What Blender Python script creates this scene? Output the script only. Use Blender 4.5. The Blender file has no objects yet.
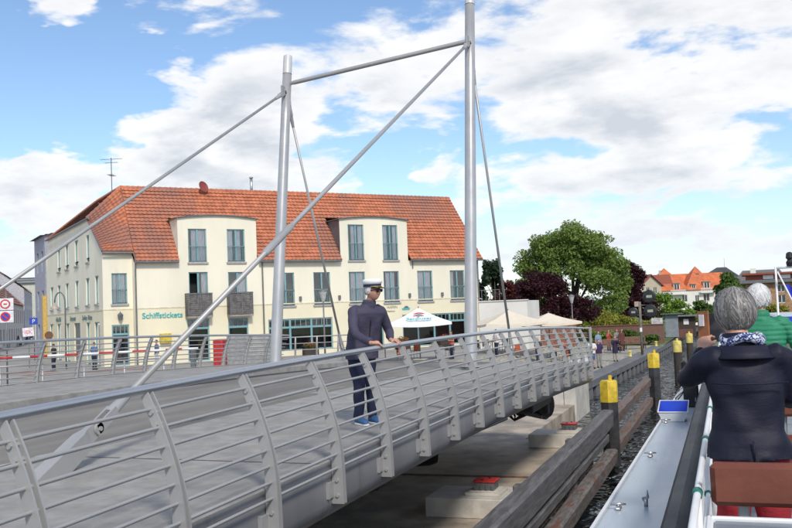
import bpy, bmesh, math, random
import numpy as np
from mathutils import Vector, Matrix
random.seed(7)
RNG = np.random.default_rng(11)
S = bpy.context.scene
COL = S.collection
R = math.radians

# ------------------------------------------------------------------ camera
# +Y runs along the canal and the opened bridge, water level is Z = 0, eye 4.7 m above it
EYE = Vector((0.0, 0.0, 4.7))
yaw, pitch, roll = R(20.02), R(3.02), R(2.29)
fw = Vector((-math.sin(yaw) * math.cos(pitch), math.cos(yaw) * math.cos(pitch), math.sin(pitch)))
r0 = Vector((math.cos(yaw), math.sin(yaw), 0))
u0 = r0.cross(fw)
rt = r0 * math.cos(roll) - u0 * math.sin(roll)
up = u0 * math.cos(roll) + r0 * math.sin(roll)
cam = bpy.data.cameras.new('camera')
cam.sensor_width = 36.0
cam.lens = 36.0 * 900.0 / 792.0
cam.clip_start = 0.05
cam.clip_end = 6000
camo = bpy.data.objects.new('camera', cam)
COL.objects.link(camo)
camo.matrix_world = Matrix(((rt.x, up.x, -fw.x, EYE.x), (rt.y, up.y, -fw.y, EYE.y), (rt.z, up.z, -fw.z, EYE.z), (0, 0, 0, 1)))
S.camera = camo

# ------------------------------------------------------------------ sun, sky, exposure
SUN_EL, SUN_AZ = R(41), R(144)          # azimuth of the sun measured clockwise from +Y (behind the camera, to the right)
sd = Vector((math.sin(SUN_AZ) * math.cos(SUN_EL), math.cos(SUN_AZ) * math.cos(SUN_EL), math.sin(SUN_EL)))
sun = bpy.data.lights.new('sun', 'SUN')
sun.energy = 2.7
sun.angle = R(9)
sun.color = (1.0, 0.935, 0.85)
suno = bpy.data.objects.new('sun', sun)
COL.objects.link(suno)
suno.rotation_euler = sd.to_track_quat('Z', 'Y').to_euler()
S.view_settings.view_transform = 'Standard'
S.view_settings.look = 'None'
S.view_settings.gamma = 1.0
S.view_settings.exposure = 0.14
S.view_settings.use_curve_mapping = False
S.cycles.max_bounces = 6
S.cycles.transparent_max_bounces = 8

W = bpy.data.worlds.new('World')
S.world = W
W.use_nodes = True
wt = W.node_tree
wt.nodes.clear()


def N(t, kind, **kw):
    n = t.nodes.new(kind)
    for k, v in kw.items():
        setattr(n, k, v)
    return n


def put(t, sock, v):
    if isinstance(v, bpy.types.NodeSocket):
        t.links.new(v, sock)
    else:
        sock.default_value = v


def MT(t, op, a, b=None, c=None, clamp=False):
    n = N(t, 'ShaderNodeMath', operation=op, use_clamp=clamp)
    put(t, n.inputs[0], a)
    if b is not None:
        put(t, n.inputs[1], b)
    if c is not None:
        put(t, n.inputs[2], c)
    return n.outputs[0]


def MR(t, v, a, b, c=0.0, d=1.0, smooth=True):
    n = N(t, 'ShaderNodeMapRange')
    n.interpolation_type = 'SMOOTHSTEP' if smooth else 'LINEAR'
    for i, q in enumerate((v, a, b, c, d)):
        put(t, n.inputs[i], q)
    return n.outputs[0]


def MIXC(t, f, a, b):
    n = N(t, 'ShaderNodeMix', data_type='RGBA')
    put(t, n.inputs[0], f)
    put(t, n.inputs[6], a)
    put(t, n.inputs[7], b)
    return n.outputs[2]


def NOISE(t, vec, scale, detail=4.0, rough=0.5, out=0, dist=0.0):
    n = N(t, 'ShaderNodeTexNoise')
    if vec is not None:
        put(t, n.inputs['Vector'], vec)
    n.inputs['Scale'].default_value = scale
    n.inputs['Detail'].default_value = detail
    n.inputs['Roughness'].default_value = rough
    n.inputs['Distortion'].default_value = dist
    return n.outputs[out]


sky = N(wt, 'ShaderNodeTexSky', sky_type='NISHITA', sun_disc=False, sun_elevation=SUN_EL, sun_rotation=SUN_AZ)
sky.altitude = 50
sky.air_density = 1.0
sky.dust_density = 0.3
sky.ozone_density = 3.2
tc = N(wt, 'ShaderNodeTexCoord')
dirv = tc.outputs['Generated']
sep = N(wt, 'ShaderNodeSeparateXYZ')
wt.links.new(dirv, sep.inputs[0])
zc = MT(wt, 'ADD', MT(wt, 'MAXIMUM', sep.outputs[2], 0.0), 0.34)
cmb = N(wt, 'ShaderNodeCombineXYZ')
put(wt, cmb.inputs[0], MT(wt, 'DIVIDE', sep.outputs[0], zc))
put(wt, cmb.inputs[1], MT(wt, 'DIVIDE', sep.outputs[1], zc))
put(wt, cmb.inputs[2], MT(wt, 'MULTIPLY', sep.outputs[2], 3.2))
uvc = cmb.outputs[0]
n1 = NOISE(wt, uvc, 3.3, 12.0, 0.55, dist=0.2)
n2 = NOISE(wt, uvc, 0.9, 3.0, 0.5)
n3 = NOISE(wt, uvc, 5.2, 8.0, 0.55)
shv = N(wt, 'ShaderNodeVectorMath', operation='ADD')
wt.links.new(uvc, shv.inputs[0])
shv.inputs[1].default_value = (0.02, 0.015, 0.12)
n1b = NOISE(wt, shv.outputs[0], 3.3, 7.0, 0.53, dist=0.2)
dens = MT(wt, 'ADD', MT(wt, 'MULTIPLY_ADD', n1, 1.25, -0.40), MT(wt, 'ADD', MT(wt, 'MULTIPLY', n2, 0.30), MT(wt, 'MULTIPLY', n3, 0.25)))
# broad cloud banks and blue gaps (heading right of the view axis in degrees, elevation, radius, weight)
BANKS = [(-8, 14.5, 7.5, 0.19), (-13, 10, 5, 0.15), (-18.5, 17, 6.5, -0.13), (-25, 14, 8, -0.17), (-1.2, 11.3, 3.4, -0.12), (7.0, 12.0, 3.0, -0.05), (10, 7.5, 5.5, 0.10), (2, 18.5, 5, 0.07),
         (16, 14.5, 9, 0.06), (19, 6, 7, 0.10), (-20.8, 8.4, 2.6, 0.20), (-19.2, 18.6, 1.8, 0.20), (-15.5, 15.0, 1.6, 0.14), (-24, 5, 3.6, 0.12), (3, 7, 3.0, 0.10), (15, 9.0, 5.0, 0.07)]
wn = NOISE(wt, uvc, 3.2, 5.0, 0.6, out=1)
wsub = N(wt, 'ShaderNodeVectorMath', operation='SUBTRACT')
wt.links.new(wn, wsub.inputs[0])
wsub.inputs[1].default_value = (0.5, 0.5, 0.5)
wmul = N(wt, 'ShaderNodeVectorMath', operation='SCALE')
wt.links.new(wsub.outputs[0], wmul.inputs[0])
wmul.inputs['Scale'].default_value = 0.22
wadd = N(wt, 'ShaderNodeVectorMath', operation='ADD')
wt.links.new(dirv, wadd.inputs[0])
wt.links.new(wmul.outputs[0], wadd.inputs[1])
wnrm = N(wt, 'ShaderNodeVectorMath', operation='NORMALIZE')
wt.links.new(wadd.outputs[0], wnrm.inputs[0])
for hd, el, rad, wgt in BANKS:
    a = yaw - R(hd)
    dv = Vector((-math.sin(a) * math.cos(R(el)), math.cos(a) * math.cos(R(el)), math.sin(R(el))))
    dp = N(wt, 'ShaderNodeVectorMath', operation='DOT_PRODUCT')
    wt.links.new(wnrm.outputs[0], dp.inputs[0])
    dp.inputs[1].default_value = dv
    dens = MT(wt, 'ADD', dens, MT(wt, 'MULTIPLY', MR(wt, dp.outputs['Value'], math.cos(R(rad * 1.35)), 1.0), wgt))
cov = MR(wt, dens, 0.465, 0.595)
thick = MR(wt, dens, 0.54, 0.80)
relief = MR(wt, MT(wt, 'SUBTRACT', n1b, n1), -0.11, 0.15)
grey = MT(wt, 'MULTIPLY', MT(wt, 'MULTIPLY_ADD', thick, 0.75, 0.25), MT(wt, 'MULTIPLY_ADD', relief, 0.8, MT(wt, 'MULTIPLY', MR(wt, n3, 0.38, 0.62), 0.45)), clamp=True)
cloudc = MIXC(wt, grey, (0.97, 0.965, 0.96, 1), (0.60, 0.635, 0.69, 1))
skyb = N(wt, 'ShaderNodeVectorMath', operation='SCALE')
wt.links.new(sky.outputs[0], skyb.inputs[0])
skyb.inputs['Scale'].default_value = 0.15
mixs = MIXC(wt, MT(wt, 'MULTIPLY', cov, 0.95), skyb.outputs[0], cloudc)
# haze lightens the lowest band of sky
hz = MR(wt, sep.outputs[2], 0.0, 0.17, 0.45, 0.0)
mixs = MIXC(wt, hz, mixs, (0.66, 0.75, 0.88, 1))
bg = N(wt, 'ShaderNodeBackground')
put(wt, bg.inputs[0], mixs)
bg.inputs[1].default_value = 1.0
wo = N(wt, 'ShaderNodeOutputWorld')
wt.links.new(bg.outputs[0], wo.inputs[0])

# ------------------------------------------------------------------ materials
MATS = {}


def mat(name, c, rough=0.6, metal=0.0, var=0.12, scale=6.0, bump=0.0, bscale=40.0, spec=0.5, c2=None, c2s=1.5, c2lo=0.5, c2hi=0.7, space='Object', stretch=None, coat=0.0, sheen=0.0):
    if name in MATS:
        return MATS[name]
    m = bpy.data.materials.new(name)
    m.use_nodes = True
    t = m.node_tree
    b = t.nodes['Principled BSDF']
    tcn = N(t, 'ShaderNodeTexCoord')
    vec = tcn.outputs[space]
    if space == 'World':
        vec = None
    if stretch:
        mp = N(t, 'ShaderNodeMapping')
        t.links.new(vec, mp.inputs[0])
        mp.inputs['Scale'].default_value = stretch
        vec = mp.outputs[0]
    col = tuple(c) + (1,)
    f = NOISE(t, vec, scale, 6.0, 0.6)
    lo = tuple(max(0, q * (1 - var * 1.6)) for q in c) + (1,)
    hi = tuple(min(1, q * (1 + var * 1.3)) for q in c) + (1,)
    cc = MIXC(t, MR(t, f, 0.3, 0.7), lo, hi)
    if c2:
        g = NOISE(t, vec, c2s, 8.0, 0.65)
        cc = MIXC(t, MR(t, g, c2lo, c2hi), cc, tuple(c2) + (1,))
    put(t, b.inputs['Base Color'], cc)
    b.inputs['Metallic'].default_value = metal
    put(t, b.inputs['Roughness'], MR(t, f, 0.2, 0.8, max(0.02, rough - 0.08), min(1, rough + 0.08)))
    b.inputs['Specular IOR Level'].default_value = spec
    b.inputs['Coat Weight'].default_value = coat
    b.inputs['Sheen Weight'].default_value = sheen
    if bump:
        bn = N(t, 'ShaderNodeBump')
        bn.inputs['Strength'].default_value = min(1, bump)
        bn.inputs['Distance'].default_value = 0.02
        put(t, bn.inputs['Height'], NOISE(t, vec, bscale, 6.0, 0.6))
        t.links.new(bn.outputs[0], b.inputs['Normal'])
    MATS[name] = m
    return m


def leafmat(name, c, var=0.5, trans=0.35):
    m = bpy.data.materials.new(name)
    m.use_nodes = True
    t = m.node_tree
    b = t.nodes['Principled BSDF']
    g = N(t, 'ShaderNodeNewGeometry')
    lo = tuple(q * (1 - var) for q in c) + (1,)
    hi = tuple(q * (1 + var) for q in c) + (1,)
    cc = MIXC(t, g.outputs['Random Per Island'], lo, hi)
    tcn = N(t, 'ShaderNodeTexCoord')
    cc2 = MIXC(t, MR(t, NOISE(t, tcn.outputs['Object'], 0.7, 3.0), 0.35, 0.65), cc, tuple(q * 1.25 for q in c) + (1,))
    put(t, b.inputs['Base Color'], cc2)
    b.inputs['Roughness'].default_value = 0.55
    b.inputs['Specular IOR Level'].default_value = 0.25
    tr = N(t, 'ShaderNodeBsdfTranslucent')
    put(t, tr.inputs[0], cc2)
    mx = N(t, 'ShaderNodeMixShader')
    mx.inputs[0].default_value = trans
    t.links.new(b.outputs[0], mx.inputs[1])
    t.links.new(tr.outputs[0], mx.inputs[2])
    t.links.new(mx.outputs[0], t.nodes['Material Output'].inputs[0])
    MATS[name] = m
    return m


def glassmat(name, tint=(0.75, 0.8, 0.85), refl=0.18):
    m = bpy.data.materials.new(name)
    m.use_nodes = True
    t = m.node_tree
    t.nodes.remove(t.nodes['Principled BSDF'])
    tr = N(t, 'ShaderNodeBsdfTransparent')
    tr.inputs[0].default_value = tint + (1,)
    gl = N(t, 'ShaderNodeBsdfGlossy')
    gl.inputs['Roughness'].default_value = 0.03
    fr = N(t, 'ShaderNodeFresnel')
    fr.inputs[0].default_value = 1.5
    mx = N(t, 'ShaderNodeMixShader')
    put(t, mx.inputs[0], MT(t, 'ADD', fr.outputs[0], refl, clamp=True))
    t.links.new(tr.outputs[0], mx.inputs[1])
    t.links.new(gl.outputs[0], mx.inputs[2])
    t.links.new(mx.outputs[0], t.nodes['Material Output'].inputs[0])
    MATS[name] = m
    return m


STEEL = mat('painted_steel', (0.385, 0.382, 0.375), 0.42, 0.25, 0.05, 1.2, 0.03, 60, c2=(0.28, 0.275, 0.265), c2s=1.4, c2lo=0.58, c2hi=0.85)
STEEL_F = mat('fascia_steel', (0.27, 0.267, 0.27), 0.40, 0.2, 0.12, 1.3, 0.03, 60, c2=(0.17, 0.165, 0.155), c2s=2.6, c2lo=0.50, c2hi=0.72, stretch=(1, 1, 0.16))
PYLON = mat('pylon_steel', (0.44, 0.44, 0.44), 0.36, 0.35, 0.05, 1.5, 0.02, 60)
STAINLESS = mat('stainless', (0.50, 0.51, 0.53), 0.32, 0.8, 0.02, 1.0)
DARKSTEEL = mat('dark_steel', (0.045, 0.045, 0.048), 0.55, 0.3, 0.3, 3.0, 0.1, 30)
RUBBER = mat('black_rubber', (0.018, 0.018, 0.02), 0.5, 0, 0.2, 8)
WALKWAY = mat('walkway_coat', (0.315, 0.302, 0.278), 0.75, 0, 0.12, 3.5, 0.3, 220, c2=(0.225, 0.213, 0.195), c2s=0.8, c2lo=0.50, c2hi=0.75)
ROADCOAT = mat('road_coat', (0.205, 0.19, 0.168), 0.85, 0, 0.16, 0.8, 0.2, 200, c2=(0.22, 0.212, 0.20), c2s=0.5, c2lo=0.5, c2hi=0.75, stretch=(1.6, 0.35, 1))
CONC = mat('concrete', (0.37, 0.345, 0.30), 0.85, 0, 0.2, 1.8, 0.25, 35, c2=(0.25, 0.23, 0.20), c2s=0.8, c2lo=0.5, c2hi=0.72)
CONC_W = mat('concrete_wet', (0.41, 0.345, 0.27), 0.75, 0, 0.22, 1.0, 0.25, 30, c2=(0.19, 0.17, 0.145), c2s=0.42, c2lo=0.46, c2hi=0.64)
CONC_L = mat('concrete_light', (0.55, 0.52, 0.46), 0.85, 0, 0.12, 1.6, 0.2, 30, c2=(0.36, 0.34, 0.30), c2s=1.2, c2lo=0.52, c2hi=0.75)
CAPSTEEL = mat('cap_beam', (0.15, 0.15, 0.155), 0.5, 0.2, 0.2, 1.5, 0.1, 20)
WOOD_G = mat('timber_grey', (0.15, 0.146, 0.148), 0.65, 0, 0.22, 3.0, 0.35, 14, c2=(0.095, 0.09, 0.09), c2s=2.5, c2lo=0.5, c2hi=0.7, stretch=(6, 0.5, 6))
WOOD_R = mat('timber_rust', (0.17, 0.085, 0.055), 0.8, 0, 0.35, 3.0, 0.5, 14, c2=(0.15, 0.135, 0.125), c2s=1.8, c2lo=0.42, c2hi=0.56, stretch=(6, 0.5, 6))
WOOD_M = mat('timber_mixed', (0.165, 0.15, 0.14), 0.75, 0, 0.25, 3.0, 0.4, 14, c2=(0.17, 0.08, 0.05), c2s=1.6, c2lo=0.54, c2hi=0.62, stretch=(4, 0.8, 4))
YELLOW = mat('yellow_paint', (0.66, 0.47, 0.03), 0.6, 0, 0.18, 5, 0.1, 30, c2=(0.22, 0.16, 0.06), c2s=5, c2lo=0.56, c2hi=0.72)
YELLOW_P = mat('yellow_faded', (0.66, 0.53, 0.14), 0.65, 0, 0.2, 5, 0.1, 30, c2=(0.40, 0.34, 0.15), c2s=5, c2lo=0.55, c2hi=0.75)
PILEWOOD = mat('pile_wood', (0.05, 0.04, 0.034), 0.85, 0, 0.4, 4, 0.6, 16, stretch=(6, 6, 0.6))
CREAM = mat('cream_render', (0.79, 0.745, 0.60), 0.9, 0, 0.04, 0.5, 0.1, 120, c2=(0.64, 0.60, 0.485), c2s=0.9, c2lo=0.56, c2hi=0.82, stretch=(1, 1, 0.28))
CREAM_Y = mat('cream_base', (0.76, 0.70, 0.51), 0.9, 0, 0.03, 0.5, 0.1, 120)
TEAL = mat('teal_frame', (0.19, 0.355, 0.385), 0.5, 0, 0.06, 3)
TILE = mat('orange_tiles', (0.50, 0.178, 0.092), 0.8, 0, 0.15, 2.2, 0.15, 30, c2=(0.32, 0.15, 0.11), c2s=0.13, c2lo=0.44, c2hi=0.60)
TILE_O = mat('orange_tiles_far', (0.56, 0.15, 0.055), 0.75, 0, 0.15, 0.8, 0.3, 3)
TILE_B = mat('brown_tiles', (0.26, 0.10, 0.065), 0.8, 0, 0.2, 0.8, 0.3, 3)
ZINC = mat('zinc', (0.17, 0.175, 0.18), 0.5, 0.3, 0.12, 3)
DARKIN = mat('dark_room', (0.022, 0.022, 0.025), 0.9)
CURTAIN = mat('curtain', (0.80, 0.79, 0.82), 0.9, 0, 0.2, 6, stretch=(9, 9, 0.4))
GLASS = glassmat('window_glass', (0.93, 0.94, 0.96), 0.13)
WHITE = mat('white_paint', (0.78, 0.78, 0.77), 0.4, 0, 0.03, 4)
WHITE_R = mat('white_render', (0.72, 0.70, 0.64), 0.9, 0, 0.04, 0.5)
PAVE = mat('plaza_paving', (0.30, 0.285, 0.265), 0.85, 0, 0.12, 0.7, 0.3, 30)
BALC = mat('weathered_slats', (0.135, 0.125, 0.12), 0.8, 0, 0.25, 5, 0.2, 30)
ANTENNA = mat('antenna_grey', (0.16, 0.17, 0.19), 0.5, 0.4)
RED = mat('red_paint', (0.46, 0.03, 0.028), 0.5, 0, 0.12, 6)
TXT_TEAL = mat('teal_letter', (0.06, 0.42, 0.42), 0.5, 0, 0.03)
BLACK = mat('black_plastic', (0.016, 0.016, 0.018), 0.35, 0, 0.2, 5)
BLUE = mat('blue_plastic', (0.012, 0.06, 0.55), 0.35, 0, 0.06, 4)
BARK = mat('bark', (0.075, 0.06, 0.048), 0.9, 0, 0.3, 4, 0.6, 10)
L_GREEN = leafmat('leaf_green', (0.19, 0.265, 0.065), 0.4, 0.42)
L_LIGHT = leafmat('leaf_light', (0.17, 0.27, 0.045))
L_YEL = leafmat('leaf_yellowgreen', (0.27, 0.27, 0.045))
L_DARK = leafmat('leaf_dark', (0.03, 0.055, 0.028))
L_PURP = leafmat('leaf_purple', (0.045, 0.012, 0.018))
L_MID = leafmat('leaf_mid', (0.09, 0.155, 0.035))

# ------------------------------------------------------------------ object helpers
OFF = {}


def V(*a):
    return np.array(a, float)


def root(name, label, cat, loc, group=None, rotz=0.0):
    o = bpy.data.objects.new(name, None)
    o.empty_display_size = 0.2
    o.location = tuple(float(q) for q in loc)
    o.rotation_euler = (0, 0, rotz)
    COL.objects.link(o)
    OFF[o.name] = np.array(o.location)
    tag(o, label, cat, group)
    return o


def tag(o, label, cat, group=None, kind=None):
    if label:
        o['label'] = label
    if cat:
        o['category'] = cat
    if group:
        o['group'] = group
    if kind:
        o['kind'] = kind
    return o


def link(name, me, parent=None, loc=None):
    o = bpy.data.objects.new(name, me)
    COL.objects.link(o)
    if parent is not None:
        o.parent = parent
        OFF[o.name] = OFF.get(parent.name, np.zeros(3))
    if loc is not None:
        o.location = tuple(float(q) for q in loc)
    return o


def frame_of(d):
    d = np.asarray(d, float)
    d = d / (np.linalg.norm(d) + 1e-12)
    a = V(0, 0, 1) if abs(d[2]) < 0.9 else V(1, 0, 0)
    x = np.cross(a, d)
    x /= np.linalg.norm(x)
    y = np.cross(d, x)
    return x, y, d


class MB:
    def __init__(s):
        s.v = []
        s.f = []
        s.m = []

    def add(s, vs, fs, mi=0):
        b = len(s.v)
        s.v.extend([tuple(float(c) for c in q) for q in vs])
        s.f.extend([tuple(b + i for i in q) for q in fs])
        s.m.extend([mi] * len(fs))
        return s

    def quad(s, a, b, c, d, mi=0):
        return s.add([a, b, c, d], [(0, 1, 2, 3)], mi)

    def poly(s, pts, mi=0):
        return s.add(pts, [tuple(range(len(pts)))], mi)

    def obox(s, c, ax, ay, az, hx, hy, hz, mi=0):
        c = np.asarray(c, float)
        ax, ay, az = np.asarray(ax, float), np.asarray(ay, float), np.asarray(az, float)
        vs = [c + ax * hx * i + ay * hy * j + az * hz * k for k in (-1, 1) for j in (-1, 1) for i in (-1, 1)]
        return s.add(vs, [(0, 2, 3, 1), (4, 5, 7, 6), (0, 1, 5, 4), (1, 3, 7, 5), (3, 2, 6, 7), (2, 0, 4, 6)], mi)

    def box(s, a, b, mi=0):
        a, b = np.minimum(a, b), np.maximum(a, b)
        return s.obox((a + b) / 2, V(1, 0, 0), V(0, 1, 0), V(0, 0, 1), *((b - a) / 2), mi)

    def bevbox(s, a, b, r, mi=0, ax=V(1, 0, 0), ay=V(0, 1, 0)):
        a, b = np.minimum(a, b).astype(float), np.maximum(a, b).astype(float)
        c = (a + b) / 2
        h = (b - a) / 2
        r = min(r, *(h * 0.9))
        az = V(0, 0, 1)
        # chamfered box: three nested shells
        vs = []
        idx = {}
        for axis in range(3):
            for sx in (-1, 1):
                for sy in (-1, 1):
                    for sz in (-1, 1):
                        q = [sx * (h[0] - r), sy * (h[1] - r), sz * (h[2] - r)]
                        q[axis] = (sx, sy, sz)[axis] * h[axis]
                        idx[(axis, sx, sy, sz)] = len(vs)
                        vs.append(c + ax * q[0] + ay * q[1] + az * q[2])
        fs = []
        for axis in range(3):
            for sg in (-1, 1):
                o1, o2 = [k for k in range(3) if k != axis]
                loop = []
                for p, q in ((-1, -1), (1, -1), (1, 1), (-1, 1)):
                    k = [0, 0, 0]
                    k[axis] = sg
                    k[o1] = p
                    k[o2] = q
                    loop.append(idx[(axis, *k)])
                fs.append(tuple(loop))
        for a1 in range(3):
            for a2 in range(a1 + 1, 3):
                a3 = 3 - a1 - a2
                for p in (-1, 1):
                    for q in (-1, 1):
                        k0 = [0, 0, 0]
                        k0[a1] = p
                        k0[a2] = q
                        ka = list(k0)
                        ka[a3] = -1
                        kb = list(k0)
                        kb[a3] = 1
                        fs.append((idx[(a1, *ka)], idx[(a1, *kb)], idx[(a2, *kb)], idx[(a2, *ka)]))
        for sx in (-1, 1):
            for sy in (-1, 1):
                for sz in (-1, 1):
                    fs.append((idx[(0, sx, sy, sz)], idx[(1, sx, sy, sz)], idx[(2, sx, sy, sz)]))
        return s.add(vs, fs, mi)

    def tube(s, pts, r, n=10, caps=True, mi=0, up=None):
        pts = [np.asarray(p, float) for p in pts]
        k = len(pts)
        rr = [r] * k if np.isscalar(r) else list(r)
        vs = []
        xprev = None
        for i, p in enumerate(pts):
            d = pts[min(i + 1, k - 1)] - pts[max(i - 1, 0)]
            x, y, d = frame_of(d)
            if xprev is not None:
                x = xprev - d * (xprev @ d)
                x /= (np.linalg.norm(x) + 1e-9)
                y = np.cross(d, x)
            xprev = x
            q = rr[i]
            qa, qb = (q, q) if np.isscalar(q) else q
            for j in range(n):
                a = 2 * math.pi * j / n
                vs.append(p + x * qa * math.cos(a) + y * qb * math.sin(a))
        fs = [(i * n + j, i * n + (j + 1) % n, (i + 1) * n + (j + 1) % n, (i + 1) * n + j) for i in range(k - 1) for j in range(n)]
        if caps:
            fs.append(tuple(range(n - 1, -1, -1)))
            fs.append(tuple((k - 1) * n + j for j in range(n)))
        return s.add(vs, fs, mi)

    def lathe(s, c, prof, n=16, mi=0, axis=V(0, 0, 1)):
        x, y, d = frame_of(axis)
        c = np.asarray(c, float)
        vs = []
        for r, z in prof:
            for j in range(n):
                a = 2 * math.pi * j / n
                vs.append(c + x * r * math.cos(a) + y * r * math.sin(a) + d * z)
        k = len(prof)
        fs = [(i * n + j, i * n + (j + 1) % n, (i + 1) * n + (j + 1) % n, (i + 1) * n + j) for i in range(k - 1) for j in range(n)]
        fs.append(tuple(range(n - 1, -1, -1)))
        fs.append(tuple((k - 1) * n + j for j in range(n)))
        return s.add(vs, fs, mi)

    def rings(s, rs, n=20, mi=0, caps=True, power=2.0):
        """rs: list of (cx, cy, z, rx, ry): horizontal super-ellipses"""
        vs = []
        for cx, cy, z, rx, ry in rs:
            for j in range(n):
                a = 2 * math.pi * j / n
                ca, sa = math.cos(a), math.sin(a)
                e = 2.0 / power
                vs.append((cx + rx * math.copysign(abs(ca) ** e, ca), cy + ry * math.copysign(abs(sa) ** e, sa), z))
        k = len(rs)
        fs = [(i * n + j, i * n + (j + 1) % n, (i + 1) * n + (j + 1) % n, (i + 1) * n + j) for i in range(k - 1) for j in range(n)]
        if caps:
            fs.append(tuple(range(n - 1, -1, -1)))
            fs.append(tuple((k - 1) * n + j for j in range(n)))
        return s.add(vs, fs, mi)

    def grid(s, P, mi=0):
        """P: 2D list of points -> quads"""
        h, w = len(P), len(P[0])
        vs = [q for row in P for q in row]
        fs = [(i * w + j, i * w + j + 1, (i + 1) * w + j + 1, (i + 1) * w + j) for i in range(h - 1) for j in range(w - 1)]
        return s.add(vs, fs, mi)

    def mesh(s, name, mats, off=None, smooth=False):
        me = bpy.data.meshes.new(name)
        v = np.array(s.v, float).reshape(-1, 3)
        if off is not None:
            v = v - off
        me.from_pydata(v.tolist(), [], s.f)
        mats = mats if isinstance(mats, (list, tuple)) else [mats]
        for m in mats:
            me.materials.append(m)
        if len(mats) > 1:
            me.polygons.foreach_set('material_index', s.m)
        if smooth:
            me.polygons.foreach_set('use_smooth', [True] * len(me.polygons))
            if smooth == 'auto':
                me.set_sharp_from_angle(angle=R(38))
        me.update()
        return me

    def build(s, name, mats, parent=None, smooth=False, label=None, cat=None, group=None, kind=None, local=False):
        off = None
        if parent is not None and not local:
            off = OFF.get(parent.name)
        o = link(name, s.mesh(name, mats, off, smooth), parent)
        tag(o, label, cat, group, kind)
        return o


def struct(name, mb, mats, smooth=False):
    return mb.build(name, mats, None, smooth, kind='structure')


def thing(name, label, cat, mb, mats, loc, group=None, smooth=False, rotz=0.0):
    """a thing that is a single mesh, its vertices given in world space around loc"""
    o = link(name, mb.mesh(name, mats, np.asarray(loc, float), smooth), None, loc)
    OFF[o.name] = np.asarray(loc, float)
    return tag(o, label, cat, group)


def text_mesh(name, txt, size, m, parent, M4, extrude=0.01, align='LEFT', bold=0.0):
    cu = bpy.data.curves.new(name, 'FONT')
    cu.body = txt
    cu.size = size
    cu.extrude = extrude
    cu.offset = bold
    cu.align_x = align
    ob = bpy.data.objects.new(name, cu)
    COL.objects.link(ob)
    dg = bpy.context.evaluated_depsgraph_get()
    me = bpy.data.meshes.new_from_object(ob.evaluated_get(dg))
    bpy.data.objects.remove(ob)
    me.transform(M4)
    if parent is not None:
        me.transform(Matrix.Translation(-Vector(OFF[parent.name])))
    me.materials.clear()
    me.materials.append(m)
    return link(name, me, parent)


def M4of(o, x, y, z):
    return Matrix(((x[0], y[0], z[0], o[0]), (x[1], y[1], z[1], o[1]), (x[2], y[2], z[2], o[2]), (0, 0, 0, 1)))


def copy_tree(o, parent=None, loc=None, rotz=None):
    c = o.copy()
    COL.objects.link(c)
    OFF[c.name] = OFF.get(o.name, np.zeros(3))
    if parent is not None:
        c.parent = parent
    if loc is not None:
        c.location = tuple(float(q) for q in loc)
    if rotz is not None:
        c.rotation_euler.z = rotz
    for ch in list(o.children):
        copy_tree(ch, c)
    return c


def remeshed(mb, voxel, smooth=4, name='m', off=None):
    """one continuous skin around all shapes collected in mb"""
    me = mb.mesh(name, [STEEL], off)
    bm = bmesh.new()
    bm.from_mesh(me)
    bmesh.ops.recalc_face_normals(bm, faces=bm.faces)
    bm.to_mesh(me)
    bm.free()
    ob = bpy.data.objects.new(name, me)
    COL.objects.link(ob)
    md = ob.modifiers.new('r', 'REMESH')
    md.mode = 'VOXEL'
    md.voxel_size = voxel
    if smooth:
        ms = ob.modifiers.new('s', 'SMOOTH')
        ms.iterations = smooth
        ms.factor = 0.5
    dg = bpy.context.evaluated_depsgraph_get()
    out = bpy.data.meshes.new_from_object(ob.evaluated_get(dg))
    bpy.data.objects.remove(ob)
    out.materials.clear()
    out.polygons.foreach_set('use_smooth', [True] * len(out.polygons))
    return out

# ================================================================== THE SETTING
def water_mat():
    m = bpy.data.materials.new('canal_water')
    m.use_nodes = True
    t = m.node_tree
    b = t.nodes['Principled BSDF']
    b.inputs['Base Color'].default_value = (0.012, 0.015, 0.016, 1)
    b.inputs['Roughness'].default_value = 0.03
    b.inputs['Specular IOR Level'].default_value = 0.5
    b.inputs['IOR'].default_value = 1.33
    b.inputs['Specular Tint'].default_value = (0.72, 0.78, 0.86, 1)
    tcn = N(t, 'ShaderNodeTexCoord')
    mp = N(t, 'ShaderNodeMapping')
    t.links.new(tcn.outputs['Object'], mp.inputs[0])
    mp.inputs['Scale'].default_value = (1.0, 0.75, 1)
    a = NOISE(t, mp.outputs[0], 2.0, 2.0, 0.45, dist=0.5)
    c = NOISE(t, mp.outputs[0], 0.7, 3.0, 0.5)
    h = MT(t, 'ADD', a, MT(t, 'MULTIPLY', c, 0.9))
    bn = N(t, 'ShaderNodeBump')
    bn.inputs['Strength'].default_value = 1.0
    bn.inputs['Distance'].default_value = 0.33
    put(t, bn.inputs['Height'], h)
    t.links.new(bn.outputs[0], b.inputs['Normal'])
    return m


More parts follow.
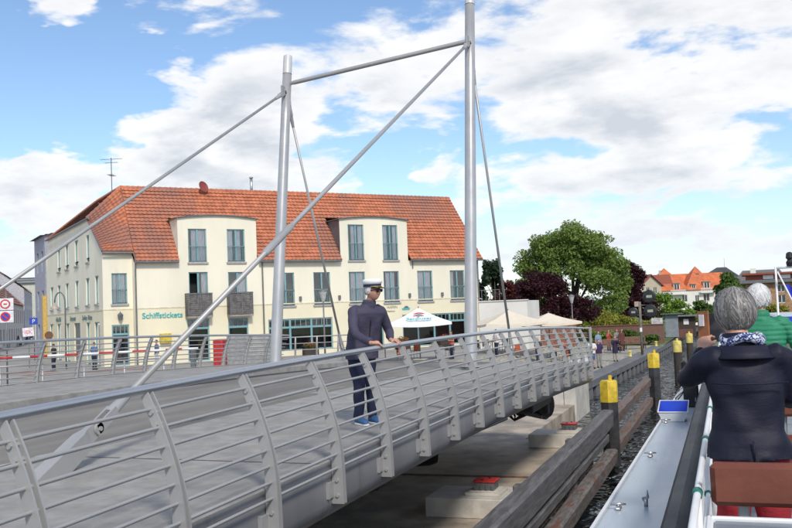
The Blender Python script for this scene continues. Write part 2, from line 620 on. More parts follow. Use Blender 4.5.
def cobble_mat(name, c1, c2, moss, scale):
    m = bpy.data.materials.new(name)
    m.use_nodes = True
    t = m.node_tree
    b = t.nodes['Principled BSDF']
    tcn = N(t, 'ShaderNodeTexCoord')
    vo = N(t, 'ShaderNodeTexVoronoi')
    t.links.new(tcn.outputs['Object'], vo.inputs['Vector'])
    vo.inputs['Scale'].default_value = scale
    vd = N(t, 'ShaderNodeTexVoronoi', feature='DISTANCE_TO_EDGE')
    t.links.new(tcn.outputs['Object'], vd.inputs['Vector'])
    vd.inputs['Scale'].default_value = scale
    col = MIXC(t, vo.outputs['Color'], c1 + (1,), c2 + (1,))
    col = MIXC(t, MR(t, vd.outputs['Distance'], 0.0, 0.12), (0.12, 0.11, 0.09, 1), col)
    col = MIXC(t, MR(t, NOISE(t, tcn.outputs['Object'], 0.35, 6.0, 0.6), 0.55, 0.72), col, moss + (1,))
    put(t, b.inputs['Base Color'], col)
    b.inputs['Roughness'].default_value = 0.9
    bn = N(t, 'ShaderNodeBump')
    bn.inputs['Distance'].default_value = 0.02
    put(t, bn.inputs['Height'], MR(t, vd.outputs['Distance'], 0.0, 0.15))
    t.links.new(bn.outputs[0], b.inputs['Normal'])
    return m


WATER = water_mat()
COBBLE = cobble_mat('quay_cobbles', (0.52, 0.485, 0.40), (0.40, 0.38, 0.33), (0.34, 0.34, 0.17), 4.5)
GRASS = mat('grass', (0.10, 0.14, 0.04), 0.95, 0, 0.25, 0.5, 0.4, 6)
GROUND = mat('far_ground', (0.13, 0.14, 0.07), 0.95, 0, 0.2, 0.2)

mb = MB()
mb.quad((-60, -120, 0), (400, -120, 0), (400, 141, 0), (-60, 141, 0))
struct('canal_water', mb, WATER)


def qx(Y):            # X of the quay edge
    pts = [(40, -6.68), (41.45, -6.63), (63.1, -5.69), (87.5, -4.93), (120, -3.9), (140, -3.4)]
    for (a, xa), (b, xb) in zip(pts, pts[1:]):
        if Y <= b:
            return xa + (xb - xa) * (Y - a) / (b - a)
    return pts[-1][1]


def gz(x, y):
    """height of the land left of the canal: street level, sloping down to the quay"""
    t = min(1, max(0, (-x - 9.5) / 4.5))
    t = t * t * (3 - 2 * t)
    z = 0.9 + 0.95 * t
    if y > 78:
        k = min(1, (y - 78) / 40)
        z = z * (1 - k) + 1.7 * k
    return z


# one sheet of land: columns run from the quay out to the horizon
mb = MB()
xs_rel = [0, 1, 2, 3.5, 5, 6.5, 8, 10, 14, 20, 30, 50, 80, 130, 220, 400, 900, 1800]
ys = [40.2, 45, 50, 55, 60, 65, 70, 75, 80, 88, 96, 105, 118, 130, 140, 141, 180, 260, 420, 900, 2500]
P = []
for y in ys:
    row = []
    for d in xs_rel:
        x = qx(y) - d
        row.append((x, y, gz(x, y) - 0.012 if y < 141 else 1.7))
    P.append(row)
h, w = len(P), len(P[0])
vs = [q for row in P for q in row]
b0 = len(mb.v)
for i in range(h - 1):
    for j in range(w - 1):
        yy = (ys[i] + ys[i + 1]) / 2
        xx = P[i][j][0]
        mi = 0 if (yy < 82 and xx > -13) else (2 if yy > 82 and xx > -26 else 1)
        mb.quad(P[i][j], P[i][j + 1], P[i + 1][j + 1], P[i + 1][j], mi)
# street level beside the bridge pit
xw = -16.2
P2 = [[(x, y, 1.85 - 0.012) for x in (xw, -20, -30, -60, -130, -400, -1800)] for y in (-300, -40, 0, 20, 40.2)]
for i in range(4):
    for j in range(6):
        mb.quad(P2[i][j], P2[i][j + 1], P2[i + 1][j + 1], P2[i + 1][j], 1)
# land closing the canal far away and to the right of it
mb.quad((-3.4, 141, 1.7), (-3.4, 2500, 1.7), (3000, 2500, 1.7), (3000, 141, 1.7), 2)
mb.quad((-3.4, 141, 1.7), (3000, 141, 1.7), (3000, 140.5, -1), (-3.4, 140.5, -1), 2)
mb.quad((60, -100, 1.2), (3000, -100, 1.2), (3000, 141, 1.2), (60, 141, 1.2), 2)
land = struct('ground', mb, [COBBLE, PAVE, GRASS])

# reddish clinker bands in the plaza in front of the yellow building
mb = MB()
PAVE_R = mat('red_clinker', (0.36, 0.16, 0.11), 0.85, 0, 0.15, 2.0, 0.3, 25)
for (a, b, c, d) in (((-38.5, 41.6), (-33.0, 46.2), (-33.6, 46.9), (-39.1, 42.4)), ((-46, 39.5), (-39.2, 45.4), (-39.6, 45.9), (-46.4, 40.1)), ((-33.5, 36.5), (-20, 49.5), (-20.6, 50.1), (-34.1, 37.2))):
    mb.quad(*[(q[0], q[1], 1.85) for q in (a, b, c, d)])
struct('pavement_band', mb, PAVE_R)

# bridge pit: concrete base slab, retaining walls
mb = MB()
mb.box(V(xw, -30, -1.2), V(-3.92, 27.0, 0.70))
mb.box(V(xw, 27.0, -1.2), V(-5.92, 36.4, 0.698))
slab = struct('base_slab', mb, CONC_W)
mb = MB()
mb.box(V(-9.2, 20.9, 0.70), V(-3.95, 21.05, 0.715))
mb.box(V(-9.3, 15.3, 0.70), V(-9.15, 27.0, 0.712))
mb.build('slab_joint', mat('joint_rust', (0.16, 0.085, 0.05), 0.9, 0, 0.3, 5), slab)
mb = MB()
mb.box(V(xw - 0.6, -30, -1.2), V(xw, 40.2, 1.842))
struct('pit_wall', mb, CONC)
mb = MB()
mb.bevbox(V(-13.2, 36.42, -1.0), V(-6.35, 40.4, 2.02), 0.03)
mb.bevbox(V(-6.33, 36.42, -1.0), V(-5.86, 40.1, 1.96), 0.02)
mb.bevbox(V(xw + 0.01, 36.6, -1.0), V(-13.22, 40.3, 1.95), 0.03)
thing('abutment_pier', 'pale concrete pier under the far end of the swing bridge', 'pier', mb, CONC_L, (-9.5, 38, 0))

# quay edge: steel cap beam and sheet-pile fins
qr = root('quay_wall', 'dark steel quay wall with flat cap beam and vertical fins along the canal', 'quay wall', (-6, 60, 0))
mb = MB()
ysq = [40.2, 41.45, 46, 52, 58, 63.1, 70, 78, 87.5, 100, 120, 140]
prof = [(0.06, 0.58), (0.06, 0.905), (-0.12, 0.925), (-0.95, 0.925), (-0.95, 0.58)]
mb.grid([[(qx(y) + px, y, pz) for px, pz in prof] for y in ysq])
mb.poly([(qx(40.2) + px, 40.2, pz) for px, pz in prof])
mb.build('cap_beam', CAPSTEEL, qr)
y = 41.0
fin = None
while y < 120:
    if fin is None:
        f = MB()
        f.bevbox(V(-0.55, 0, -1.2), V(-0.0, 0.95, 0.59), 0.06)
        fin = f.mesh('sheet_pile', CAPSTEEL)
    o = link('sheet_pile', fin, qr, V(qx(y) + 0.01, y, 0) - V(-6, 60, 0))
    y += 1.9 if y < 90 else 2.8
mb = MB()
mb.grid([[(qx(y) - 0.63, y, -1), (qx(y) - 0.63, y, 0.60)] for y in ysq])
mb.build('sheet_wall', DARKSTEEL, qr)

# concrete bearing blocks with red-topped steel bearings on the slab
for k, (x0, y0, lab) in enumerate(((-5.70, 16.75, 'pale concrete bearing block with a red steel plate, nearer of the two'), (-5.47, 25.35, 'pale concrete bearing block with a red steel plate, farther one near the yellow pile'))):
    rr = root('bearing_block', lab, 'bearing block', (x0 + 0.75, y0 + 0.6, 0.7), 'bearing blocks on the slab')
    m1 = MB()
    m1.bevbox(V(x0, y0, 0.70), V(x0 + 1.52, y0 + 1.25, 1.07), 0.015)
    m1.build('block', CONC_L, rr)
    m1 = MB()
    m1.bevbox(V(x0 + 0.72, y0 + 0.28, 1.07), V(x0 + 1.42, y0 + 1.0, 1.13), 0.01)
    m1.bevbox(V(x0 + 0.80, y0 + 0.36, 1.13), V(x0 + 1.34, y0 + 0.92, 1.15), 0.006)
    m1.build('grout_plate', CONC_L, rr)
    m1 = MB()
    m1.bevbox(V(x0 + 0.87, y0 + 0.45, 1.15), V(x0 + 1.27, y0 + 0.83, 1.30), 0.01)
    for q in range(4):
        m1.box(V(x0 + 0.88 + q * 0.115, y0 + 0.42, 1.15), V(x0 + 0.91 + q * 0.115, y0 + 0.452, 1.26))
    m1.build('steel_pedestal', ZINC, rr)
    m1 = MB()
    m1.bevbox(V(x0 + 0.85, y0 + 0.43, 1.30), V(x0 + 1.29, y0 + 0.85, 1.335), 0.006)
    pl = m1.build('red_plate', RED, rr)
    for q in (-1, 1):
        m1 = MB()
        m1.lathe((x0 + 1.07 + 0.05 * q, y0 + 0.64 + 0.10 * q, 1.335), [(0.028, 0), (0.028, 0.012), (0.015, 0.018)], 8)
        m1.build('bolt', BLACK, pl)

# ------------------------------------------------------------------ timber fender along the passage
fr = root('fender_fence', 'weathered timber fender of long beams between the bridge and the water', 'fender', (-3.4, 20, 0))
rs = random.Random(3)


def beam(y0, y1, zb, zt, m, xo=0.0):
    b = MB()
    n = max(4, int((y1 - y0) / 0.8))
    P = []
    for i in range(n + 1):
        yy = y0 + (y1 - y0) * i / n
        j = lambda: rs.uniform(-0.008, 0.008)
        P.append([(-3.55 + xo + j(), yy, zb), (-3.24 + xo + j(), yy, zb + 0.03 + j()), (-3.22 + xo + j(), yy, zt - 0.05 + j()), (-3.27 + xo + j(), yy, zt + j()), (-3.50 + xo, yy, zt + j()), (-3.55 + xo, yy, zt - 0.04 + j()), (-3.55 + xo, yy, zb)])
    b.grid(P)
    b.poly(P[0][:-1])
    b.poly(P[-1][:-1][::-1])
    return b.build('fender_beam', m, fr)


for y0, y1 in ((-4, 5.2), (5.22, 13.4), (13.42, 20.2), (20.22, 26.6)):
    beam(y0, y1, 1.14, 1.64, WOOD_G)
    beam(y0, y1, 0.12, 0.52, WOOD_M, 0.06)
    beam(y0, y1, 0.70, 0.96, WOOD_G, -0.14)
beam(27.1, 40.3, 1.05, 1.42, WOOD_R)
beam(27.1, 40.3, 0.22, 0.58, WOOD_R, 0.05)
for yy in (8.6, 16.0, 21.6):
    b = MB()
    b.bevbox(V(-3.78, yy, -1), V(-3.56, yy + 0.24, 1.5), 0.02)
    b.build('post', WOOD_G, fr)


def pile(x, y, top, w, label, square, cap=0.62, grp='mooring piles with yellow tops'):
    r_ = root('mooring_pile', label, 'mooring pile', (x, y, 0), grp)
    b = MB()
    n = 6 if square else 14
    prof = [(w * 0.5, -1.5), (w * 0.5, top - cap)]
    b.lathe((x, y, 0), prof, n)
    b.build('shaft', DARKSTEEL if square else PILEWOOD, r_, 'auto')
    b = MB()
    b.lathe((x, y, 0), [(w * 0.52, top - cap), (w * 0.52, top - 0.05), (w * 0.45, top), (0.02, top + 0.02)], n)
    c = b.build('yellow_cap', YELLOW if square else YELLOW_P, r_, 'auto')
    b = MB()
    if square:
        b.bevbox(V(x - 0.01, y + 0.02, top - 0.01), V(x + 0.09, y + 0.13, top + 0.14), 0.02)
    else:
        b.lathe((x, y, 0), [(0.06, top), (0.06, top + 0.10), (0.03, top + 0.14)], 8)
    b.build('knob', YELLOW if square else YELLOW_P, c)
    return r_


pile(-3.35, 26.85, 2.45, 0.52, 'stout yellow-topped steel mooring pile where the grey fender beam ends', True)
pile(-3.09, 40.55, 2.45, 0.52, 'yellow-topped steel mooring pile at the far end of the rusty fender beams', True)
pile(-2.69, 52.5, 2.45, 0.46, 'dark wooden mooring pile with faded yellow cap, nearer of the two wooden ones', False)
pile(-2.45, 63.4, 2.45, 0.44, 'dark wooden mooring pile with faded yellow cap beside the tablet, the farther one', False)

# ================================================================== SWING BRIDGE (opened, lying along the canal)
XN, XF = -3.80, -14.05
BY0, BY1 = -6.4, 25.7
XC = (XN + XF) / 2


def zrail(y, far=False):
    return 4.295 - 0.00146 * (y - 11.8) ** 2 + (0.10 if far else 0.0)


def yend(x, y):
    """the far end of the bridge is cut on the slant"""
    return y if y < BY1 - 0.01 else BY1 + (-3.6 - x) * 0.24


def zdeck(y):
    return zrail(y) - 1.0


br = root('swing_bridge', 'opened silver-grey swing bridge with two leaning masts, stay rods and curved railings', 'bridge', (XC, 13.0, 0.7))
BRO = OFF[br.name]
ST = np.linspace(BY0, BY1, 44)

# box girder with rounded flanks
half = [(-3.62, 0.03), (-3.60, -0.10), (-3.595, -0.34), (-3.63, -0.43), (-3.71, -0.51), (-3.86, -0.57), (-4.2, -0.63), (-6.6, -0.80)]
prof = half + [(XC, -0.86)] + [(2 * XC - x, z + 0.10 * (x > -5)) for x, z in reversed(half)]
mb = MB()
mb.grid([[(x, yend(x, y), zdeck(y) + z) for x, z in prof] for y in ST])
mb.poly([(x, yend(x, BY1), zdeck(BY1) + z) for x, z in prof])
mb.poly([(x, BY0, zdeck(BY0) + z) for x, z in prof][::-1])
mb.build('girder', STEEL_F, br, 'auto')


def strip(name, xa, xb, za, zb, m, kerb=None):
    b = MB()
    ps = [(xa, za), (xb, zb)]
    if kerb:
        ps = kerb[0] + ps + kerb[1]
    b.grid([[(x, yend(x, y), zdeck(y) + z) for x, z in ps] for y in ST])
    return b.build(name, m, br)


strip('walkway', -3.64, -6.60, 0.035, 0.055, WALKWAY, ([(-3.62, -0.02), (-3.62, 0.033)], [(-6.62, 0.035), (-6.62, 0.0)]))
strip('roadway', -6.60, -10.95, 0.006, 0.06, ROADCOAT)
strip('walkway', -10.95, 2 * XC + 3.64, 0.20, 0.19, WALKWAY, ([(-10.93, 0.0), (-10.93, 0.19)], [(2 * XC + 3.62, 0.0)]))
strip('kerb_rail', -10.62, -10.80, 0.075, 0.077, DARKSTEEL, ([(-10.60, 0.0)], [(-10.82, 0.0)]))

# worn pale line along the edge of the carriageway
b = MB()
lw = random.Random(12)
yy_ = 1.0
while yy_ < 24.5:
    L_ = lw.uniform(0.5, 1.9)
    x_ = -7.05 + lw.uniform(-0.05, 0.05)
    w_ = lw.uniform(0.02, 0.09)
    P = []
    for q in np.linspace(0, 1, 7):
        ww = w_ * math.sin(math.pi * (0.06 + 0.88 * q)) * lw.uniform(0.6, 1.2)
        y_ = yy_ + L_ * q
        P.append([(x_ - ww, y_, zdeck(y_) + 0.0155), (x_ + ww, y_, zdeck(y_) + 0.0155)])
    b.grid(P)
    yy_ += L_ + lw.uniform(-0.1, 0.35)
b.build('worn_line', mat('worn_paint', (0.33, 0.32, 0.30), 0.85, 0, 0.15, 6), br, kind='stuff')

# plate joints across the walkway and the carriageway
for yj in np.arange(-4.0, 25.0, 3.9):
    b = MB()
    b.grid([[(x, y_, zdeck(y_) + z) for x, z in ((-3.66, 0.0395), (-6.58, 0.0595))] for y_ in (yj, yj + 0.018)])
    b.build('plate_joint', DARKSTEEL, br)

# railing posts: two curved plates with a slit between them, bolts and a tab at the foot
def pcurve(z):
    s = max(0.0, (z + 1.02) / 0.99)
    return 0.265 * (1 - s ** 1.9)


def post_mesh(sg, nm):
    b = MB()
    zs = np.linspace(-1.36, -0.035, 15)
    for yo in (-0.027, 0.027):
        P = []
        for z in zs:
            k = (z + 1.36) / 1.325
            wdt = 0.062 - 0.030 * k
            dx = (pcurve(z + 0.01) - pcurve(z - 0.01)) / 0.02
            nx, nz = 1.0, -dx
            l = math.hypot(nx, nz)
            nx, nz = nx / l, nz / l
            c = pcurve(z)
            th = 0.0075
            a = (sg * (c + nx * wdt), z + nz * wdt)
            e = (sg * (c - nx * wdt), z - nz * wdt)
            P.append([(a[0], yo - th, a[1]), (a[0], yo + th, a[1]), (e[0], yo + th, e[1]), (e[0], yo - th, e[1]), (a[0], yo - th, a[1])])
        b.grid(P)
        b.poly(P[-1][:4])
        b.poly(P[0][:4][::-1])
    b.tube([(0, 0, -0.10), (0, 0, 0.0)], 0.016, 8)
    for z in (-1.14, -1.28, -0.16, -0.24):
        b.tube([(sg * pcurve(z), -0.052, z), (sg * pcurve(z), 0.052, z)], 0.017, 8)
    b.bevbox(V(sg * 0.19 - 0.02, -0.16, -1.30), V(sg * 0.19 + 0.045, -0.145, -1.14), 0.004)
    b.bevbox(V(sg * 0.15, -0.15, -1.30), V(sg * 0.225, -0.02, -1.15), 0.004)
    return b.mesh(nm, STEEL, None, 'auto')


PM = {1: post_mesh(1, 'railing_post'), -1: post_mesh(-1, 'railing_post_far')}
BARZ = [-0.135 - 0.127 * i for i in range(8)]
for sg, X0, far in ((1, XN, False), (-1, XF, True)):
    n = -3
    while True:
        y = (n + 4.13) * 1.3 - 1.385 + (0.25 if far else 0)
        n += 1
        if y > (27.6 if far else 25.5):
            break
        if far and y < 6:
            continue
        link('railing_post', PM[sg], br, V(X0, y, zrail(y, far)) - BRO)
    ys_ = np.linspace(BY0 if not far else 5.0, 25.65 if not far else 27.6, 40)
    for bz in BARZ:
        b = MB()
        xo = sg * pcurve(bz)
        b.tube([(X0 + xo, y, zrail(y, far) + bz) for y in ys_], 0.0135, 7)
        b.build('rail_bar', STEEL, br, True)
    b = MB()
    b.tube([(X0, y, zrail(y, far)) for y in ys_], 0.031, 12)
    b.build('handrail', STAINLESS, br, True)
# straight end post
b = MB()
b.bevbox(V(XN + 0.14, 25.60, zrail(25.6) - 1.2), V(XN + 0.21, 25.67, zrail(25.6) + 0.03), 0.01)
b.tube([(XN, 25.64, zrail(25.6)), (XN + 0.17, 25.64, zrail(25.6))], 0.028, 8)
b.build('end_post', STEEL, br, 'auto')

# masts
MASTS = [(V(-5.95, 21.4, 3.27), V(-5.95, 22.93, 13.3)), (V(-11.42, 21.6, 3.42), V(-11.42, 22.98, 12.15))]
for a, c in MASTS:
    d = (c - a) / np.linalg.norm(c - a)
    L = np.linalg.norm(c - a)
    b = MB()
    pts = [a + d * L * k for k in (0, 0.25, 0.5, 0.75, 1.0)]
    b.tube([a - d * 0.3] + pts[:-1] + [c - d * 0.56], [0.158, 0.156, 0.150, 0.143, 0.134, 0.128], 28)
    mo = b.build('mast', PYLON, br, True)
    b = MB()
    b.tube([c - d * 0.565, c - d * 0.555], 0.131, 28)
    b.build('seam_ring', DARKSTEEL, mo)
    b = MB()
    b.tube([c - d * 0.555, c - d * 0.02, c], [0.128, 0.126, 0.115], 28)
    b.build('mast_cap', mat('mast_cap_grey', (0.56, 0.56, 0.56), 0.4, 0.1, 0.04, 3), mo, 'auto')
    b = MB()
    b.lathe(a - d * 0.02, [(0.27, 0.0), (0.27, 0.03), (0.165, 0.032), (0.162, 0.10)], 28, axis=d)
    b.build('base_flange', STEEL, mo, 'auto')


def on_mast(i, z):
    a, c = MASTS[i]
    return a + (c - a) * (z - a[2]) / (c[2] - a[2])


def fork(b, p, d, side):
    """clevis: two cheeks and a pin at the end p of a stay pointing along d"""
    x, y, d = frame_of(d)
    sx = V(1, 0, 0)
    n = np.cross(sx, d)
    for s in (-1, 1):
        b.obox(p + sx * s * 0.045 + d * 0.06, sx, n, d, 0.012, 0.05, 0.17)
        b.lathe(p + sx * (s * 0.045 - 0.012) - d * 0.09, [(0.062, 0), (0.062, 0.024)], 12, axis=sx)
    b.tube([p - d * 0.09 - sx * 0.075, p - d * 0.09 + sx * 0.075], 0.024, 10)
    b.tube([p + d * 0.16, p + d * 0.24, p + d * 0.55], [0.058, 0.060, 0.041], 12)


STAYS = []
RB1 = on_mast(0, 11.60) + V(0, -0.20, 0)
RB0 = V(-5.95, 7.50, 3.70)
LB1 = on_mast(1, 10.98) + V(0, -0.20, 0)
LB0 = V(-11.42, 8.7, 3.65)
RF1 = on_mast(0, 11.15) + V(0, 0.2, 0)
RF0 = V(-5.95, 25.9, 3.45)
LF1 = on_mast(1, 10.62) + V(0, 0.2, 0)
LF0 = V(-11.42, 26.1, 3.6)
for p, q, rad in ((RB0, RB1, 0.0365), (LB0, LB1, 0.0360), (RF0, RF1, 0.0355), (LF0, LF1, 0.0355)):
    d = (q - p) / np.linalg.norm(q - p)
    b = MB()
    b.tube([p + d * 0.25, q - d * 0.25], rad, 14)
    so = b.build('stay_rod', STEEL, br, True)
    for pp_, dd_ in ((p, d), (q, -d)):
        b = MB()
        fork(b, pp_, dd_, 1)
        b.build('fork_end', STEEL, so, 'auto')
    if rad == 0.0365:
        b = MB()
        m_ = p + d * 4.05
        b.tube([m_ - d * 0.05, m_, m_ + d * 0.3, m_ + d * 0.32, m_ + d * 0.34, m_ + d * 0.85, m_ + d * 0.95], [0.040, 0.055, 0.055, 0.050, 0.057, 0.053, 0.039], 14)
        b.build('turnbuckle', STEEL, so, 'auto')
# lugs on the masts
for i, z, yo in ((0, 11.66, -0.2), (1, 11.04, -0.2), (0, 11.22, 0.18), (1, 10.70, 0.18)):
    p = on_mast(i, z)
    b = MB()
    b.obox(p + V(0, yo * 0.75, 0.02), V(1, 0, 0), V(0, 1, 0), V(0, 0, 1), 0.018, 0.16, 0.13)
    b.build('lug', STEEL, br)
b = MB()
b.tube([on_mast(0, 11.74), on_mast(0, 11.74) * 0.97 + on_mast(1, 11.30) * 0.03, on_mast(0, 11.74) * 0.05 + on_mast(1, 11.30) * 0.95, on_mast(1, 11.30)], [0.035, 0.062, 0.062, 0.035], 14)
b.build('cross_tie', STEEL, br, True)
# deck anchors: heavy tapered arms rising from the walkway
for p, q in ((RB0, RB1), (LB0, LB1), (RF0, RF1), (LF0, LF1)):
    d = (q - p) / np.linalg.norm(q - p)
    x = V(1, 0, 0)
    n = np.cross(x, d)
    e = p - d * 1.25
    b = MB()
    P = []
    for k, wd, hh in ((0.0, 0.030, 0.06), (0.20, 0.030, 0.085), (0.30, 0.07, 0.095), (1.75, 0.09, 0.14)):
        c = p - d * (0.02 + k)
        P.append([c + x * wd + n * hh, c - x * wd + n * hh, c - x * wd - n * hh, c + x * wd - n * hh, c + x * wd + n * hh])
    b.grid(P)
    b.poly(P[0][:4])
    sgn = -1 if d[1] > 0 else 1
    b.poly([p - d * 0.40 - n * 0.05, p - d * 0.40 - n * 0.05 - V(0, 0.12 * (1 if d[1] > 0 else -1), 0.45), V(e[0], e[1], zdeck(e[1]) - 0.05)])
    b.build('stay_anchor', STEEL, br)

# machinery below: roller carriages, drive and hoses
def carriage(x, y, z, s):
    b = MB()
    b.bevbox(V(x - 0.75 * s, y - 0.25 * s, z), V(x + 0.1 * s, y + 0.45 * s, z + 0.34 * s), 0.03)
    b.bevbox(V(x - 0.10 * s, y - 0.12 * s, z - 0.42 * s), V(x + 0.22 * s, y + 0.2 * s, z + 0.1), 0.03)
    o = b.build('roller_carriage', DARKSTEEL, br)
    b = MB()
    b.lathe((x + 0.06 * s, y - 0.20 * s, z - 0.22 * s), [(0.10 * s, -0.02), (0.19 * s, 0.0), (0.20 * s, 0.10), (0.12 * s, 0.12)], 18, axis=V(0.3, -1, 0))
    b.build('roller', RUBBER, o, 'auto')
    b = MB()
    b.tube([(x - 0.9 * s, y, z + 0.1), (x - 0.5 * s, y - 0.2, z - 0.18), (x + 0.4 * s, y - 0.1, z - 0.05), (x + 1.6 * s, y + 1.0, z + 0.35), (x + 1.9 * s, y + 2.2, z + 0.42)], 0.018, 6)
    b.build('hose', RUBBER, o, True)


carriage(-5.15, 12.6, 2.42, 0.85)
b = MB()
b.bevbox(V(-6.4, 12.2, 2.42), V(-4.6, 13.0, 2.72), 0.03)
b.bevbox(V(-8.5, 9.0, 2.1), V(-6.2, 16.5, 2.5), 0.05)
b.build('cross_beam', DARKSTEEL, br)
b = MB()
b.lathe((-6.9, 17.6, 1.75), [(0.05, 0), (0.28, 0.05), (0.30, 0.25), (0.30, 1.0), (0.26, 1.15), (0.05, 1.2)], 18, axis=V(0.85, 0.5, 0))
b.build('oil_tank', RUBBER, br, 'auto')
b = MB()
b.bevbox(V(-7.6, 16.9, 2.0), V(-6.4, 18.5, 2.5), 0.04)
b.build('tank_bracket', DARKSTEEL, br)
# drive unit near the far end
b = MB()
b.bevbox(V(-6.6, 25.0, 2.0), V(-4.9, 25.7, 2.42), 0.05)
b.bevbox(V(-5.75, 24.9, 1.65), V(-5.05, 25.7, 2.1), 0.08)
dr = b.build('drive_unit', DARKSTEEL, br)
b = MB()
b.lathe((-5.05, 25.3, 1.92), [(0.30, 0), (0.40, 0.04), (0.41, 0.14), (0.36, 0.18), (0.34, 0.24)], 20, axis=V(1, -0.35, 0))
b.build('gear_housing', RUBBER, dr, 'auto')
b = MB()
b.bevbox(V(-5.0, 24.55, 1.72), V(-4.72, 24.85, 2.38), 0.04)
b.build('valve_block', DARKSTEEL, dr)
b = MB()
b.tube([(-5.9, 24.7, 2.2), (-5.3, 24.6, 1.78), (-4.9, 24.55, 1.66)], [0.09, 0.09, 0.05], 10)
b.build('hydraulic_cylinder', ZINC, dr, 'auto')
for k in range(3):
    b = MB()
    b.tube([(-6.5 + 0.2 * k, 25.0, 2.3), (-6.1 + 0.2 * k, 24.85, 1.85 - 0.1 * k), (-5.7, 24.75, 1.55), (-5.35, 24.8, 1.70 + 0.06 * k), (-5.2, 24.95, 2.1)], 0.03, 7)
    b.build('hose', RUBBER, dr, True)
b = MB()
b.bevbox(V(-7.8, 22.0, 2.05), V(-4.6, 24.5, 2.5), 0.05)
b.build('support_box', DARKSTEEL, br)

# ================================================================== YELLOW BUILDING
BO = V(-36.5, 49.76, 0)
a60 = yaw - R(60)
E1 = V(-math.sin(a60), math.cos(a60), 0)      # along the front, left to right
a30 = yaw + R(30)
E2 = V(-math.sin(a30), math.cos(a30), 0)      # from the front towards the back
GZ = 1.85


def fp(s, dep, z):
    return BO + E1 * s + E2 * dep + V(0, 0, z)


bl = root('corner_house', 'long cream two-storey house with orange tiled roof, dormers and teal windows', 'house', fp(13, 4, GZ))
BLO = OFF[bl.name]


def wall_open(mb, org, ex, nn, s0, s1, z0, z1, rects, depth=0.16, mi=0):
    """a wall panel with rectangular openings and reveals"""
    ss = sorted({s0, s1, *[q for r_ in rects for q in r_[:2] if s0 < q < s1]})
    zz = sorted({z0, z1, *[q for r_ in rects for q in r_[2:4] if z0 < q < z1]})
    pt = lambda s, z, d=0.0: org + ex * s - nn * d + V(0, 0, z)
    for sa, sb in zip(ss, ss[1:]):
        for za, zb in zip(zz, zz[1:]):
            cs, cz = (sa + sb) / 2, (za + zb) / 2
            if any(r_[0] < cs < r_[1] and r_[2] < cz < r_[3] for r_ in rects):
                continue
            mb.quad(pt(sa, za), pt(sb, za), pt(sb, zb), pt(sa, zb), mi)
    for a, b, c, d in [r_[:4] for r_ in rects]:
        for p, q in (((a, c), (b, c)), ((b, c), (b, d)), ((b, d), (a, d)), ((a, d), (a, c))):
            mb.quad(pt(*p), pt(*q), pt(*q, depth), pt(*p, depth), mi)


def bar(mb, org, ex, nn, s0, s1, z0, z1, d0, d1, mi=0):
    c = org + ex * (s0 + s1) / 2 - nn * (d0 + d1) / 2 + V(0, 0, (z0 + z1) / 2)
    mb.obox(c, ex, nn, V(0, 0, 1), abs(s1 - s0) / 2, abs(d1 - d0) / 2, abs(z1 - z0) / 2, mi)


wr = random.Random(5)


def window(parent, org, ex, nn, s0, s1, z0, z1, kind='french', frame=TEAL, open_left=False, sillm=None):
    m1 = MB()
    f = 0.075
    D0, D1 = 0.08, 0.15
    bar(m1, org, ex, nn, s0, s0 + f, z0, z1, D0, D1)
    bar(m1, org, ex, nn, s1 - f, s1, z0, z1, D0, D1)
    bar(m1, org, ex, nn, s0 + f, s1 - f, z1 - f, z1, D0, D1)
    bar(m1, org, ex, nn, s0 + f, s1 - f, z0, z0 + f, D0, D1)
    sm = (s0 + s1) / 2
    two = (s1 - s0) > 0.9 and kind != 'single'
    if two:
        bar(m1, org, ex, nn, sm - 0.06, sm + 0.06, z0 + f, z1 - f, D0 - 0.01, D1)
    wo_ = m1.build('window', frame, parent)
    spans = [(s0 + f, sm - 0.06), (sm + 0.06, s1 - f)] if two else [(s0 + f, s1 - f)]
    for i, (a, b) in enumerate(spans):
        if open_left and i == 0:
            continue
        q = MB()
        p = lambda s, z: org + ex * s - nn * 0.125 + V(0, 0, z)
        q.quad(p(a, z0 + f), p(b, z0 + f), p(b, z1 - f), p(a, z1 - f))
        q.build('pane', GLASS, wo_)
        if wr.random() < 0.72:
            q = MB()
            w_ = (b - a) * wr.uniform(0.55, 1.0)
            off = a if wr.random() < 0.5 else b - w_
            pts = []
            for k in range(9):
                s = off + w_ * k / 8
                dd = 0.17 + 0.025 * (k % 2)
                pts.append([org + ex * s - nn * dd + V(0, 0, zz_) for zz_ in (z0 + f, z1 - f)])
            q.grid(pts)
            q.build('curtain', CURTAIN, wo_)
    # sill
    q = MB()
    bar(q, org, ex, nn, s0 - 0.08, s1 + 0.08, z0 - 0.13, z0, -0.09, 0.10)
    q.build('sill', sillm or mat('stone_sill', (0.36, 0.34, 0.32), 0.8), wo_)
    if kind == 'french':
        q = MB()
        h_ = z0 + (z1 - z0) * 0.46
        bar(q, org, ex, nn, s0, s1, h_, h_ + 0.05, 0.0, 0.04)
        bar(q, org, ex, nn, s0, s1, z0 + 0.10, z0 + 0.13, 0.0, 0.03)
        k = s0 + 0.1
        while k < s1 - 0.05:
            bar(q, org, ex, nn, k, k + 0.022, z0 + 0.13, h_, 0.01, 0.03)
            k += 0.125
        q.build('guard_rail', mat('guard_steel', (0.19, 0.30, 0.32), 0.5, 0.2), wo_)
    return wo_


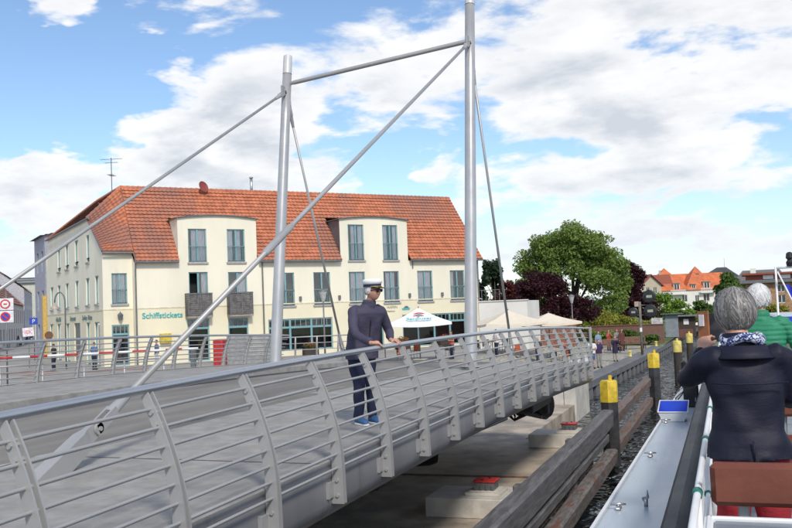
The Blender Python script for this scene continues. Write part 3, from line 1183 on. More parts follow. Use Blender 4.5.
def shopwin(parent, org, ex, nn, s0, s1, z0, z1, n, top=0.62, door=None):
    m1 = MB()
    f = 0.09
    D0, D1 = 0.05, 0.13
    zt = z1 - top
    bar(m1, org, ex, nn, s0, s1, z1 - f, z1, D0, D1)
    bar(m1, org, ex, nn, s0, s1, zt - 0.07, zt + 0.07, D0 - 0.01, D1)
    bar(m1, org, ex, nn, s0, s1, z0, z0 + f, D0, D1)
    w_ = (s1 - s0) / n
    for i in range(n + 1):
        c = s0 + w_ * i
        c = min(max(c, s0 + f / 2), s1 - f / 2)
        bar(m1, org, ex, nn, c - f / 2 - 0.03 * (0 < i < n), c + f / 2 + 0.03 * (0 < i < n), z0 + f, z1 - f, D0, D1 - 0.005)
    for i in range(n):
        for k in range(1, 4):
            c = s0 + w_ * i + w_ * k / 4
            bar(m1, org, ex, nn, c - 0.02, c + 0.02, zt + 0.07, z1 - f, D0 + 0.02, D1 - 0.01)
    o = m1.build('shop_window', TEAL, parent)
    for i in range(n):
        for za, zb in ((z0 + f, zt - 0.07), (zt + 0.07, z1 - f)):
            q = MB()
            a, b = s0 + w_ * i + 0.07, s0 + w_ * (i + 1) - 0.07
            p = lambda s, z: org + ex * s - nn * 0.10 + V(0, 0, z)
            q.quad(p(a, za), p(b, za), p(b, zb), p(a, zb))
            q.build('pane', GLASS, o)
    return o


NF = -E2                        # outward normal of the front
NL = -E1                        # outward normal of the left facade
# openings of the front
row2 = [(10.05, 11.40), (12.92, 14.27), (15.82, 17.18), (18.78, 20.14), (21.80, 23.18), (24.84, 26.22)]
FR = [(s0, s1, 5.42, 7.80) for s0, s1 in row2]
FR += [(3.64, 4.98, 5.35, 7.93), (6.43, 7.80, 5.35, 7.90)]
DW1 = [(3.66, 4.95, 8.60, 10.90), (6.43, 7.72, 8.60, 10.90)]
DW2 = [(15.87, 17.2, 8.66, 11.36), (18.83, 20.16, 8.66, 11.36)]
SHOP = [(3.47, 4.98, GZ + 0.02, 4.72), (6.34, 7.80, GZ + 0.02, 4.70), (9.3, 14.33, GZ + 0.35, 4.48), (15.85, 18.62, GZ + 0.1, 4.46), (20.3, 26.15, GZ + 0.1, 4.42)]
mb = MB()
wall_open(mb, BO, E1, NF, 0, 27.6, 5.57, 8.62, [r_ for r_ in FR if True])
bare = [(s0, s1, max(z0, 0), min(z1, 5.57)) for s0, s1, z0, z1 in FR]
wall_open(mb, BO, E1, NF, 0, 27.6, GZ - 0.3, 5.57, SHOP + [r_ for r_ in bare if r_[2] < 5.57], 0.16, 1)
for s0, s1, top, dw in ((2.95, 8.60, 11.62, DW1), (15.18, 21.03, 11.74, DW2)):
    wall_open(mb, BO, E1, NF, s0, s1, 8.62, top, dw)
    # arched head of the dormer wall
    n = 12
    arc = [(s0 + (s1 - s0) * i / n, top + 0.20 * (1 - (2 * i / n - 1) ** 2)) for i in range(n + 1)]
    mb.poly([fp(s0, 0, top), fp(s1, 0, top)] + [fp(s, 0, z) for s, z in reversed(arc[1:-1])])
    # cheeks
    for s, k in ((s0, 2 if s0 > 10 else 0), (s1, 2)):
        mb.poly([fp(s, 0, 8.62), fp(s, 0, top), fp(s, 2.35, top), fp(s, -0.02, 8.62)], k)
# right gable
mb.poly([fp(27.6, 0, GZ - 0.3), fp(27.6, 8.2, GZ - 0.3), fp(27.6, 8.2, 8.7), fp(27.6, 4.1, 14.1), fp(27.6, 0, 8.7)])
mb.quad(fp(27.6, 8.2, GZ - 0.3), fp(0, 8.2, GZ - 0.3), fp(0, 8.2, 8.7), fp(27.6, 8.2, 8.7))
# left end bay, set back a little
BAY = [(-1.35, -0.35, 5.93, 7.95), ]
BAYD = [(-1.40, -0.28, GZ + 0.02, 4.55)]
BB = BO + E2 * 0.6
SL = -1.92
wall_open(mb, BB, E1, NF, SL, 0, 5.57, 9.3, BAY)
wall_open(mb, BB, E1, NF, SL, 0, GZ - 0.3, 5.57, BAYD, 0.16, 1)
mb.quad(fp(0, 0, GZ - 0.3), fp(0, 0.6, GZ - 0.3), fp(0, 0.6, 9.2), fp(0, 0, 8.62))
# left facade
LO = BO + E1 * SL + E2 * 0.6
LW = 22.4
L3 = [(4.05, 5.05), (8.0, 9.35), (11.8, 13.25), (15.4, 16.8)]
L2 = [(1.25, 2.40), (4.25, 5.45), (8.15, 9.40), (12.1, 13.4), (15.7, 17.0), (19.05, 20.5)]
LG = [(1.15, 2.85), (4.2, 5.6), (7.9, 10.2), (12.0, 13.5), (15.75, 17.5), (19.2, 21.1)]
LR3 = [(a, b, 9.0, 10.9) for a, b in L3]
LR2 = [(a, b, 6.0, 7.9) for a, b in L2]
LRG = [(a, b, GZ + 0.02, 4.79) for a, b in LG]
EXL = E2
wall_open(mb, LO, EXL, NL, 0, LW, 5.57, 9.3, LR2 + [(a, b, 9.0, 9.3) for a, b in L3])
wall_open(mb, LO, EXL, NL, 4.0, LW - 1.2, 9.3, 11.98, [(a, b, 9.3, 10.9) for a, b in L3])
wall_open(mb, LO, EXL, NL, 0, LW, GZ - 0.3, 5.57, LRG, 0.16, 1)
lp = lambda t, z: LO + E2 * t + V(0, 0, z)
mb.poly([lp(0, 9.3), lp(4.0, 9.3), lp(4.0, 11.98)])
mb.poly([lp(LW - 1.2, 9.3), lp(LW, 9.3), lp(LW - 1.2, 11.98)])
mb.quad(lp(LW, GZ - 0.3), lp(LW, GZ - 0.3) + E1 * 10, lp(LW, 11) + E1 * 10, lp(LW, 11))
mb.build('wall', [CREAM, CREAM_Y, ZINC], bl)
# string course
mb = MB()
bar(mb, BO, E1, NF, 0, 27.6, 5.53, 5.61, -0.025, 0.0)
bar(mb, BB, E1, NF, SL, -0.01, 5.53, 5.61, -0.025, 0.0)
bar(mb, LO, EXL, NL, 0, LW, 5.53, 5.61, -0.025, 0.0)
mb.build('string_course', mat('string_render', (0.66, 0.60, 0.44), 0.9), bl)
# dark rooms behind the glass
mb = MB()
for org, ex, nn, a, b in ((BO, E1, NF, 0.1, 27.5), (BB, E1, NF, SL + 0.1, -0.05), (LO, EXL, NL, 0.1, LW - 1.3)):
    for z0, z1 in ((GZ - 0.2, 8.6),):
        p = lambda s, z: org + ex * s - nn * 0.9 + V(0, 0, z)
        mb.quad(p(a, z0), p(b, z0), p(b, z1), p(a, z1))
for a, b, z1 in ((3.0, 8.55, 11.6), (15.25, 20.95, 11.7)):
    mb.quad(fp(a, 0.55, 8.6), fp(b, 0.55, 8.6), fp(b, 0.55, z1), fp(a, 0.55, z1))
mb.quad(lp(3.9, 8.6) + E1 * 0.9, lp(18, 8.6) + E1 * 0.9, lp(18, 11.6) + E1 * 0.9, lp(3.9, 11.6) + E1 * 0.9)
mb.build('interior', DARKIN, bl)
for s0, s1, z0, z1 in FR[:6]:
    window(bl, BO, E1, NF, s0, s1, z0, z1)
for i, (s0, s1, z0, z1) in enumerate(FR[6:]):
    window(bl, BO, E1, NF, s0, s1, z0, z1, 'plain', open_left=(i == 0))
for s0, s1, z0, z1 in DW1 + DW2:
    window(bl, BO, E1, NF, s0, s1, z0, z1)
for s0, s1, z0, z1 in BAY:
    window(bl, BB, E1, NF, s0, s1, z0, z1)
shopwin(bl, BB, E1, NF, *BAYD[0], 1)
for i, q in enumerate(SHOP):
    shopwin(bl, BO, E1, NF, *q, (1, 1, 3, 2, 4)[i])
for q in LR3:
    window(bl, LO, EXL, NL, *q, 'single')
for q in LR2:
    window(bl, LO, EXL, NL, *q, 'single')
GREYDOOR = mat('grey_door', (0.13, 0.135, 0.15), 0.5)
for i, q in enumerate(LRG):
    if i == 2:
        m1 = MB()
        bar(m1, LO, EXL, NL, q[0], q[1], q[2], q[3], 0.10, 0.15)
        m1.build('door', GREYDOOR, bl)
    else:
        window(bl, LO, EXL, NL, *q, 'single')
# wooden-slat balconies
for s0, s1 in ((3.33, 5.06), (6.28, 7.98)):
    m1 = MB()
    bar(m1, BO, E1, NF, s0, s1, 4.80, 4.93, -0.62, 0.0)
    bo = m1.build('balcony', mat('balcony_slab', (0.30, 0.26, 0.235), 0.85), bl)
    z = 4.96
    while z < 6.36:
        m1 = MB()
        bar(m1, BO, E1, NF, s0, s1, z, z + 0.125, -0.62, -0.585)
        bar(m1, BO, E1, NF, s0, s0 + 0.035, z, z + 0.125, -0.585, 0.0)
        bar(m1, BO, E1, NF, s1 - 0.035, s1, z, z + 0.125, -0.585, 0.0)
        m1.build('slat', BALC, bo)
        z += 0.14
    m1 = MB()
    for s in (s0 + 0.02, (s0 + s1) / 2, s1 - 0.06):
        bar(m1, BO, E1, NF, s, s + 0.05, 4.93, 6.42, -0.66, -0.622)
    bar(m1, BO, E1, NF, s0 - 0.02, s1 + 0.02, 6.40, 6.46, -0.66, -0.57)
    m1.build('balcony_frame', ZINC, bo)

# ---- tiled roofs
TP = 0.30      # tile width
def tiled(mb, a0, a1, b0, b1, cuts=None, rows=26, flip=False):
    """courses of pantiles on the plane between eave a0-a1 and ridge b0-b1"""
    a0, a1, b0, b1 = [np.asarray(q, float) for q in (a0, a1, b0, b1)]
    ex = (a1 - a0) / np.linalg.norm(a1 - a0)
    nrm = np.cross(ex, b0 - a0)
    nrm /= np.linalg.norm(nrm)
    if nrm[2] < 0:
        nrm = -nrm
    for i in range(rows):
        v0, v1 = i / rows, (i + 1.12) / rows
        lo = [a0 + (b0 - a0) * v for v in (v0, v1)]
        hi = [a1 + (b1 - a1) * v for v in (v0, v1)]
        sa = [(q - a0) @ ex for q in lo]
        sb = [(q - a0) @ ex for q in hi]
        spans = [(max(sa), min(sb))]
        if cuts:
            zc_ = lo[0][2]
            for ca, cb, cz in cuts:
                if zc_ < cz:
                    ns = []
                    for p, q in spans:
                        if cb <= p or ca >= q:
                            ns.append((p, q))
                        else:
                            if ca > p:
                                ns.append((p, ca))
                            if cb < q:
                                ns.append((cb, q))
                    spans = ns
        dv = lo[1] - lo[0]
        dv = dv - ex * (dv @ ex)
        base0 = lo[0] - ex * sa[0]
        for p, q in spans:
            if q - p < 0.05:
                continue
            ks = np.arange(math.floor(p / (TP / 4)), math.ceil(q / (TP / 4)) + 1) * (TP / 4)
            ks = np.clip(ks, p, q)
            jit = wr.uniform(-0.012, 0.012)
            rowa, rowb, rowc = [], [], []
            for s in ks:
                ph = (s / TP) % 1.0
                wv = 0.05 * (0.5 + 0.5 * math.cos(2 * math.pi * ph)) ** 1.5
                pp = base0 + ex * s
                rowc.append(pp + nrm * (0.0) - dv * 0.0)
                rowa.append(pp + nrm * (0.10 + jit + wv) - dv * 0.10)
                rowb.append(pp + dv + nrm * (0.010 + wv))
            mb.grid([rowc, rowa, rowb])


mb = MB()
ev = lambda s: fp(s, -0.30, 8.68)
rg = lambda s: fp(s, 4.10, 14.18)
tiled(mb, ev(0.0), ev(27.85), rg(0.2), rg(27.80), [(2.93, 8.62, 11.72), (15.16, 21.05, 11.85)], 21)
# left triangle of the front slope down to the half hip
A = lp(-0.28, 9.36) - E1 * 0.05
Bp = lp(4.15, 12.02) - E1 * 0.1
R1 = rg(0.2)
E0 = ev(0.0)
F0 = fp(0.0, 0.25, 9.37)
rows_b = 17
for i in range(rows_b):
    v0, v1 = i / rows_b, (i + 1.12) / rows_b
    l0, l1 = A + (Bp - A) * v0, A + (Bp - A) * v1
    h0, h1 = F0 + (R1 - F0) * v0, F0 + (R1 - F0) * v1
    L_ = np.linalg.norm(h0 - l0)
    k_ = max(2, int(L_ / (TP / 4)))
    nv = np.cross(h0 - l0, l1 - l0)
    nv = nv / (np.linalg.norm(nv) + 1e-9)
    if nv[2] < 0:
        nv = -nv
    ra_, rb_, rc_ = [], [], []
    for j in range(k_ + 1):
        u = j / k_
        wv = 0.055 * (0.5 + 0.5 * math.cos(2 * math.pi * u * L_ / TP)) ** 1.5
        p0_, p1_ = l0 + (h0 - l0) * u, l1 + (h1 - l1) * u
        rc_.append(p0_)
        ra_.append(p0_ + nv * (0.10 + wv))
        rb_.append(p1_ + nv * (0.01 + wv))
    mb.grid([rc_, ra_, rb_])
mb.build('roof_tiles', TILE, bl, kind='stuff')
mb = MB()
# back slope, hip and left wing roof
R2 = rg(0.2) + E2 * 8.0
C = lp(LW - 1.1, 12.02) - E1 * 0.1
n = 18
for i in range(n):
    v0, v1 = i / n, (i + 1.1) / n
    a, b = Bp + (R1 - Bp) * v0, C + (R2 - C) * v0
    c, d = Bp + (R1 - Bp) * v1, C + (R2 - C) * v1
    mb.quad(a + V(0, 0, 0.06), b + V(0, 0, 0.06), d, c)
mb.quad(rg(27.8), rg(0.2), fp(0.2, 8.5, 8.7), fp(27.8, 8.5, 8.7))
mb.quad(R1, R2, R2 + E1 * 8 + V(0, 0, -5), R1 + E1 * 8 + V(0, 0, -5))
mb.poly([C, C + E1 * 9, R2])

for p, q in ((0.0, 2.9), (8.65, 15.1), (21.1, 27.8)):
    mb.quad(fp(p, -0.28, 8.64), fp(q, -0.28, 8.64), fp(q, 4.1, 14.1), fp(p, 4.1, 14.1))
mb.build('roof_deck', TILE, bl)
# ridge and hip tiles
mb = MB()
for p, q in ((R1, rg(27.8)), (Bp, R1), (R1, R2), (C, R2)):
    L = np.linalg.norm(q - p)
    k = int(L / 0.38)
    for i in range(k):
        c0 = p + (q - p) * i / k
        c1 = p + (q - p) * (i + 1.05) / k
        mb.tube([c0 + V(0, 0, 0.03), c1 + V(0, 0, 0.01)], [0.13, 0.11], 7)
mb.build('ridge_tiles', TILE, bl, kind='stuff')
# gutters, verge trims and downpipes
for nm, p, q in (('gutter', fp(0.0, -0.36, 8.62), fp(2.9, -0.36, 8.62)), ('gutter', fp(8.65, -0.36, 8.62), fp(15.1, -0.36, 8.62)), ('gutter', fp(21.1, -0.36, 8.62), fp(27.85, -0.36, 8.62)),
                 ('gutter', lp(-0.35, 9.28) - E1 * 0.06, fp(0.0, 0.28, 9.28)), ('gutter', lp(3.3, 11.98) - E1 * 0.16, C - E1 * 0.1 - V(0, 0, 0.04)), ('verge_trim', A + V(0, 0, 0.03), Bp + V(0, 0, 0.03))):
    mb = MB()
    mb.tube([p, q], 0.075, 8)
    mb.build(nm, ZINC, bl, 'auto')
for s, dep, z0, z1 in ((0.05, -0.10, GZ, 9.2), (8.95, -0.08, GZ, 8.6), (27.5, -0.1, GZ, 8.6), (21.4, -0.03, 8.0, 8.6)):
    mb = MB()
    mb.tube([fp(s, dep, z0), fp(s, dep, z1)], 0.055, 8)
    mb.build('downpipe', ZINC, bl, 'auto')
for s0, s1, top in ((2.95, 8.60, 11.62), (15.18, 21.03, 11.74)):
    m1 = MB()
    n = 14
    P = []
    for i in range(n + 1):
        u = -0.03 + 1.06 * i / n
        s = s0 + (s1 - s0) * u
        z = top + 0.20 * (1 - (2 * u - 1) ** 2) + 0.01
        P.append([fp(s, -0.18, z), fp(s, -0.18, z + 0.06), fp(s, 2.9, z + 0.06), fp(s, 2.9, z)])
    m1.grid(P)
    m1.poly(P[0])
    m1.poly(P[-1])
    m1.grid([[q[0], q[3]] for q in P])
    m1.build('dormer_roof', ZINC, bl)
# dish, chimney pipe, aerial
m1 = MB()
m1.lathe(fp(6.0, 3.6, 14.35), [(0.04, -0.10), (0.30, -0.04), (0.44, 0.06), (0.43, 0.07), (0.28, 0.0), (0.02, -0.05)], 18, axis=V(0.9, -0.25, 0.3))
m1.tube([fp(6.0, 3.9, 13.9), fp(6.0, 3.7, 14.35)], 0.03, 6)
m1.build('satellite_dish', mat('dish_red', (0.26, 0.055, 0.04), 0.5), bl, 'auto')
m1 = MB()
m1.tube([fp(10.0, 4.3, 13.9), fp(10.0, 4.3, 15.25)], 0.11, 10)
m1.lathe(fp(10.0, 4.3, 15.27), [(0.16, 0), (0.16, 0.05), (0.05, 0.1)], 10)
m1.build('chimney_pipe', STAINLESS, bl, True)
m1 = MB()
ap = fp(-0.3, 4.6, 14.0)
m1.tube([ap, ap + V(0, 0, 2.35)], 0.03, 6)
for z, l, a in ((2.25, 0.75, 0.3), (2.0, 0.45, 0.3), (1.1, 0.4, 1.9)):
    dx = V(math.cos(a), math.sin(a), 0)
    m1.tube([ap + V(0, 0, z) - dx * l, ap + V(0, 0, z) + dx * l], 0.014, 5)
    for k in range(-3, 4):
        m1.tube([ap + V(0, 0, z) + dx * l * k / 3 - V(-dx[1], dx[0], 0) * 0.22, ap + V(0, 0, z) + dx * l * k / 3 + V(-dx[1], dx[0], 0) * 0.22], 0.008, 4)
m1.build('aerial', ANTENNA, bl)
# facade lamps
for s in (9.5 + 2.3, 14.95, 21.0, 24.0):
    m1 = MB()
    m1.bevbox(V(-0.09, -0.08, 0), V(0.09, 0.08, 0.32), 0.03)
    m1.v = [tuple(fp(s, -0.09, 5.75) + E1 * q[0] + E2 * q[1] + V(0, 0, q[2])) for q in m1.v]
    m1.build('wall_lamp', ZINC, bl)
for org, s in ((BB, -0.88),):
    m1 = MB()
    p = org + E1 * s - E2 * 0.22
    m1.lathe(p + V(0, 0, 4.85), [(0.10, 0), (0.17, 0.25), (0.19, 0.36), (0.05, 0.5)], 8)
    m1.tube([p + E2 * 0.2 + V(0, 0, 5.3), p + V(0, 0, 5.42), p + V(0, 0, 5.3)], 0.02, 6)
    m1.build('wall_lantern', ANTENNA, bl)
# lettering
Zv = V(0, 0, 1)
text_mesh('lettering', 'Schiffstickets', 0.53, TXT_TEAL, bl, M4of(fp(0.42, -0.03, 4.90), E1, Zv, NF), 0.015, bold=0.006)
for t0, txt, sz in ((17.9, 'Hafen-Café', 0.50), (11.6, 'Restaurant', 0.50), (6.9, 'Zur Post - Tickets', 0.46)):
    text_mesh('lettering', txt, sz, mat('grey_letter', (0.12, 0.20, 0.20), 0.6), bl, M4of(lp(t0, 4.98) - E1 * 0.03, -E2, Zv, NL), 0.012, bold=0.004)
text_mesh('lettering', 'HAFEN', 0.30, mat('grey_letter2', (0.34, 0.34, 0.30), 0.6), bl, M4of(fp(18.95, -0.02, 4.95), E1, Zv, NF), 0.01)
text_mesh('lettering', 'Malchow', 0.20, mat('grey_letter2', (0.34, 0.34, 0.30), 0.6), bl, M4of(fp(18.95, -0.02, 4.68), E1, Zv, NF), 0.01)
m1 = MB()
m1.poly([fp(20.35, -0.02, 4.78), fp(20.95, -0.02, 4.78), fp(21.05, -0.02, 4.93), fp(20.27, -0.02, 4.93)], 0)
m1.poly([fp(20.42, -0.021, 4.94), fp(20.95, -0.021, 4.94), fp(20.78, -0.021, 5.10), fp(20.60, -0.021, 5.10)], 1)
m1.build('ship_emblem', [TXT_TEAL, ZINC], bl)

# low white terrace wall at the right end
mb = MB()
mb.box(V(-16.4, 61.7, GZ - 0.3), V(-12.95, 62.0, 5.13))
mb.box(V(-13.2, 62.0, GZ - 0.3), V(-12.96, 66.0, 5.12))
mb.box(V(-16.45, 61.62, 5.13), V(-12.9, 62.06, 5.19))
ob = thing('terrace_wall', 'plain white rendered wall joining the right end of the cream house', 'wall', mb, WHITE_R, (-14.6, 61.9, GZ))
b = MB()
for k in range(5):
    b.tube([(-16.2 + 0.32 * k, 61.9, 5.19), (-16.2 + 0.32 * k, 61.9, 5.95)], 0.02, 6)
b.tube([(-16.3, 61.9, 5.95), (-14.9, 61.9, 5.95)], 0.025, 6)
b.build('terrace_railing', ZINC, ob)

# ================================================================== PASSENGER BOAT
DECKB = mat('boat_deck_paint', (0.42, 0.49, 0.555), 0.32, 0, 0.06, 1.2, 0.05, 40, c2=(0.34, 0.40, 0.46), c2s=1.0, c2lo=0.5, c2hi=0.75, stretch=(3.0, 0.6, 1))
HULLW = mat('hull_white', (0.70, 0.72, 0.74), 0.35, 0, 0.04, 2)
COAM = mat('coaming_black', (0.010, 0.011, 0.016), 0.55, 0, 0.3, 2.5, 0.08, 12)
DECKG = mat('sun_deck', (0.22, 0.24, 0.25), 0.7, 0, 0.1, 4, 0.1, 60)
PAD = mat('brown_vinyl', (0.17, 0.052, 0.030), 0.42, 0, 0.10, 4, 0.12, 25)
GREYM = mat('grey_metal', (0.33, 0.36, 0.385), 0.4, 0.4, 0.08, 5)
GREENC = mat('green_clamp', (0.02, 0.16, 0.13), 0.5)
bt = root('passenger_boat', 'passenger boat with pale blue side deck, black coaming and white pipe rails', 'boat', (1.2, 14, 0))
ex_ = lambda y: -1.477 + 0.0129 * y          # outer edge of the side deck
YS = [-8, 0, 8, 14, 20, 25, 28.5]
bow = [(-1.05, 29.5), (-0.75, 31.6), (-0.2, 33.6), (0.6, 35.3), (1.4, 36.2)]
edge = [(ex_(y), y) for y in YS] + bow
mirror = [(2 * 1.4 - x + 0.0, y) for x, y in reversed(edge[:-1])]
mb = MB()
mb.poly([(x, y, 2.50) for x, y in edge + mirror])
dk = mb.build('side_deck', DECKB, bt)
mb = MB()
ring = edge + mirror
P = [[(x, y, 2.502), (x - 0.02 * (1 if x < 1.4 else -1), y, 2.49), (x - 0.02 * (1 if x < 1.4 else -1), y, 2.38), (x + 0.03 * (1 if x < 1.4 else -1), y, 2.37)] for x, y in ring]
mb.grid(P)
mb.build('rubbing_strake', BLUE, bt)
mb = MB()
mb.grid([[(x + 0.03 * (1 if x < 1.4 else -1), y, 2.38), (x + 0.05 * (1 if x < 1.4 else -1), y, 1.4), (x + 0.14 * (1 if x < 1.4 else -1), y, -0.4)] for x, y in ring])
mb.build('hull', HULLW, bt, True)
# low lip along the deck edge
mb = MB()
mb.grid([[(x + 0.0, y, 2.503), (x + 0.0, y, 2.535), (x + 0.035, y, 2.535), (x + 0.035, y, 2.503)] for x, y in edge[:-1]])
mb.build('deck_lip', HULLW, bt)
# black coaming between side deck and sun deck
cy = [-8, 0, 4, 8, 12, 16, 20, 22.5]
mb = MB()
mb.grid([[(-0.63 - 0.001 * y, y, 2.502), (-0.60, y, 2.75), (-0.46, y, 3.30), (-0.40, y, 3.44), (-0.33, y, 3.46), (-0.27, y, 3.42), (-0.26, y, 3.10)] for y in cy])
mb.poly([(-0.63 - 0.0225, 22.5, 2.502), (-0.46, 22.5, 3.30), (-0.27, 22.5, 3.42), (3.2, 22.5, 3.42), (3.4, 22.5, 2.5)])
mb.build('coaming', COAM, bt, 'auto')
mb = MB()
mb.quad((-0.27, -8, 3.10), (3.1, -8, 3.10), (3.1, 22.45, 3.10), (-0.27, 22.45, 3.10))
mb.build('sun_deck', DECKG, bt)
# pipe rails
for z, rr_ in ((3.93, 0.015), (3.64, 0.012)):
    b = MB()
    b.tube([(-0.15, y, z) for y in (-2, 4, 10, 16, 22)], rr_, 10)
    b.build('pipe_rail', WHITE, bt, True)
y = 0.9
while y < 22:
    b = MB()
    b.tube([(-0.15, y, 3.10), (-0.15, y, 3.93)], 0.016, 10)
    o = b.build('stanchion', WHITE, bt, True)
    for z in (3.917, 3.627):
        b = MB()
        b.tube([(-0.15, y - 0.035, z + 0.013), (-0.15, y + 0.035, z + 0.013)], 0.021, 10)
        b.build('clamp', GREENC, o, True)
    y += 1.45
# white panel boards behind the rails
b = MB()
b.box(V(-0.245, -2, 3.12), V(-0.225, 22.2, 3.50))
b.build('rail_board', WHITE, bt)
# cleats and small fittings on the side deck
def cleat(x, y):
    b = MB()
    b.bevbox(V(x - 0.03, y - 0.06, 2.50), V(x + 0.03, y + 0.06, 2.53), 0.006)
    b.tube([(x - 0.08, y - 0.02, 2.555), (x, y, 2.56), (x + 0.08, y + 0.02, 2.555)], [0.010, 0.018, 0.010], 8)
    b.tube([(x, y, 2.52), (x, y, 2.56)], 0.016, 8)
    b.build('cleat', STAINLESS, bt, True)


for x, y in ((-1.14, 17.0), (-1.13, 13.3), (-1.2, 9.9)):
    cleat(x, y)
b = MB()
b.tube([(-0.93, 10.1, 2.50), (-0.93, 10.1, 2.58)], 0.022, 8)
b.tube([(-0.95, 10.12, 2.57), (-0.91, 10.09, 2.60), (-0.91, 10.07, 2.68)], [0.03, 0.018, 0.008], 8)
b.build('flag_socket', STAINLESS, bt, True)
# wheelhouse roof towards the bow
b = MB()
b.bevbox(V(0.62, 15.6, 4.22), V(2.6, 18.2, 4.34), 0.04)
wh = b.build('wheelhouse_roof', BLUE, bt)
b = MB()
b.bevbox(V(0.70, 15.7, 4.342), V(2.5, 18.1, 4.40), 0.03)
b.build('roof_top', DECKB, wh)
b = MB()
for x, y in ((0.75, 15.75), (0.75, 18.0), (2.45, 15.75), (2.45, 18.0)):
    b.bevbox(V(x - 0.05, y - 0.05, 3.1), V(x + 0.05, y + 0.05, 4.22), 0.01)
b.box(V(0.72, 15.74, 3.1), V(2.48, 15.78, 3.75))
b.build('wheelhouse_frame', WHITE, wh)

# things standing on the boat
cr = root('plastic_crate', 'white flared plastic crate with bright blue inside on the pale boat deck', 'crate', (-1.02, 17.4, 2.504))
def hopper(x0, x1, y0, y1, g, zf, zb, inset):
    b = MB()
    lo = [(x0 + g, y0 + g * 0.5), (x1 - g, y0 + g * 0.5), (x1 - g, y1 - g), (x0 + g, y1 - g)]
    hi = [(x0, y0, zf), (x1, y0, zf), (x1, y1, zb), (x0, y1, zb)]
    lo = [(x, y, 2.506 + inset) for x, y in lo]
    for i in range(4):
        j = (i + 1) % 4
        b.quad(lo[i], lo[j], hi[j], hi[i])
    b.poly(lo)
    return b


hopper(-1.28, -0.76, 17.1, 17.75, 0.07, 2.68, 2.82, 0).build('crate_shell', HULLW, cr)
hopper(-1.265, -0.775, 17.115, 17.735, 0.07, 2.678, 2.818, 0.03).build('crate_liner', BLUE, cr)
b = MB()
b.tube([(-1.28, 17.1, 2.68), (-0.76, 17.1, 2.68), (-0.76, 17.75, 2.82), (-1.28, 17.75, 2.82), (-1.28, 17.1, 2.68)], 0.014, 6)
b.build('crate_rim', HULLW, cr)
sp = root('speaker_box', 'black loudspeaker box with cables standing on the boat side deck', 'loudspeaker', (-0.78, 19.6, 2.504))
b = MB()
b.bevbox(V(-0.93, 19.45, 2.504), V(-0.64, 19.78, 3.04), 0.02)
b.build('cabinet', BLACK, sp)
b = MB()
b.bevbox(V(-0.71, 19.44, 2.62), V(-0.685, 19.452, 2.70), 0.004)
b.build('badge', GREYM, sp)
b = MB()
b.tube([(-0.93, 19.6, 2.97), (-1.05, 20.3, 2.85), (-1.2, 21.5, 2.6), (-1.16, 23.0, 2.53), (-1.10, 23.9, 2.56)], 0.014, 6)
b.tube([(-0.93, 19.6, 2.80), (-1.10, 20.1, 2.56), (-1.18, 21.0, 2.53), (-1.05, 22.4, 2.56), (-0.75, 22.6, 2.75)], 0.012, 6)
b.build('cable', RUBBER, sp, True)
b = MB()
b.lathe((-1.10, 24.0, 2.505), [(0.10, 0), (0.11, 0.03), (0.05, 0.06), (0.06, 0.16), (0.13, 0.34), (0.13, 0.40), (0.05, 0.42)], 14)
b.lathe((-1.10, 24.0, 2.505), [(0.075, 0.42), (0.075, 0.62), (0.02, 0.66)], 12)
thing('bow_lamp', 'small black searchlight on a stand at the bow of the boat', 'lamp', b, BLACK, (-1.10, 24.0, 2.505), smooth='auto')

# benches and table on the sun deck
def bench(x0, x1, y, label, slats=True):
    r_ = root('bench', label, 'bench', ((x0 + x1) / 2, y, 3.1), 'brown padded benches on the sun deck')
    b = MB()
    b.bevbox(V(x0, y - 0.03, 3.875), V(x1, y + 0.035, 4.045), 0.02)
    b.build('back_pad', PAD, r_, 'auto')
    b = MB()
    b.bevbox(V(x0 + 0.02, y - 0.02, 3.66), V(x1, y + 0.02, 3.75), 0.012)
    b.build('back_slat', PAD, r_, 'auto')
    b = MB()
    b.bevbox(V(x0, y + 0.06, 3.50), V(x1, y + 0.46, 3.57), 0.025)
    b.build('seat', PAD, r_, 'auto')
    x = x0 + 0.12
    while x < x1:
        b = MB()
        b.bevbox(V(x - 0.022, y + 0.036, 3.105), V(x + 0.022, y + 0.062, 4.0), 0.005)
        b.bevbox(V(x - 0.022, y + 0.40, 3.105), V(x + 0.022, y + 0.44, 3.50), 0.005)
        b.bevbox(V(x - 0.022, y + 0.062, 3.44), V(x + 0.022, y + 0.44, 3.498), 0.005)
        b.build('leg', GREYM, r_)
        x += 0.62
    return r_


bench(-0.10, 1.7, 3.86, 'brown vinyl padded bench right behind the woman in the navy jacket')
bench(0.20, 1.9, 6.75, 'brown padded bench between the navy jacket and the green jacket')
t_ = root('deck_table', 'grey metal table with white rim in the bottom right corner', 'table', (0.6, 3.25, 3.1))
b = MB()
b.bevbox(V(-0.085, 2.85, 3.885), V(1.5, 3.42, 3.915), 0.008)
b.build('table_top', mat('brushed_top', (0.24, 0.28, 0.31), 0.3, 0.5, 0.25, 3, 0.05, 30, stretch=(0.6, 9, 1)), t_)
b = MB()
b.bevbox(V(-0.10, 3.42, 3.865), V(1.52, 3.445, 3.927), 0.006)
b.bevbox(V(-0.11, 2.83, 3.865), V(-0.085, 3.445, 3.927), 0.006)
b.build('table_rim', WHITE, t_)
for x in (0.1, 1.3):
    b = MB()
    b.bevbox(V(x - 0.03, 3.1, 3.105), V(x + 0.03, 3.16, 3.885), 0.01)
    b.build('leg', GREYM, t_)

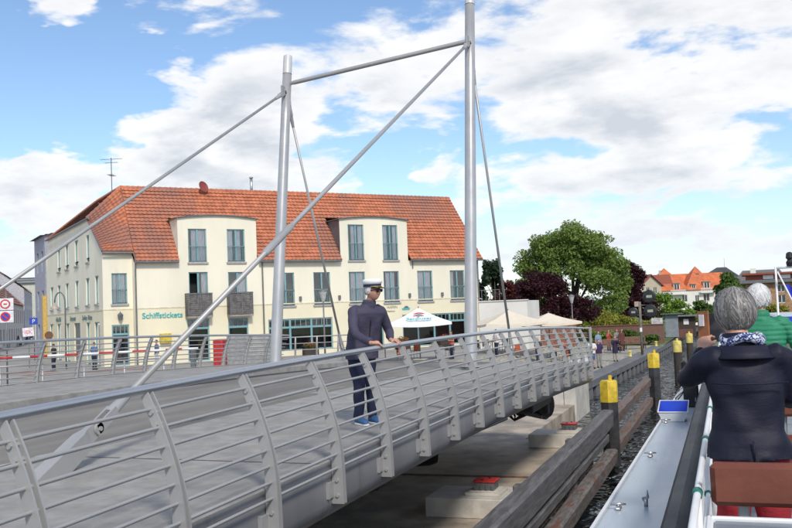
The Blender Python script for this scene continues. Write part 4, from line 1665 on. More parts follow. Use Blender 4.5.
# mast with yard and flag
ms = root('signal_mast', 'thin white mast with a horizontal yard and lamp on the boat', 'mast', (0.745, 15.2, 3.1))
b = MB()
b.tube([(0.745, 15.2, 3.1), (0.75, 15.2, 5.16)], 0.016, 8)
b.build('pole', WHITE, ms, True)
b = MB()
b.tube([(0.76, 15.2, 5.14), (1.5, 15.25, 5.15)], 0.018, 8)
b.build('yard', WHITE, ms, True)
b = MB()
b.lathe((0.96, 15.2, 5.16), [(0.05, 0), (0.06, 0.06), (0.035, 0.1), (0.06, 0.13), (0.05, 0.2), (0.02, 0.22)], 10)
b.build('mast_lamp', BLACK, ms, 'auto')
fl = root('flag', 'blue flag with yellow stars hanging from a slanted white staff', 'flag', (0.80, 15.1, 4.9))
b = MB()
f0, f1 = V(0.77, 15.1, 5.08), V(1.16, 15.1, 4.12)
b.tube([f0, f1], 0.012, 8)
b.build('staff', WHITE, fl, True)
b = MB()
P = []
for i in range(13):
    u = i / 12
    p = f0 + (f1 - f0) * (0.22 + 0.62 * u)
    row = []
    for j in range(11):
        v = j / 10
        q = p + V(0.30 * v, 0.05 * math.sin(7 * v + 3 * u), -0.30 * v * (0.5 + 0.6 * u) + 0.05 * v * (1 - u) + 0.03 * math.sin(9 * v))
        row.append(q)
    P.append(row)
b.grid(P)
fo = b.build('cloth', mat('flag_blue', (0.018, 0.035, 0.42), 0.7, 0, 0.15, 4), fl, True)
for i, j in ((3, 3), (4, 5), (6, 6), (8, 5), (9, 3), (8, 2), (5, 2)):
    b = MB()
    c = P[i][j] - V(0, 0.012, 0)
    pts = [c + V(math.cos(a * math.pi / 5 + 1.57) * (0.022 if a % 2 == 0 else 0.009), 0, math.sin(a * math.pi / 5 + 1.57) * (0.022 if a % 2 == 0 else 0.009)) for a in range(10)]
    b.poly(pts)
    b.build('star', mat('flag_yellow', (0.8, 0.6, 0.03), 0.7), fo)

# ================================================================== VEGETATION
def leaves(blobs, n, size, seed, flat=0.0, shell=0.45):
    rg_ = np.random.default_rng(seed)
    B = np.array(blobs, float)
    vol = B[:, 3] * B[:, 4] * B[:, 5]
    k = rg_.choice(len(B), n, p=vol / vol.sum())
    d = rg_.normal(size=(n, 3))
    d /= np.linalg.norm(d, axis=1)[:, None]
    r_ = rg_.random(n) ** shell
    c = B[k, :3] + d * r_[:, None] * B[k, 3:6]
    nn = d * 0.6 + rg_.normal(size=(n, 3)) * 0.7 + np.array([0, 0, 0.5])
    nn /= np.linalg.norm(nn, axis=1)[:, None]
    a = np.cross(nn, rg_.normal(size=(n, 3)))
    a /= np.linalg.norm(a, axis=1)[:, None]
    b = np.cross(nn, a)
    s = size * rg_.uniform(0.55, 1.3, n)[:, None]
    v = np.stack([c - a * s, c + b * s * 0.55 + nn * s * 0.15, c + a * s, c - b * s * 0.55 + nn * s * 0.15], 1).reshape(-1, 3)
    return v


def leafmesh(name, v, m, off):
    n = len(v) // 4
    me = bpy.data.meshes.new(name)
    me.vertices.add(len(v))
    me.vertices.foreach_set('co', (v - off).astype(np.float32).ravel())
    me.loops.add(n * 4)
    me.loops.foreach_set('vertex_index', np.arange(n * 4, dtype=np.int32))
    me.polygons.add(n)
    me.polygons.foreach_set('loop_start', np.arange(0, n * 4, 4, dtype=np.int32))
    me.update(calc_edges=True)
    me.materials.append(m)
    return me


def crown_blobs(c, r_, n, seed, sub=0.32, squash=1.0):
    rg_ = np.random.default_rng(seed)
    out = []
    for i in range(n):
        d = rg_.normal(size=3)
        d /= np.linalg.norm(d)
        d[2] = d[2] if d[2] > -0.55 else -d[2]
        k = rg_.uniform(0.45, 0.98)
        s = sub * rg_.uniform(0.6, 1.25)
        out.append((c[0] + d[0] * r_[0] * k, c[1] + d[1] * r_[1] * k, c[2] + d[2] * r_[2] * k, r_[0] * s, r_[1] * s, r_[2] * s * 0.85 * squash))
    return out


def tree(label, base, c, r_, n, size, m, seed, nb=34, sub=0.30, trunk=0.3, limbs=7, cat='tree', name='tree', group=None, extra=None):
    t_ = root(name, label, cat, base, group)
    bl_ = crown_blobs(c, r_, nb, seed, sub)
    if extra:
        bl_ += extra
    v = leaves(bl_, n, size, seed)
    link('crown', leafmesh('crown', v, m, OFF[t_.name]), t_)
    rs_ = random.Random(seed)
    b = MB()
    base = np.asarray(base, float)
    c = np.asarray(c, float)
    fork_ = base + (c - base) * 0.38
    b.tube([base - V(0, 0, 0.3), base + (fork_ - base) * 0.5 + V(0.05, 0, 0), fork_, fork_ + (c - fork_) * 0.5, c + V(0, 0, r_[2] * 0.45)], [trunk * 1.3, trunk, trunk * 0.85, trunk * 0.5, trunk * 0.12], 8)
    for i in range(limbs):
        q = bl_[rs_.randrange(nb)]
        e = V(*q[:3])
        st = base + (c - base) * rs_.uniform(0.3, 0.7)
        mid = (st + e) / 2 + V(rs_.uniform(-.3, .3), rs_.uniform(-.3, .3), -0.25 * rs_.random())
        b.tube([st, mid, e], [trunk * 0.42, trunk * 0.25, trunk * 0.06], 6, caps=False)
    b.build('trunk', BARK, t_, True)
    return t_


tree('tall spreading green tree behind the brick wall', (-14.6, 93, 1.5), (-14.7, 93, 8.1), (5.7, 5.2, 4.65), 46000, 0.16, L_GREEN, 21, 140, 0.20, 0.34, 14, extra=[(-10.6, 93, 5.0, 1.5, 1.5, 1.6), (-11.6, 92, 3.6, 1.6, 1.4, 1.5), (-9.8, 94, 6.8, 1.2, 1.3, 1.3), (-13.4, 92, 3.4, 1.2, 1.2, 1.2), (-18.2, 93, 5.0, 1.3, 1.3, 1.2)])
tree('dark purple-leaved tree beside the white terrace wall', (-14.9, 75.6, 1.7), (-14.8, 75.8, 5.0), (2.6, 2.4, 3.0), 11000, 0.12, L_PURP, 22, 44, 0.26, 0.14, 5)
tree('low dark purple-leaved tree just left of the green tree trunk', (-12.2, 77.5, 1.7), (-12.1, 77.5, 3.9), (2.0, 2.0, 1.9), 7500, 0.11, L_PURP, 23, 34, 0.28, 0.12, 4)
tree('tall dark purple tree behind the signal lights', (-10.5, 108, 1.6), (-10.4, 108, 6.3), (2.5, 2.3, 3.3), 10500, 0.16, L_PURP, 24, 40, 0.26, 0.16, 5)
tree('broad purple shrub-like tree around the signal post', (-9.0, 102, 1.6), (-9.0, 102, 3.7), (2.5, 2.0, 1.8), 7500, 0.15, L_PURP, 25, 36, 0.28, 0.12, 4)
tree('dark conifer right of the cream house gable', (-26.3, 107.3, 1.8), (-26.4, 107.3, 7.4), (1.5, 1.5, 3.6), 3600, 0.22, L_DARK, 26, 26, 0.28, 0.16, 6)
tree('small dark conifer peeping over the white terrace wall', (-28.7, 107, 1.8), (-28.7, 107, 5.9), (1.4, 1.4, 2.9), 2400, 0.22, L_DARK, 27, 20, 0.32, 0.14, 4)
tree('reddish-leaved tree behind the white terrace wall', (-19.5, 86, 1.8), (-19.3, 86, 5.2), (2.2, 2.0, 2.2), 3800, 0.18, leafmat('leaf_red', (0.10, 0.025, 0.02)), 28, 20, 0.34, 0.12, 4)
tree('green tree in front of the dark pyramid roof', (1.2, 213, 1.7), (1.2, 213, 6.3), (4.1, 3.6, 3.5), 4200, 0.42, L_MID, 29, 26, 0.32, 0.25, 5)


def shrub(label, c, r_, n, size, m, seed, group=None, name='shrub'):
    s_ = root(name, label, 'shrub', (c[0], c[1], c[2] - r_[2]), group)
    bl_ = crown_blobs(c, r_, 16, seed, 0.42)
    v = leaves(bl_, n, size, seed)
    v[:, 2] = np.maximum(v[:, 2], c[2] - r_[2] - 0.1)
    link('foliage', leafmesh('foliage', v, m, OFF[s_.name]), s_)
    b = MB()
    for k in range(3):
        e = V(*bl_[k][:3])
        b.tube([V(c[0], c[1], c[2] - r_[2]), e], [0.05, 0.015], 5, caps=False)
    b.build('stem', BARK, s_)
    return s_


G1 = 'bushes behind the brick wall'
shrub('yellow-green bush above the brick wall, right of the street lamp', (-10.7, 86.5, 2.9), (2.2, 1.5, 1.35), 4200, 0.13, L_YEL, 31, G1)
shrub('yellow-green bush above the brick wall, left of the signal post', (-8.3, 87.5, 2.3), (1.6, 1.2, 0.95), 2600, 0.13, L_YEL, 32, G1)
shrub('mixed green bush behind the cream parasols', (-13.2, 84, 2.4), (1.5, 1.2, 1.2), 2200, 0.13, L_LIGHT, 33, G1)
shrub('small green bush below the purple trees', (-16.6, 72.5, 2.6), (0.8, 0.7, 0.9), 1000, 0.12, L_LIGHT, 34, G1)
G2 = 'low shrubs at the foot of the brick wall'
for i, (x, y, rx, rz, m_, lb) in enumerate(((-12.4, 80.5, 1.2, 0.75, L_YEL, 'low yellow-green shrub at the wall foot near the bridge end'), (-10.4, 81.0, 1.2, 0.60, L_LIGHT, 'low light green shrub at the wall foot behind the man on the bench'),
                                            (-8.2, 81.4, 1.1, 0.62, L_MID, 'low mid green shrub at the wall foot behind the red-topped group'), (-6.6, 81.0, 0.9, 0.42, L_MID, 'lowest green shrub at the wall foot beside the signal post'))):
    shrub(lb, (x, y, gz(x, y) + rz), (rx, 0.7, rz), 1500, 0.11, m_, 40 + i, G2)
G3 = 'bright green bushes on the far bank'
for i, (x, y, z, rx, rz, m_, lb) in enumerate(((-9.0, 131, 3.6, 2.2, 2.4, L_LIGHT, 'bright green bush below the left gable of the orange-roofed house'), (-6.4, 130, 3.1, 1.9, 1.9, L_LIGHT, 'rounded bright green bush under the white balcony of the far house'),
                                               (-3.4, 134, 3.0, 1.7, 1.6, L_MID, 'darker green bush under the right gable of the far house'), (-5.0, 124, 2.3, 1.6, 1.2, L_LIGHT, 'low bright bush behind the brown kiosk'), (0.2, 146, 3.0, 2.6, 1.7, L_MID, 'green bush hidden behind the woman with grey hair'),
                                               (6.5, 150, 2.4, 2.5, 1.2, L_YEL, 'yellow-green bush below the brick boathouse'))):
    shrub(lb, (x, y, z), (rx, 1.4, rz), 2200, 0.20, m_, 50 + i, G3)
# far wooded skyline: one mass
v = np.concatenate([leaves([(x, y, 4.5, 9, 5, h_) for x, y, h_ in zip(np.linspace(x0, x1, n_), np.full(n_, y0), np.random.default_rng(5).uniform(2.5, h1, n_))], 5200, 0.75, 60) for x0, x1, y0, n_, h1 in ((-160, -8, 330, 22, 5.0), (8, 120, 300, 16, 5.5))])
o = link('far_wood', leafmesh('far_wood', v, L_MID, np.zeros(3)))
tag(o, 'distant line of green woodland along the horizon', 'wood', None, 'stuff')

# ================================================================== FAR HOUSES
FG = mat('far_glass', (0.045, 0.05, 0.06), 0.12, 0, 0.3, 3)
def obj_quad_house(parent, org, ex, nn, s0, s1, z0, z1, wins, m, fm=WHITE, doorbars=False):
    b = MB()
    wall_open(b, org, ex, nn, s0, s1, z0, z1, wins, 0.2)
    b.build('wall', m, parent)
    for a, c, e, f in wins:
        q = MB()
        for sa, sb, za, zb in ((a, a + 0.08, e, f), (c - 0.08, c, e, f), (a, c, e, e + 0.08), (a, c, f - 0.08, f), ((a + c) / 2 - 0.05, (a + c) / 2 + 0.05, e, f)):
            bar(q, org, ex, nn, sa, sb, za, zb, 0.10, 0.17)
        w_ = q.build('window', fm, parent)
        q = MB()
        p = lambda s, z: org + ex * s - nn * 0.15 + V(0, 0, z)
        q.quad(p(a, e), p(c, e), p(c, f), p(a, f))
        q.build('pane', FG, w_)


# white apartment house with two orange gables
HO = V(-17.9, 238.5, 0)
HX = V(15.4, 5.6, 0)
HW = np.linalg.norm(HX)
HX = HX / HW
HN = V(HX[1], -HX[0], 0)
hr = root('apartment_house', 'white apartment house with two steep orange gabled roofs and balconies', 'house', HO + HX * HW / 2 - HN * 5 + V(0, 0, 1.7))
obj_quad_house(hr, HO, HX, HN, 0, HW, 1.2, 7.35, [(3.6, 4.9, 4.0, 5.7), (5.8, 6.9, 1.9, 4.0), (7.9, 9.2, 4.2, 6.0), (11.2, 12.2, 4.3, 5.8), (13.3, 14.9, 4.0, 6.1), (1.0, 2.2, 4.2, 5.8)], WHITE_R)
b = MB()
hp = lambda s, d, z: HO + HX * s - HN * d + V(0, 0, z)
for s0, s1, pk in ((-0.6, 10.2, 13.2), (8.6, 17.2, 13.4)):
    sm = (s0 + s1) / 2
    b.poly([hp(s0, -0.4, 7.2), hp(s1, -0.4, 7.2), hp(sm, 4.0, pk)])
    b.poly([hp(s1, -0.4, 7.2), hp(s1, 9, 7.2), hp(sm, 4.0, pk)])
    b.poly([hp(s0, -0.4, 7.2), hp(sm, 4.0, pk), hp(s0, 9, 7.2)])
b.poly([hp(3.5, 6.8, 11.6), hp(21, 6.8, 11.6), hp(21, 3.2, 7.6), hp(3, 3.2, 7.6)])
rf = b.build('roof', TILE_O, hr)
for s, z, w_, h_ in ((1.9, 7.4, 1.1, 1.1), (6.6, 7.3, 1.5, 1.7), (10.9, 7.5, 1.1, 1.1), (14.3, 7.4, 1.6, 1.7)):
    q = MB()
    c = hp(s, 0.15, z)
    q.obox(c + V(0, 0, h_ / 2) - HN * 0.6, HX, HN, V(0, 0, 1), w_ / 2, 0.9, h_ / 2)
    d_ = q.build('dormer', WHITE_R, hr)
    q = MB()
    q.obox(c + V(0, 0, h_ + 0.06) - HN * 0.5, HX, HN, V(0, 0, 1), w_ / 2 + 0.15, 1.1, 0.07)
    q.build('dormer_cap', ZINC, d_)
    for k in (-1, 1):
        q = MB()
        q.obox(c + V(0, 0, h_ / 2) + HN * 0.31 + HX * k * w_ * 0.22, HX, HN, V(0, 0, 1), w_ * 0.17, 0.02, h_ * 0.38)
        q.build('pane', FG, d_)
for s, z in ((6.6, 6.2), (14.3, 6.4), (14.3, 3.2)):
    q = MB()
    q.obox(hp(s, -0.6, z), HX, HN, V(0, 0, 1), 1.9, 0.6, 0.09)
    bo = q.build('balcony', WHITE_R, hr)
    for k in np.linspace(-1.85, 1.85, 12):
        q2 = MB()
        q2.obox(hp(s + k, -1.17, z + 0.55), HX, HN, V(0, 0, 1), 0.045, 0.03, 0.47)
        q2.build('baluster', WHITE, bo)
    q = MB()
    q.obox(hp(s, -1.17, z + 1.05), HX, HN, V(0, 0, 1), 1.92, 0.05, 0.05)
    q.build('balcony_rail', WHITE, bo)
for s in (4.8, 12.9):
    q = MB()
    q.obox(hp(s, 2.45, 11.0), HX, HN, V(0, 0, 1), 0.45, 0.05, 0.35)
    q.build('skylight', FG, rf)
# brown-roofed house left of it
ko = V(-18.6, 206.1, 0)
kx = HX
kn = HN
kr = root('gabled_house', 'pale gabled house with dark red roof half hidden by the purple tree', 'house', ko + kx * 3 - kn * 4 + V(0, 0, 1.7))
kp = lambda s, d, z: ko + kx * s - kn * d + V(0, 0, z)
obj_quad_house(kr, ko, kx, kn, 1.2, 5.6, 1.2, 8.3, [(2.2, 3.0, 6.4, 7.8), (3.8, 4.6, 6.4, 7.8)], mat('far_beige', (0.50, 0.43, 0.33), 0.9))
b = MB()
b.poly([kp(1.2, 0, 8.3), kp(5.6, 0, 8.3), kp(3.4, 0, 10.4)])
b.build('gable', mat('far_beige', (0.5, 0.43, 0.33)), kr)
b = MB()
for sg in (-1, 1):
    b.quad(kp(3.4, -0.5, 10.75), kp(3.4, 9, 10.75), kp(3.4 + sg * 2.9, 9, 7.9), kp(3.4 + sg * 2.9, -0.5, 7.9))
    b.quad(kp(3.4, -0.5, 10.5), kp(3.4, -0.5, 10.75), kp(3.4 + sg * 2.9, -0.5, 7.9), kp(3.4 + sg * 2.9, -0.5, 7.65))
b.quad(kp(-2.5, 3, 10.6), kp(8.5, 3, 10.6), kp(8.5, 0.8, 8.4), kp(-2.5, 0.8, 8.4))
krf = b.build('roof', mat('far_redbrown', (0.27, 0.075, 0.045), 0.8), kr)
b = MB()
b.box(kp(6.1, 3.2, 10.3), kp(6.8, 3.9, 11.6))
b.build('chimney', mat('far_beige', (0.5, 0.43, 0.33)), krf)
# dark pyramid roof
pr = root('slate_house', 'house with a dark slate pyramid roof above the green tree', 'house', (-1.5, 352, 1.7))
b = MB()
b.box(V(-9, 346, 1.2), V(5.5, 360, 11.6))
b.build('wall', WHITE_R, pr)
b = MB()
cr_ = [V(-10.2, 345, 11.4), V(6.5, 345, 11.4), V(6.5, 361, 11.4), V(-10.2, 361, 11.4)]
for i in range(4):
    b.poly([cr_[i], cr_[(i + 1) % 4], V(0.6, 353, 16.2), V(-2.6, 353, 16.2)] if i in (0, 2) and i == 0 else [cr_[i], cr_[(i + 1) % 4], V(-1.0, 353, 16.2)])
b.build('roof', mat('slate', (0.07, 0.07, 0.078), 0.7, 0, 0.2, 1), pr)
b = MB()
b.tube([(0.1, 353, 16), (0.1, 353, 19.5)], 0.06, 5)
b.build('aerial', ZINC, pr)
# grey roofs in the middle distance and the brick boathouse on the right
gr_ = root('grey_house', 'grey-roofed house with white chimney right of the green tree', 'house', (9, 281, 1.7))
b = MB()
b.box(V(3.0, 279, 1.2), V(16, 288, 9.2))
b.build('wall', WHITE_R, gr_)
b = MB()
b.quad(V(2, 278, 9.0), V(17, 278, 9.0), V(15, 283.5, 12.6), V(5, 283.5, 12.6))
b.quad(V(2, 289, 9.0), V(17, 289, 9.0), V(15, 283.5, 12.6), V(5, 283.5, 12.6))
b.poly([V(2, 278, 9.0), V(5, 283.5, 12.6), V(2, 289, 9.0)])
grr = b.build('roof', mat('grey_tiles', (0.15, 0.14, 0.135), 0.8), gr_)
b = MB()
b.box(V(7.0, 279.5, 10.0), V(8.5, 281, 13.0))
b.build('chimney', WHITE_R, grr)
fb = root('boathouse', 'long flat-roofed brown brick building at the right edge of the picture', 'building', (9, 164, 1.7))
BRK = mat('far_brick', (0.36, 0.21, 0.12), 0.85, 0, 0.2, 2)
obj_quad_house(fb, V(3.1, 160.9, 0), V(1, 0, 0), V(0, -1, 0), 0, 24, 1.2, 7.0, [(1.8 + 3.1 * k, 3.0 + 3.1 * k, 3.6, 4.9) for k in range(7)] + [(1.8 + 3.1 * k, 3.0 + 3.1 * k, 5.4, 6.6) for k in range(7)], BRK)
b = MB()
b.box(V(2.4, 160.0, 7.0), V(28, 172, 7.5))
fbr = b.build('roof', ZINC, fb)
b = MB()
b.box(V(3.4, 162.5, 7.5), V(28, 170, 8.4))
b.box(V(2.8, 161.6, 8.4), V(28, 171, 8.7))
b.build('upper_storey', mat('far_redbrown', (0.27, 0.075, 0.045)), fbr)
b = MB()
for k in range(8):
    b.box(V(6.0 + 2.6 * k, 162.4, 7.65), V(7.6 + 2.6 * k, 162.52, 8.3))
b.build('window_band', WHITE, fb, kind='stuff')

# ---- houses along the street on the left
def street_house(label, org, ex, nn, L, depth, ze, zr_, wins, wm, rm, frame=WHITE):
    r_ = root('street_house', label, 'house', org + ex * L / 2 - nn * depth / 2 + V(0, 0, GZ), 'houses along the street on the left')
    obj_quad_house(r_, org, ex, nn, 0, L, GZ - 0.3, ze, wins, wm, frame)
    p = lambda s, d, z: org + ex * s - nn * d + V(0, 0, z)
    b = MB()
    for s in (0, L):
        b.poly([p(s, 0, GZ - 0.3), p(s, depth, GZ - 0.3), p(s, depth, ze), p(s, depth / 2, zr_), p(s, 0, ze)])
    b.quad(p(0, depth, GZ - 0.3), p(L, depth, GZ - 0.3), p(L, depth, ze), p(0, depth, ze))
    b.build('end_wall', wm, r_)
    b = MB()
    for i in range(10):
        for sg in (0, 1):
            v0, v1 = i / 10, (i + 1.1) / 10
            d0, d1 = -0.4 + (depth / 2 + 0.4) * v0, -0.4 + (depth / 2 + 0.4) * v1
            if sg:
                d0, d1 = depth - d0, depth - d1
            b.quad(p(-0.3, d0, ze - 0.1 + (zr_ - ze) * v0 + 0.08), p(L + 0.3, d0, ze - 0.1 + (zr_ - ze) * v0 + 0.08), p(L + 0.3, d1, ze - 0.1 + (zr_ - ze) * v1), p(-0.3, d1, ze - 0.1 + (zr_ - ze) * v1))
    b.build('roof', rm, r_)
    return r_


SX = V(-109.8 + 83.25, 119.6 - 86.7, 0)
SL_ = np.linalg.norm(SX)
SX /= SL_
SN = V(SX[1], -SX[0], 0)
street_house('half-timbered white street house with brownish-red roof at the left edge', V(-83.3, 86.7, 0) - SX * 8, SX, SN, SL_ + 8, 9, 8.0, 12.8,
             [(4 + 4.2 * k, 5.4 + 4.2 * k, 5.2, 7.2) for k in range(11)] + [(4 + 4.2 * k, 5.4 + 4.2 * k, 2.3, 4.4) for k in range(11)], mat('street_white', (0.50, 0.47, 0.45), 0.9), TILE_B, mat('brown_frame', (0.20, 0.09, 0.06), 0.7))
street_house('grey-white street house beyond the half-timbered one', V(-110.8, 120.8, 0), SX, SN, 22, 9, 11.0, 14.6,
             [(2 + 4 * k, 3.3 + 4 * k, z, z + 2.0) for k in range(5) for z in (2.6, 5.6, 8.4)], mat('street_grey', (0.45, 0.45, 0.48), 0.9), TILE_O)
street_house('pale green-grey house closing the street at its far end', V(-146, 151, 0), V(0.94, 0.34, 0), V(0.34, -0.94, 0), 16, 10, 13.8, 15.4,
             [(2 + 4 * k, 3.4 + 4 * k, z, z + 2.0) for k in range(3) for z in (3, 6.5, 10)], mat('street_pale', (0.52, 0.52, 0.44), 0.9), ZINC)
# narrow tall house behind the corner house
street_house('tall narrow grey house with dark eaves just behind the cream house', lp(22.8, 0) * V(1, 1, 0) + NL * 0.05, E2, NL, 6.0, 8, 12.6, 13.6,
             [(1.0 + 2.6 * k, 2.0 + 2.6 * k, z, z + 1.8) for k in range(2) for z in (3, 6, 9.5)], mat('street_lilac', (0.36, 0.36, 0.42), 0.9), mat('slate', (0.07, 0.07, 0.078)), TEAL)
b = MB()
p0 = lp(22.5, 0) - E1 * 0.1
b.obox(p0 + V(0, 0, 4.6) + E2 * 0.3, E1, E2, V(0, 0, 1), 0.25, 0.3, 2.7)
thing('corner_strip', 'narrow ochre painted pier at the far end of the cream house', 'pier', b, mat('ochre', (0.55, 0.38, 0.12), 0.85), p0 + V(0, 0, GZ))

# ================================================================== PEOPLE
SKIN = mat('skin', (0.52, 0.285, 0.20), 0.5, 0, 0.10, 14, 0.05, 80)
SKIN2 = mat('skin_ruddy', (0.56, 0.29, 0.21), 0.5, 0, 0.12, 14, 0.05, 80)


def cloth(name, c, rough=0.85, bump=0.5, bs=9.0, var=0.10, sheen=0.0):
    return mat('cloth_' + name, c, rough, 0, var, 6, bump, bs, 0.3, sheen=sheen, stretch=(1.0, 1.0, 2.2))


def smooth_path(pts, rad, sub=4):
    pts = [np.asarray(p, float) for p in pts]
    out, rr = [], []
    n = len(pts)
    for i in range(n - 1):
        p0, p1, p2, p3 = pts[max(i - 1, 0)], pts[i], pts[i + 1], pts[min(i + 2, n - 1)]
        for k in range(sub):
            t = k / sub
            out.append(0.5 * ((2 * p1) + (p2 - p0) * t + (2 * p0 - 5 * p1 + 4 * p2 - p3) * t * t + (3 * p1 - p0 - 3 * p2 + p3) * t ** 3))
            rr.append(rad[i] + (rad[i + 1] - rad[i]) * t)
    out.append(pts[-1])
    rr.append(rad[-1])
    return out, rr


def limb(b, pts, rad, n=12):
    p, r_ = smooth_path(pts, rad)
    b.tube(p, r_, n)


def ell(b, c, rx, ry, rz, n=14, m=9, fn=None, rot=0.0, tilt=0.0):
    vs = []
    for i in range(m + 1):
        th = math.pi * (0.02 + 0.96 * i / m)
        for j in range(n):
            ph = 2 * math.pi * j / n
            d = np.array([math.sin(th) * math.cos(ph), math.sin(th) * math.sin(ph), math.cos(th)])
            q = d * np.array([rx, ry, rz])
            if fn is not None:
                q = fn(d, q)
            vs.append(q)
    cr, sr = math.cos(rot), math.sin(rot)
    ct, st_ = math.cos(tilt), math.sin(tilt)
    out = []
    for x, y, z in vs:
        y, z = y * ct - z * st_, y * st_ + z * ct
        x, y = x * cr - y * sr, x * sr + y * cr
        out.append((c[0] + x, c[1] + y, c[2] + z))
    fs = [(i * n + j, i * n + (j + 1) % n, (i + 1) * n + (j + 1) % n, (i + 1) * n + j) for i in range(m) for j in range(n)]
    fs.append(tuple(range(n - 1, -1, -1)))
    fs.append(tuple(m * n + j for j in range(n)))
    b.add(out, fs)


def headfn(d, q):
    x, y, z = q
    f = max(0.0, d[1])
    if d[2] < 0:                       # narrow towards the chin
        k = -d[2]
        x *= 1 - 0.26 * k ** 1.4
        if d[1] < 0.1:
            y *= 1 - 0.22 * k
        else:
            y *= 1 - 0.02 * k
    # nose, brow, eye hollows, mouth, chin
    nz = math.exp(-((d[2] + 0.16) / 0.17) ** 2) * math.exp(-(d[0] / 0.15) ** 2)
    y += f * 0.026 * nz
    y += f * 0.006 * math.exp(-((d[2] - 0.22) / 0.12) ** 2)
    y -= f * 0.012 * math.exp(-((d[2] - 0.05) / 0.10) ** 2) * math.exp(-((abs(d[0]) - 0.36) / 0.16) ** 2)
    y -= f * 0.006 * math.exp(-((d[2] + 0.48) / 0.06) ** 2) * math.exp(-(d[0] / 0.3) ** 2)
    y += f * 0.006 * math.exp(-((d[2] + 0.85) / 0.12) ** 2)
    return np.array([x, y, z])


def hand(b, w, d, n, curl, side, s=1.0):
    """palm and five fingers from the wrist w along d, back of the hand n, thumb on `side`"""
    w, d, n = [np.asarray(q, float) for q in (w, d, n)]
    d /= np.linalg.norm(d)
    n = n - d * (n @ d)
    n /= np.linalg.norm(n)
    a = np.cross(d, n) * side
    b.tube([w - d * 0.02, w + d * 0.03, w + d * 0.065, w + d * 0.092], [(0.024 * s, 0.024 * s)] + [0.026 * s, 0.030 * s, 0.026 * s], 8)
    b.obox(w + d * 0.055 * s, d, a, n, 0.042 * s, 0.040 * s, 0.013 * s)
    for i, L in enumerate((0.074, 0.082, 0.077, 0.060)):
        p = w + d * 0.088 * s + a * (0.031 - 0.0205 * i) * s
        pts = [p - d * 0.02]
        ang = 0.15
        q = p
        for k in range(3):
            ang += curl
            q = q + (d * math.cos(ang) - n * math.sin(ang)) * L * s * (0.45, 0.32, 0.23)[k]
            pts.append(q)
        b.tube([pts[0], p] + pts[1:], [0.0095 * s, 0.0098 * s, 0.009 * s, 0.0083 * s, 0.0068 * s], 7)
    t0 = w + d * 0.025 * s + a * 0.03 * s
    t1 = t0 + (d * 0.6 + a * 0.65 - n * 0.25) * 0.042 * s
    t2 = t1 + (d * 0.85 + a * 0.15 - n * 0.5) * 0.032 * s
    b.tube([t0 - a * 0.02, t0, t1, t2], [0.013 * s, 0.0135 * s, 0.0115 * s, 0.009 * s], 7)


def finish(me, m, name, parent, folds=0.0, fk=26.0, seed=0, quilt=None):
    if folds or quilt:
        n = len(me.vertices)
        co = np.empty(n * 3, np.float32)
        no = np.empty(n * 3, np.float32)
        me.vertices.foreach_get('co', co)
        me.vertices.foreach_get('normal', no)
        co = co.reshape(-1, 3)
        no = no.reshape(-1, 3)
        x, y, z = co.T
        h_ = folds * (0.5 * np.sin(fk * z + 7 * x + 3 * np.sin(9 * y + seed)) + 0.5 * np.sin(fk * 0.7 * (z * 0.8 + x * 0.9 - y * 0.6) + 2.5 * np.sin(8 * x + 5 * z + seed)) + 0.35 * np.sin(fk * 1.9 * (x * 0.5 - z * 0.7 + y * 0.5) + seed * 2))
        if quilt:
            h_ = h_ + quilt[0] * (np.abs(np.sin(math.pi * z / quilt[1])) ** 0.6 - 0.6)
        co = co + no * h_[:, None]
        me.vertices.foreach_set('co', co.astype(np.float32).ravel())
        me.update()
    me.materials.append(m)
    return link(name, me, parent)


def hair_strips(c, rx, ry, rz, n, wid, m, parent, seed, zcut, facecut=0.4, rot=0.0, lift=1.05, jit=0.05, whorl=(0, -0.25), backonly=False, sweep=1.0, flow=0.0):
    """ribbons combed from the crown over an ellipsoid head of hair"""
    rs_ = random.Random(seed)
    b = MB()
    cr, sr = math.cos(rot), math.sin(rot)
    for i in range(n):
        ph = rs_.uniform(0, 2 * math.pi)
        th0 = rs_.uniform(0.02, 1.0)
        front = math.sin(ph) > 0
        th1 = zcut * rs_.uniform(0.82, 1.08)
        if backonly and math.sin(ph) > 0.12:
            continue
        if front and abs(math.cos(ph)) < 0.75:
            th1 = min(th1, facecut * rs_.uniform(0.8, 1.15))
        if th1 <= th0 + 0.1:
            continue
        lf = lift * rs_.uniform(0.97, 1.06)
        sw = rs_.uniform(-0.5, 0.5) * sweep + flow
        L, Rr = [], []
        k = 7
        for q in range(k + 1):
            u = q / k
            th = th0 + (th1 - th0) * u
            p_ = ph + sw * u * 0.6 + jit * math.sin(6 * u + i)
            lf2 = lf + (0.05 * u * u if u > 0.6 else 0)
            d = np.array([math.sin(th) * math.cos(p_), math.sin(th) * math.sin(p_), math.cos(th)])
            pt = np.array([rx, ry, rz]) * d * lf2 + np.array([0, whorl[1] * 0.02, 0])
            t_ = np.array([-math.sin(p_), math.cos(p_), 0])
            w_ = wid * (0.35 + 0.65 * math.sin(math.pi * min(1, 0.15 + 0.85 * (1 - u)))) * 0.5
            for lst, sg in ((L, -1), (Rr, 1)):
                x, y, z = pt + t_ * w_ * sg
                lst.append((c[0] + x * cr - y * sr, c[1] + x * sr + y * cr, c[2] + z))
        b.grid([L, Rr])
    return b.build('hair_strands', m, parent, True, local=True)


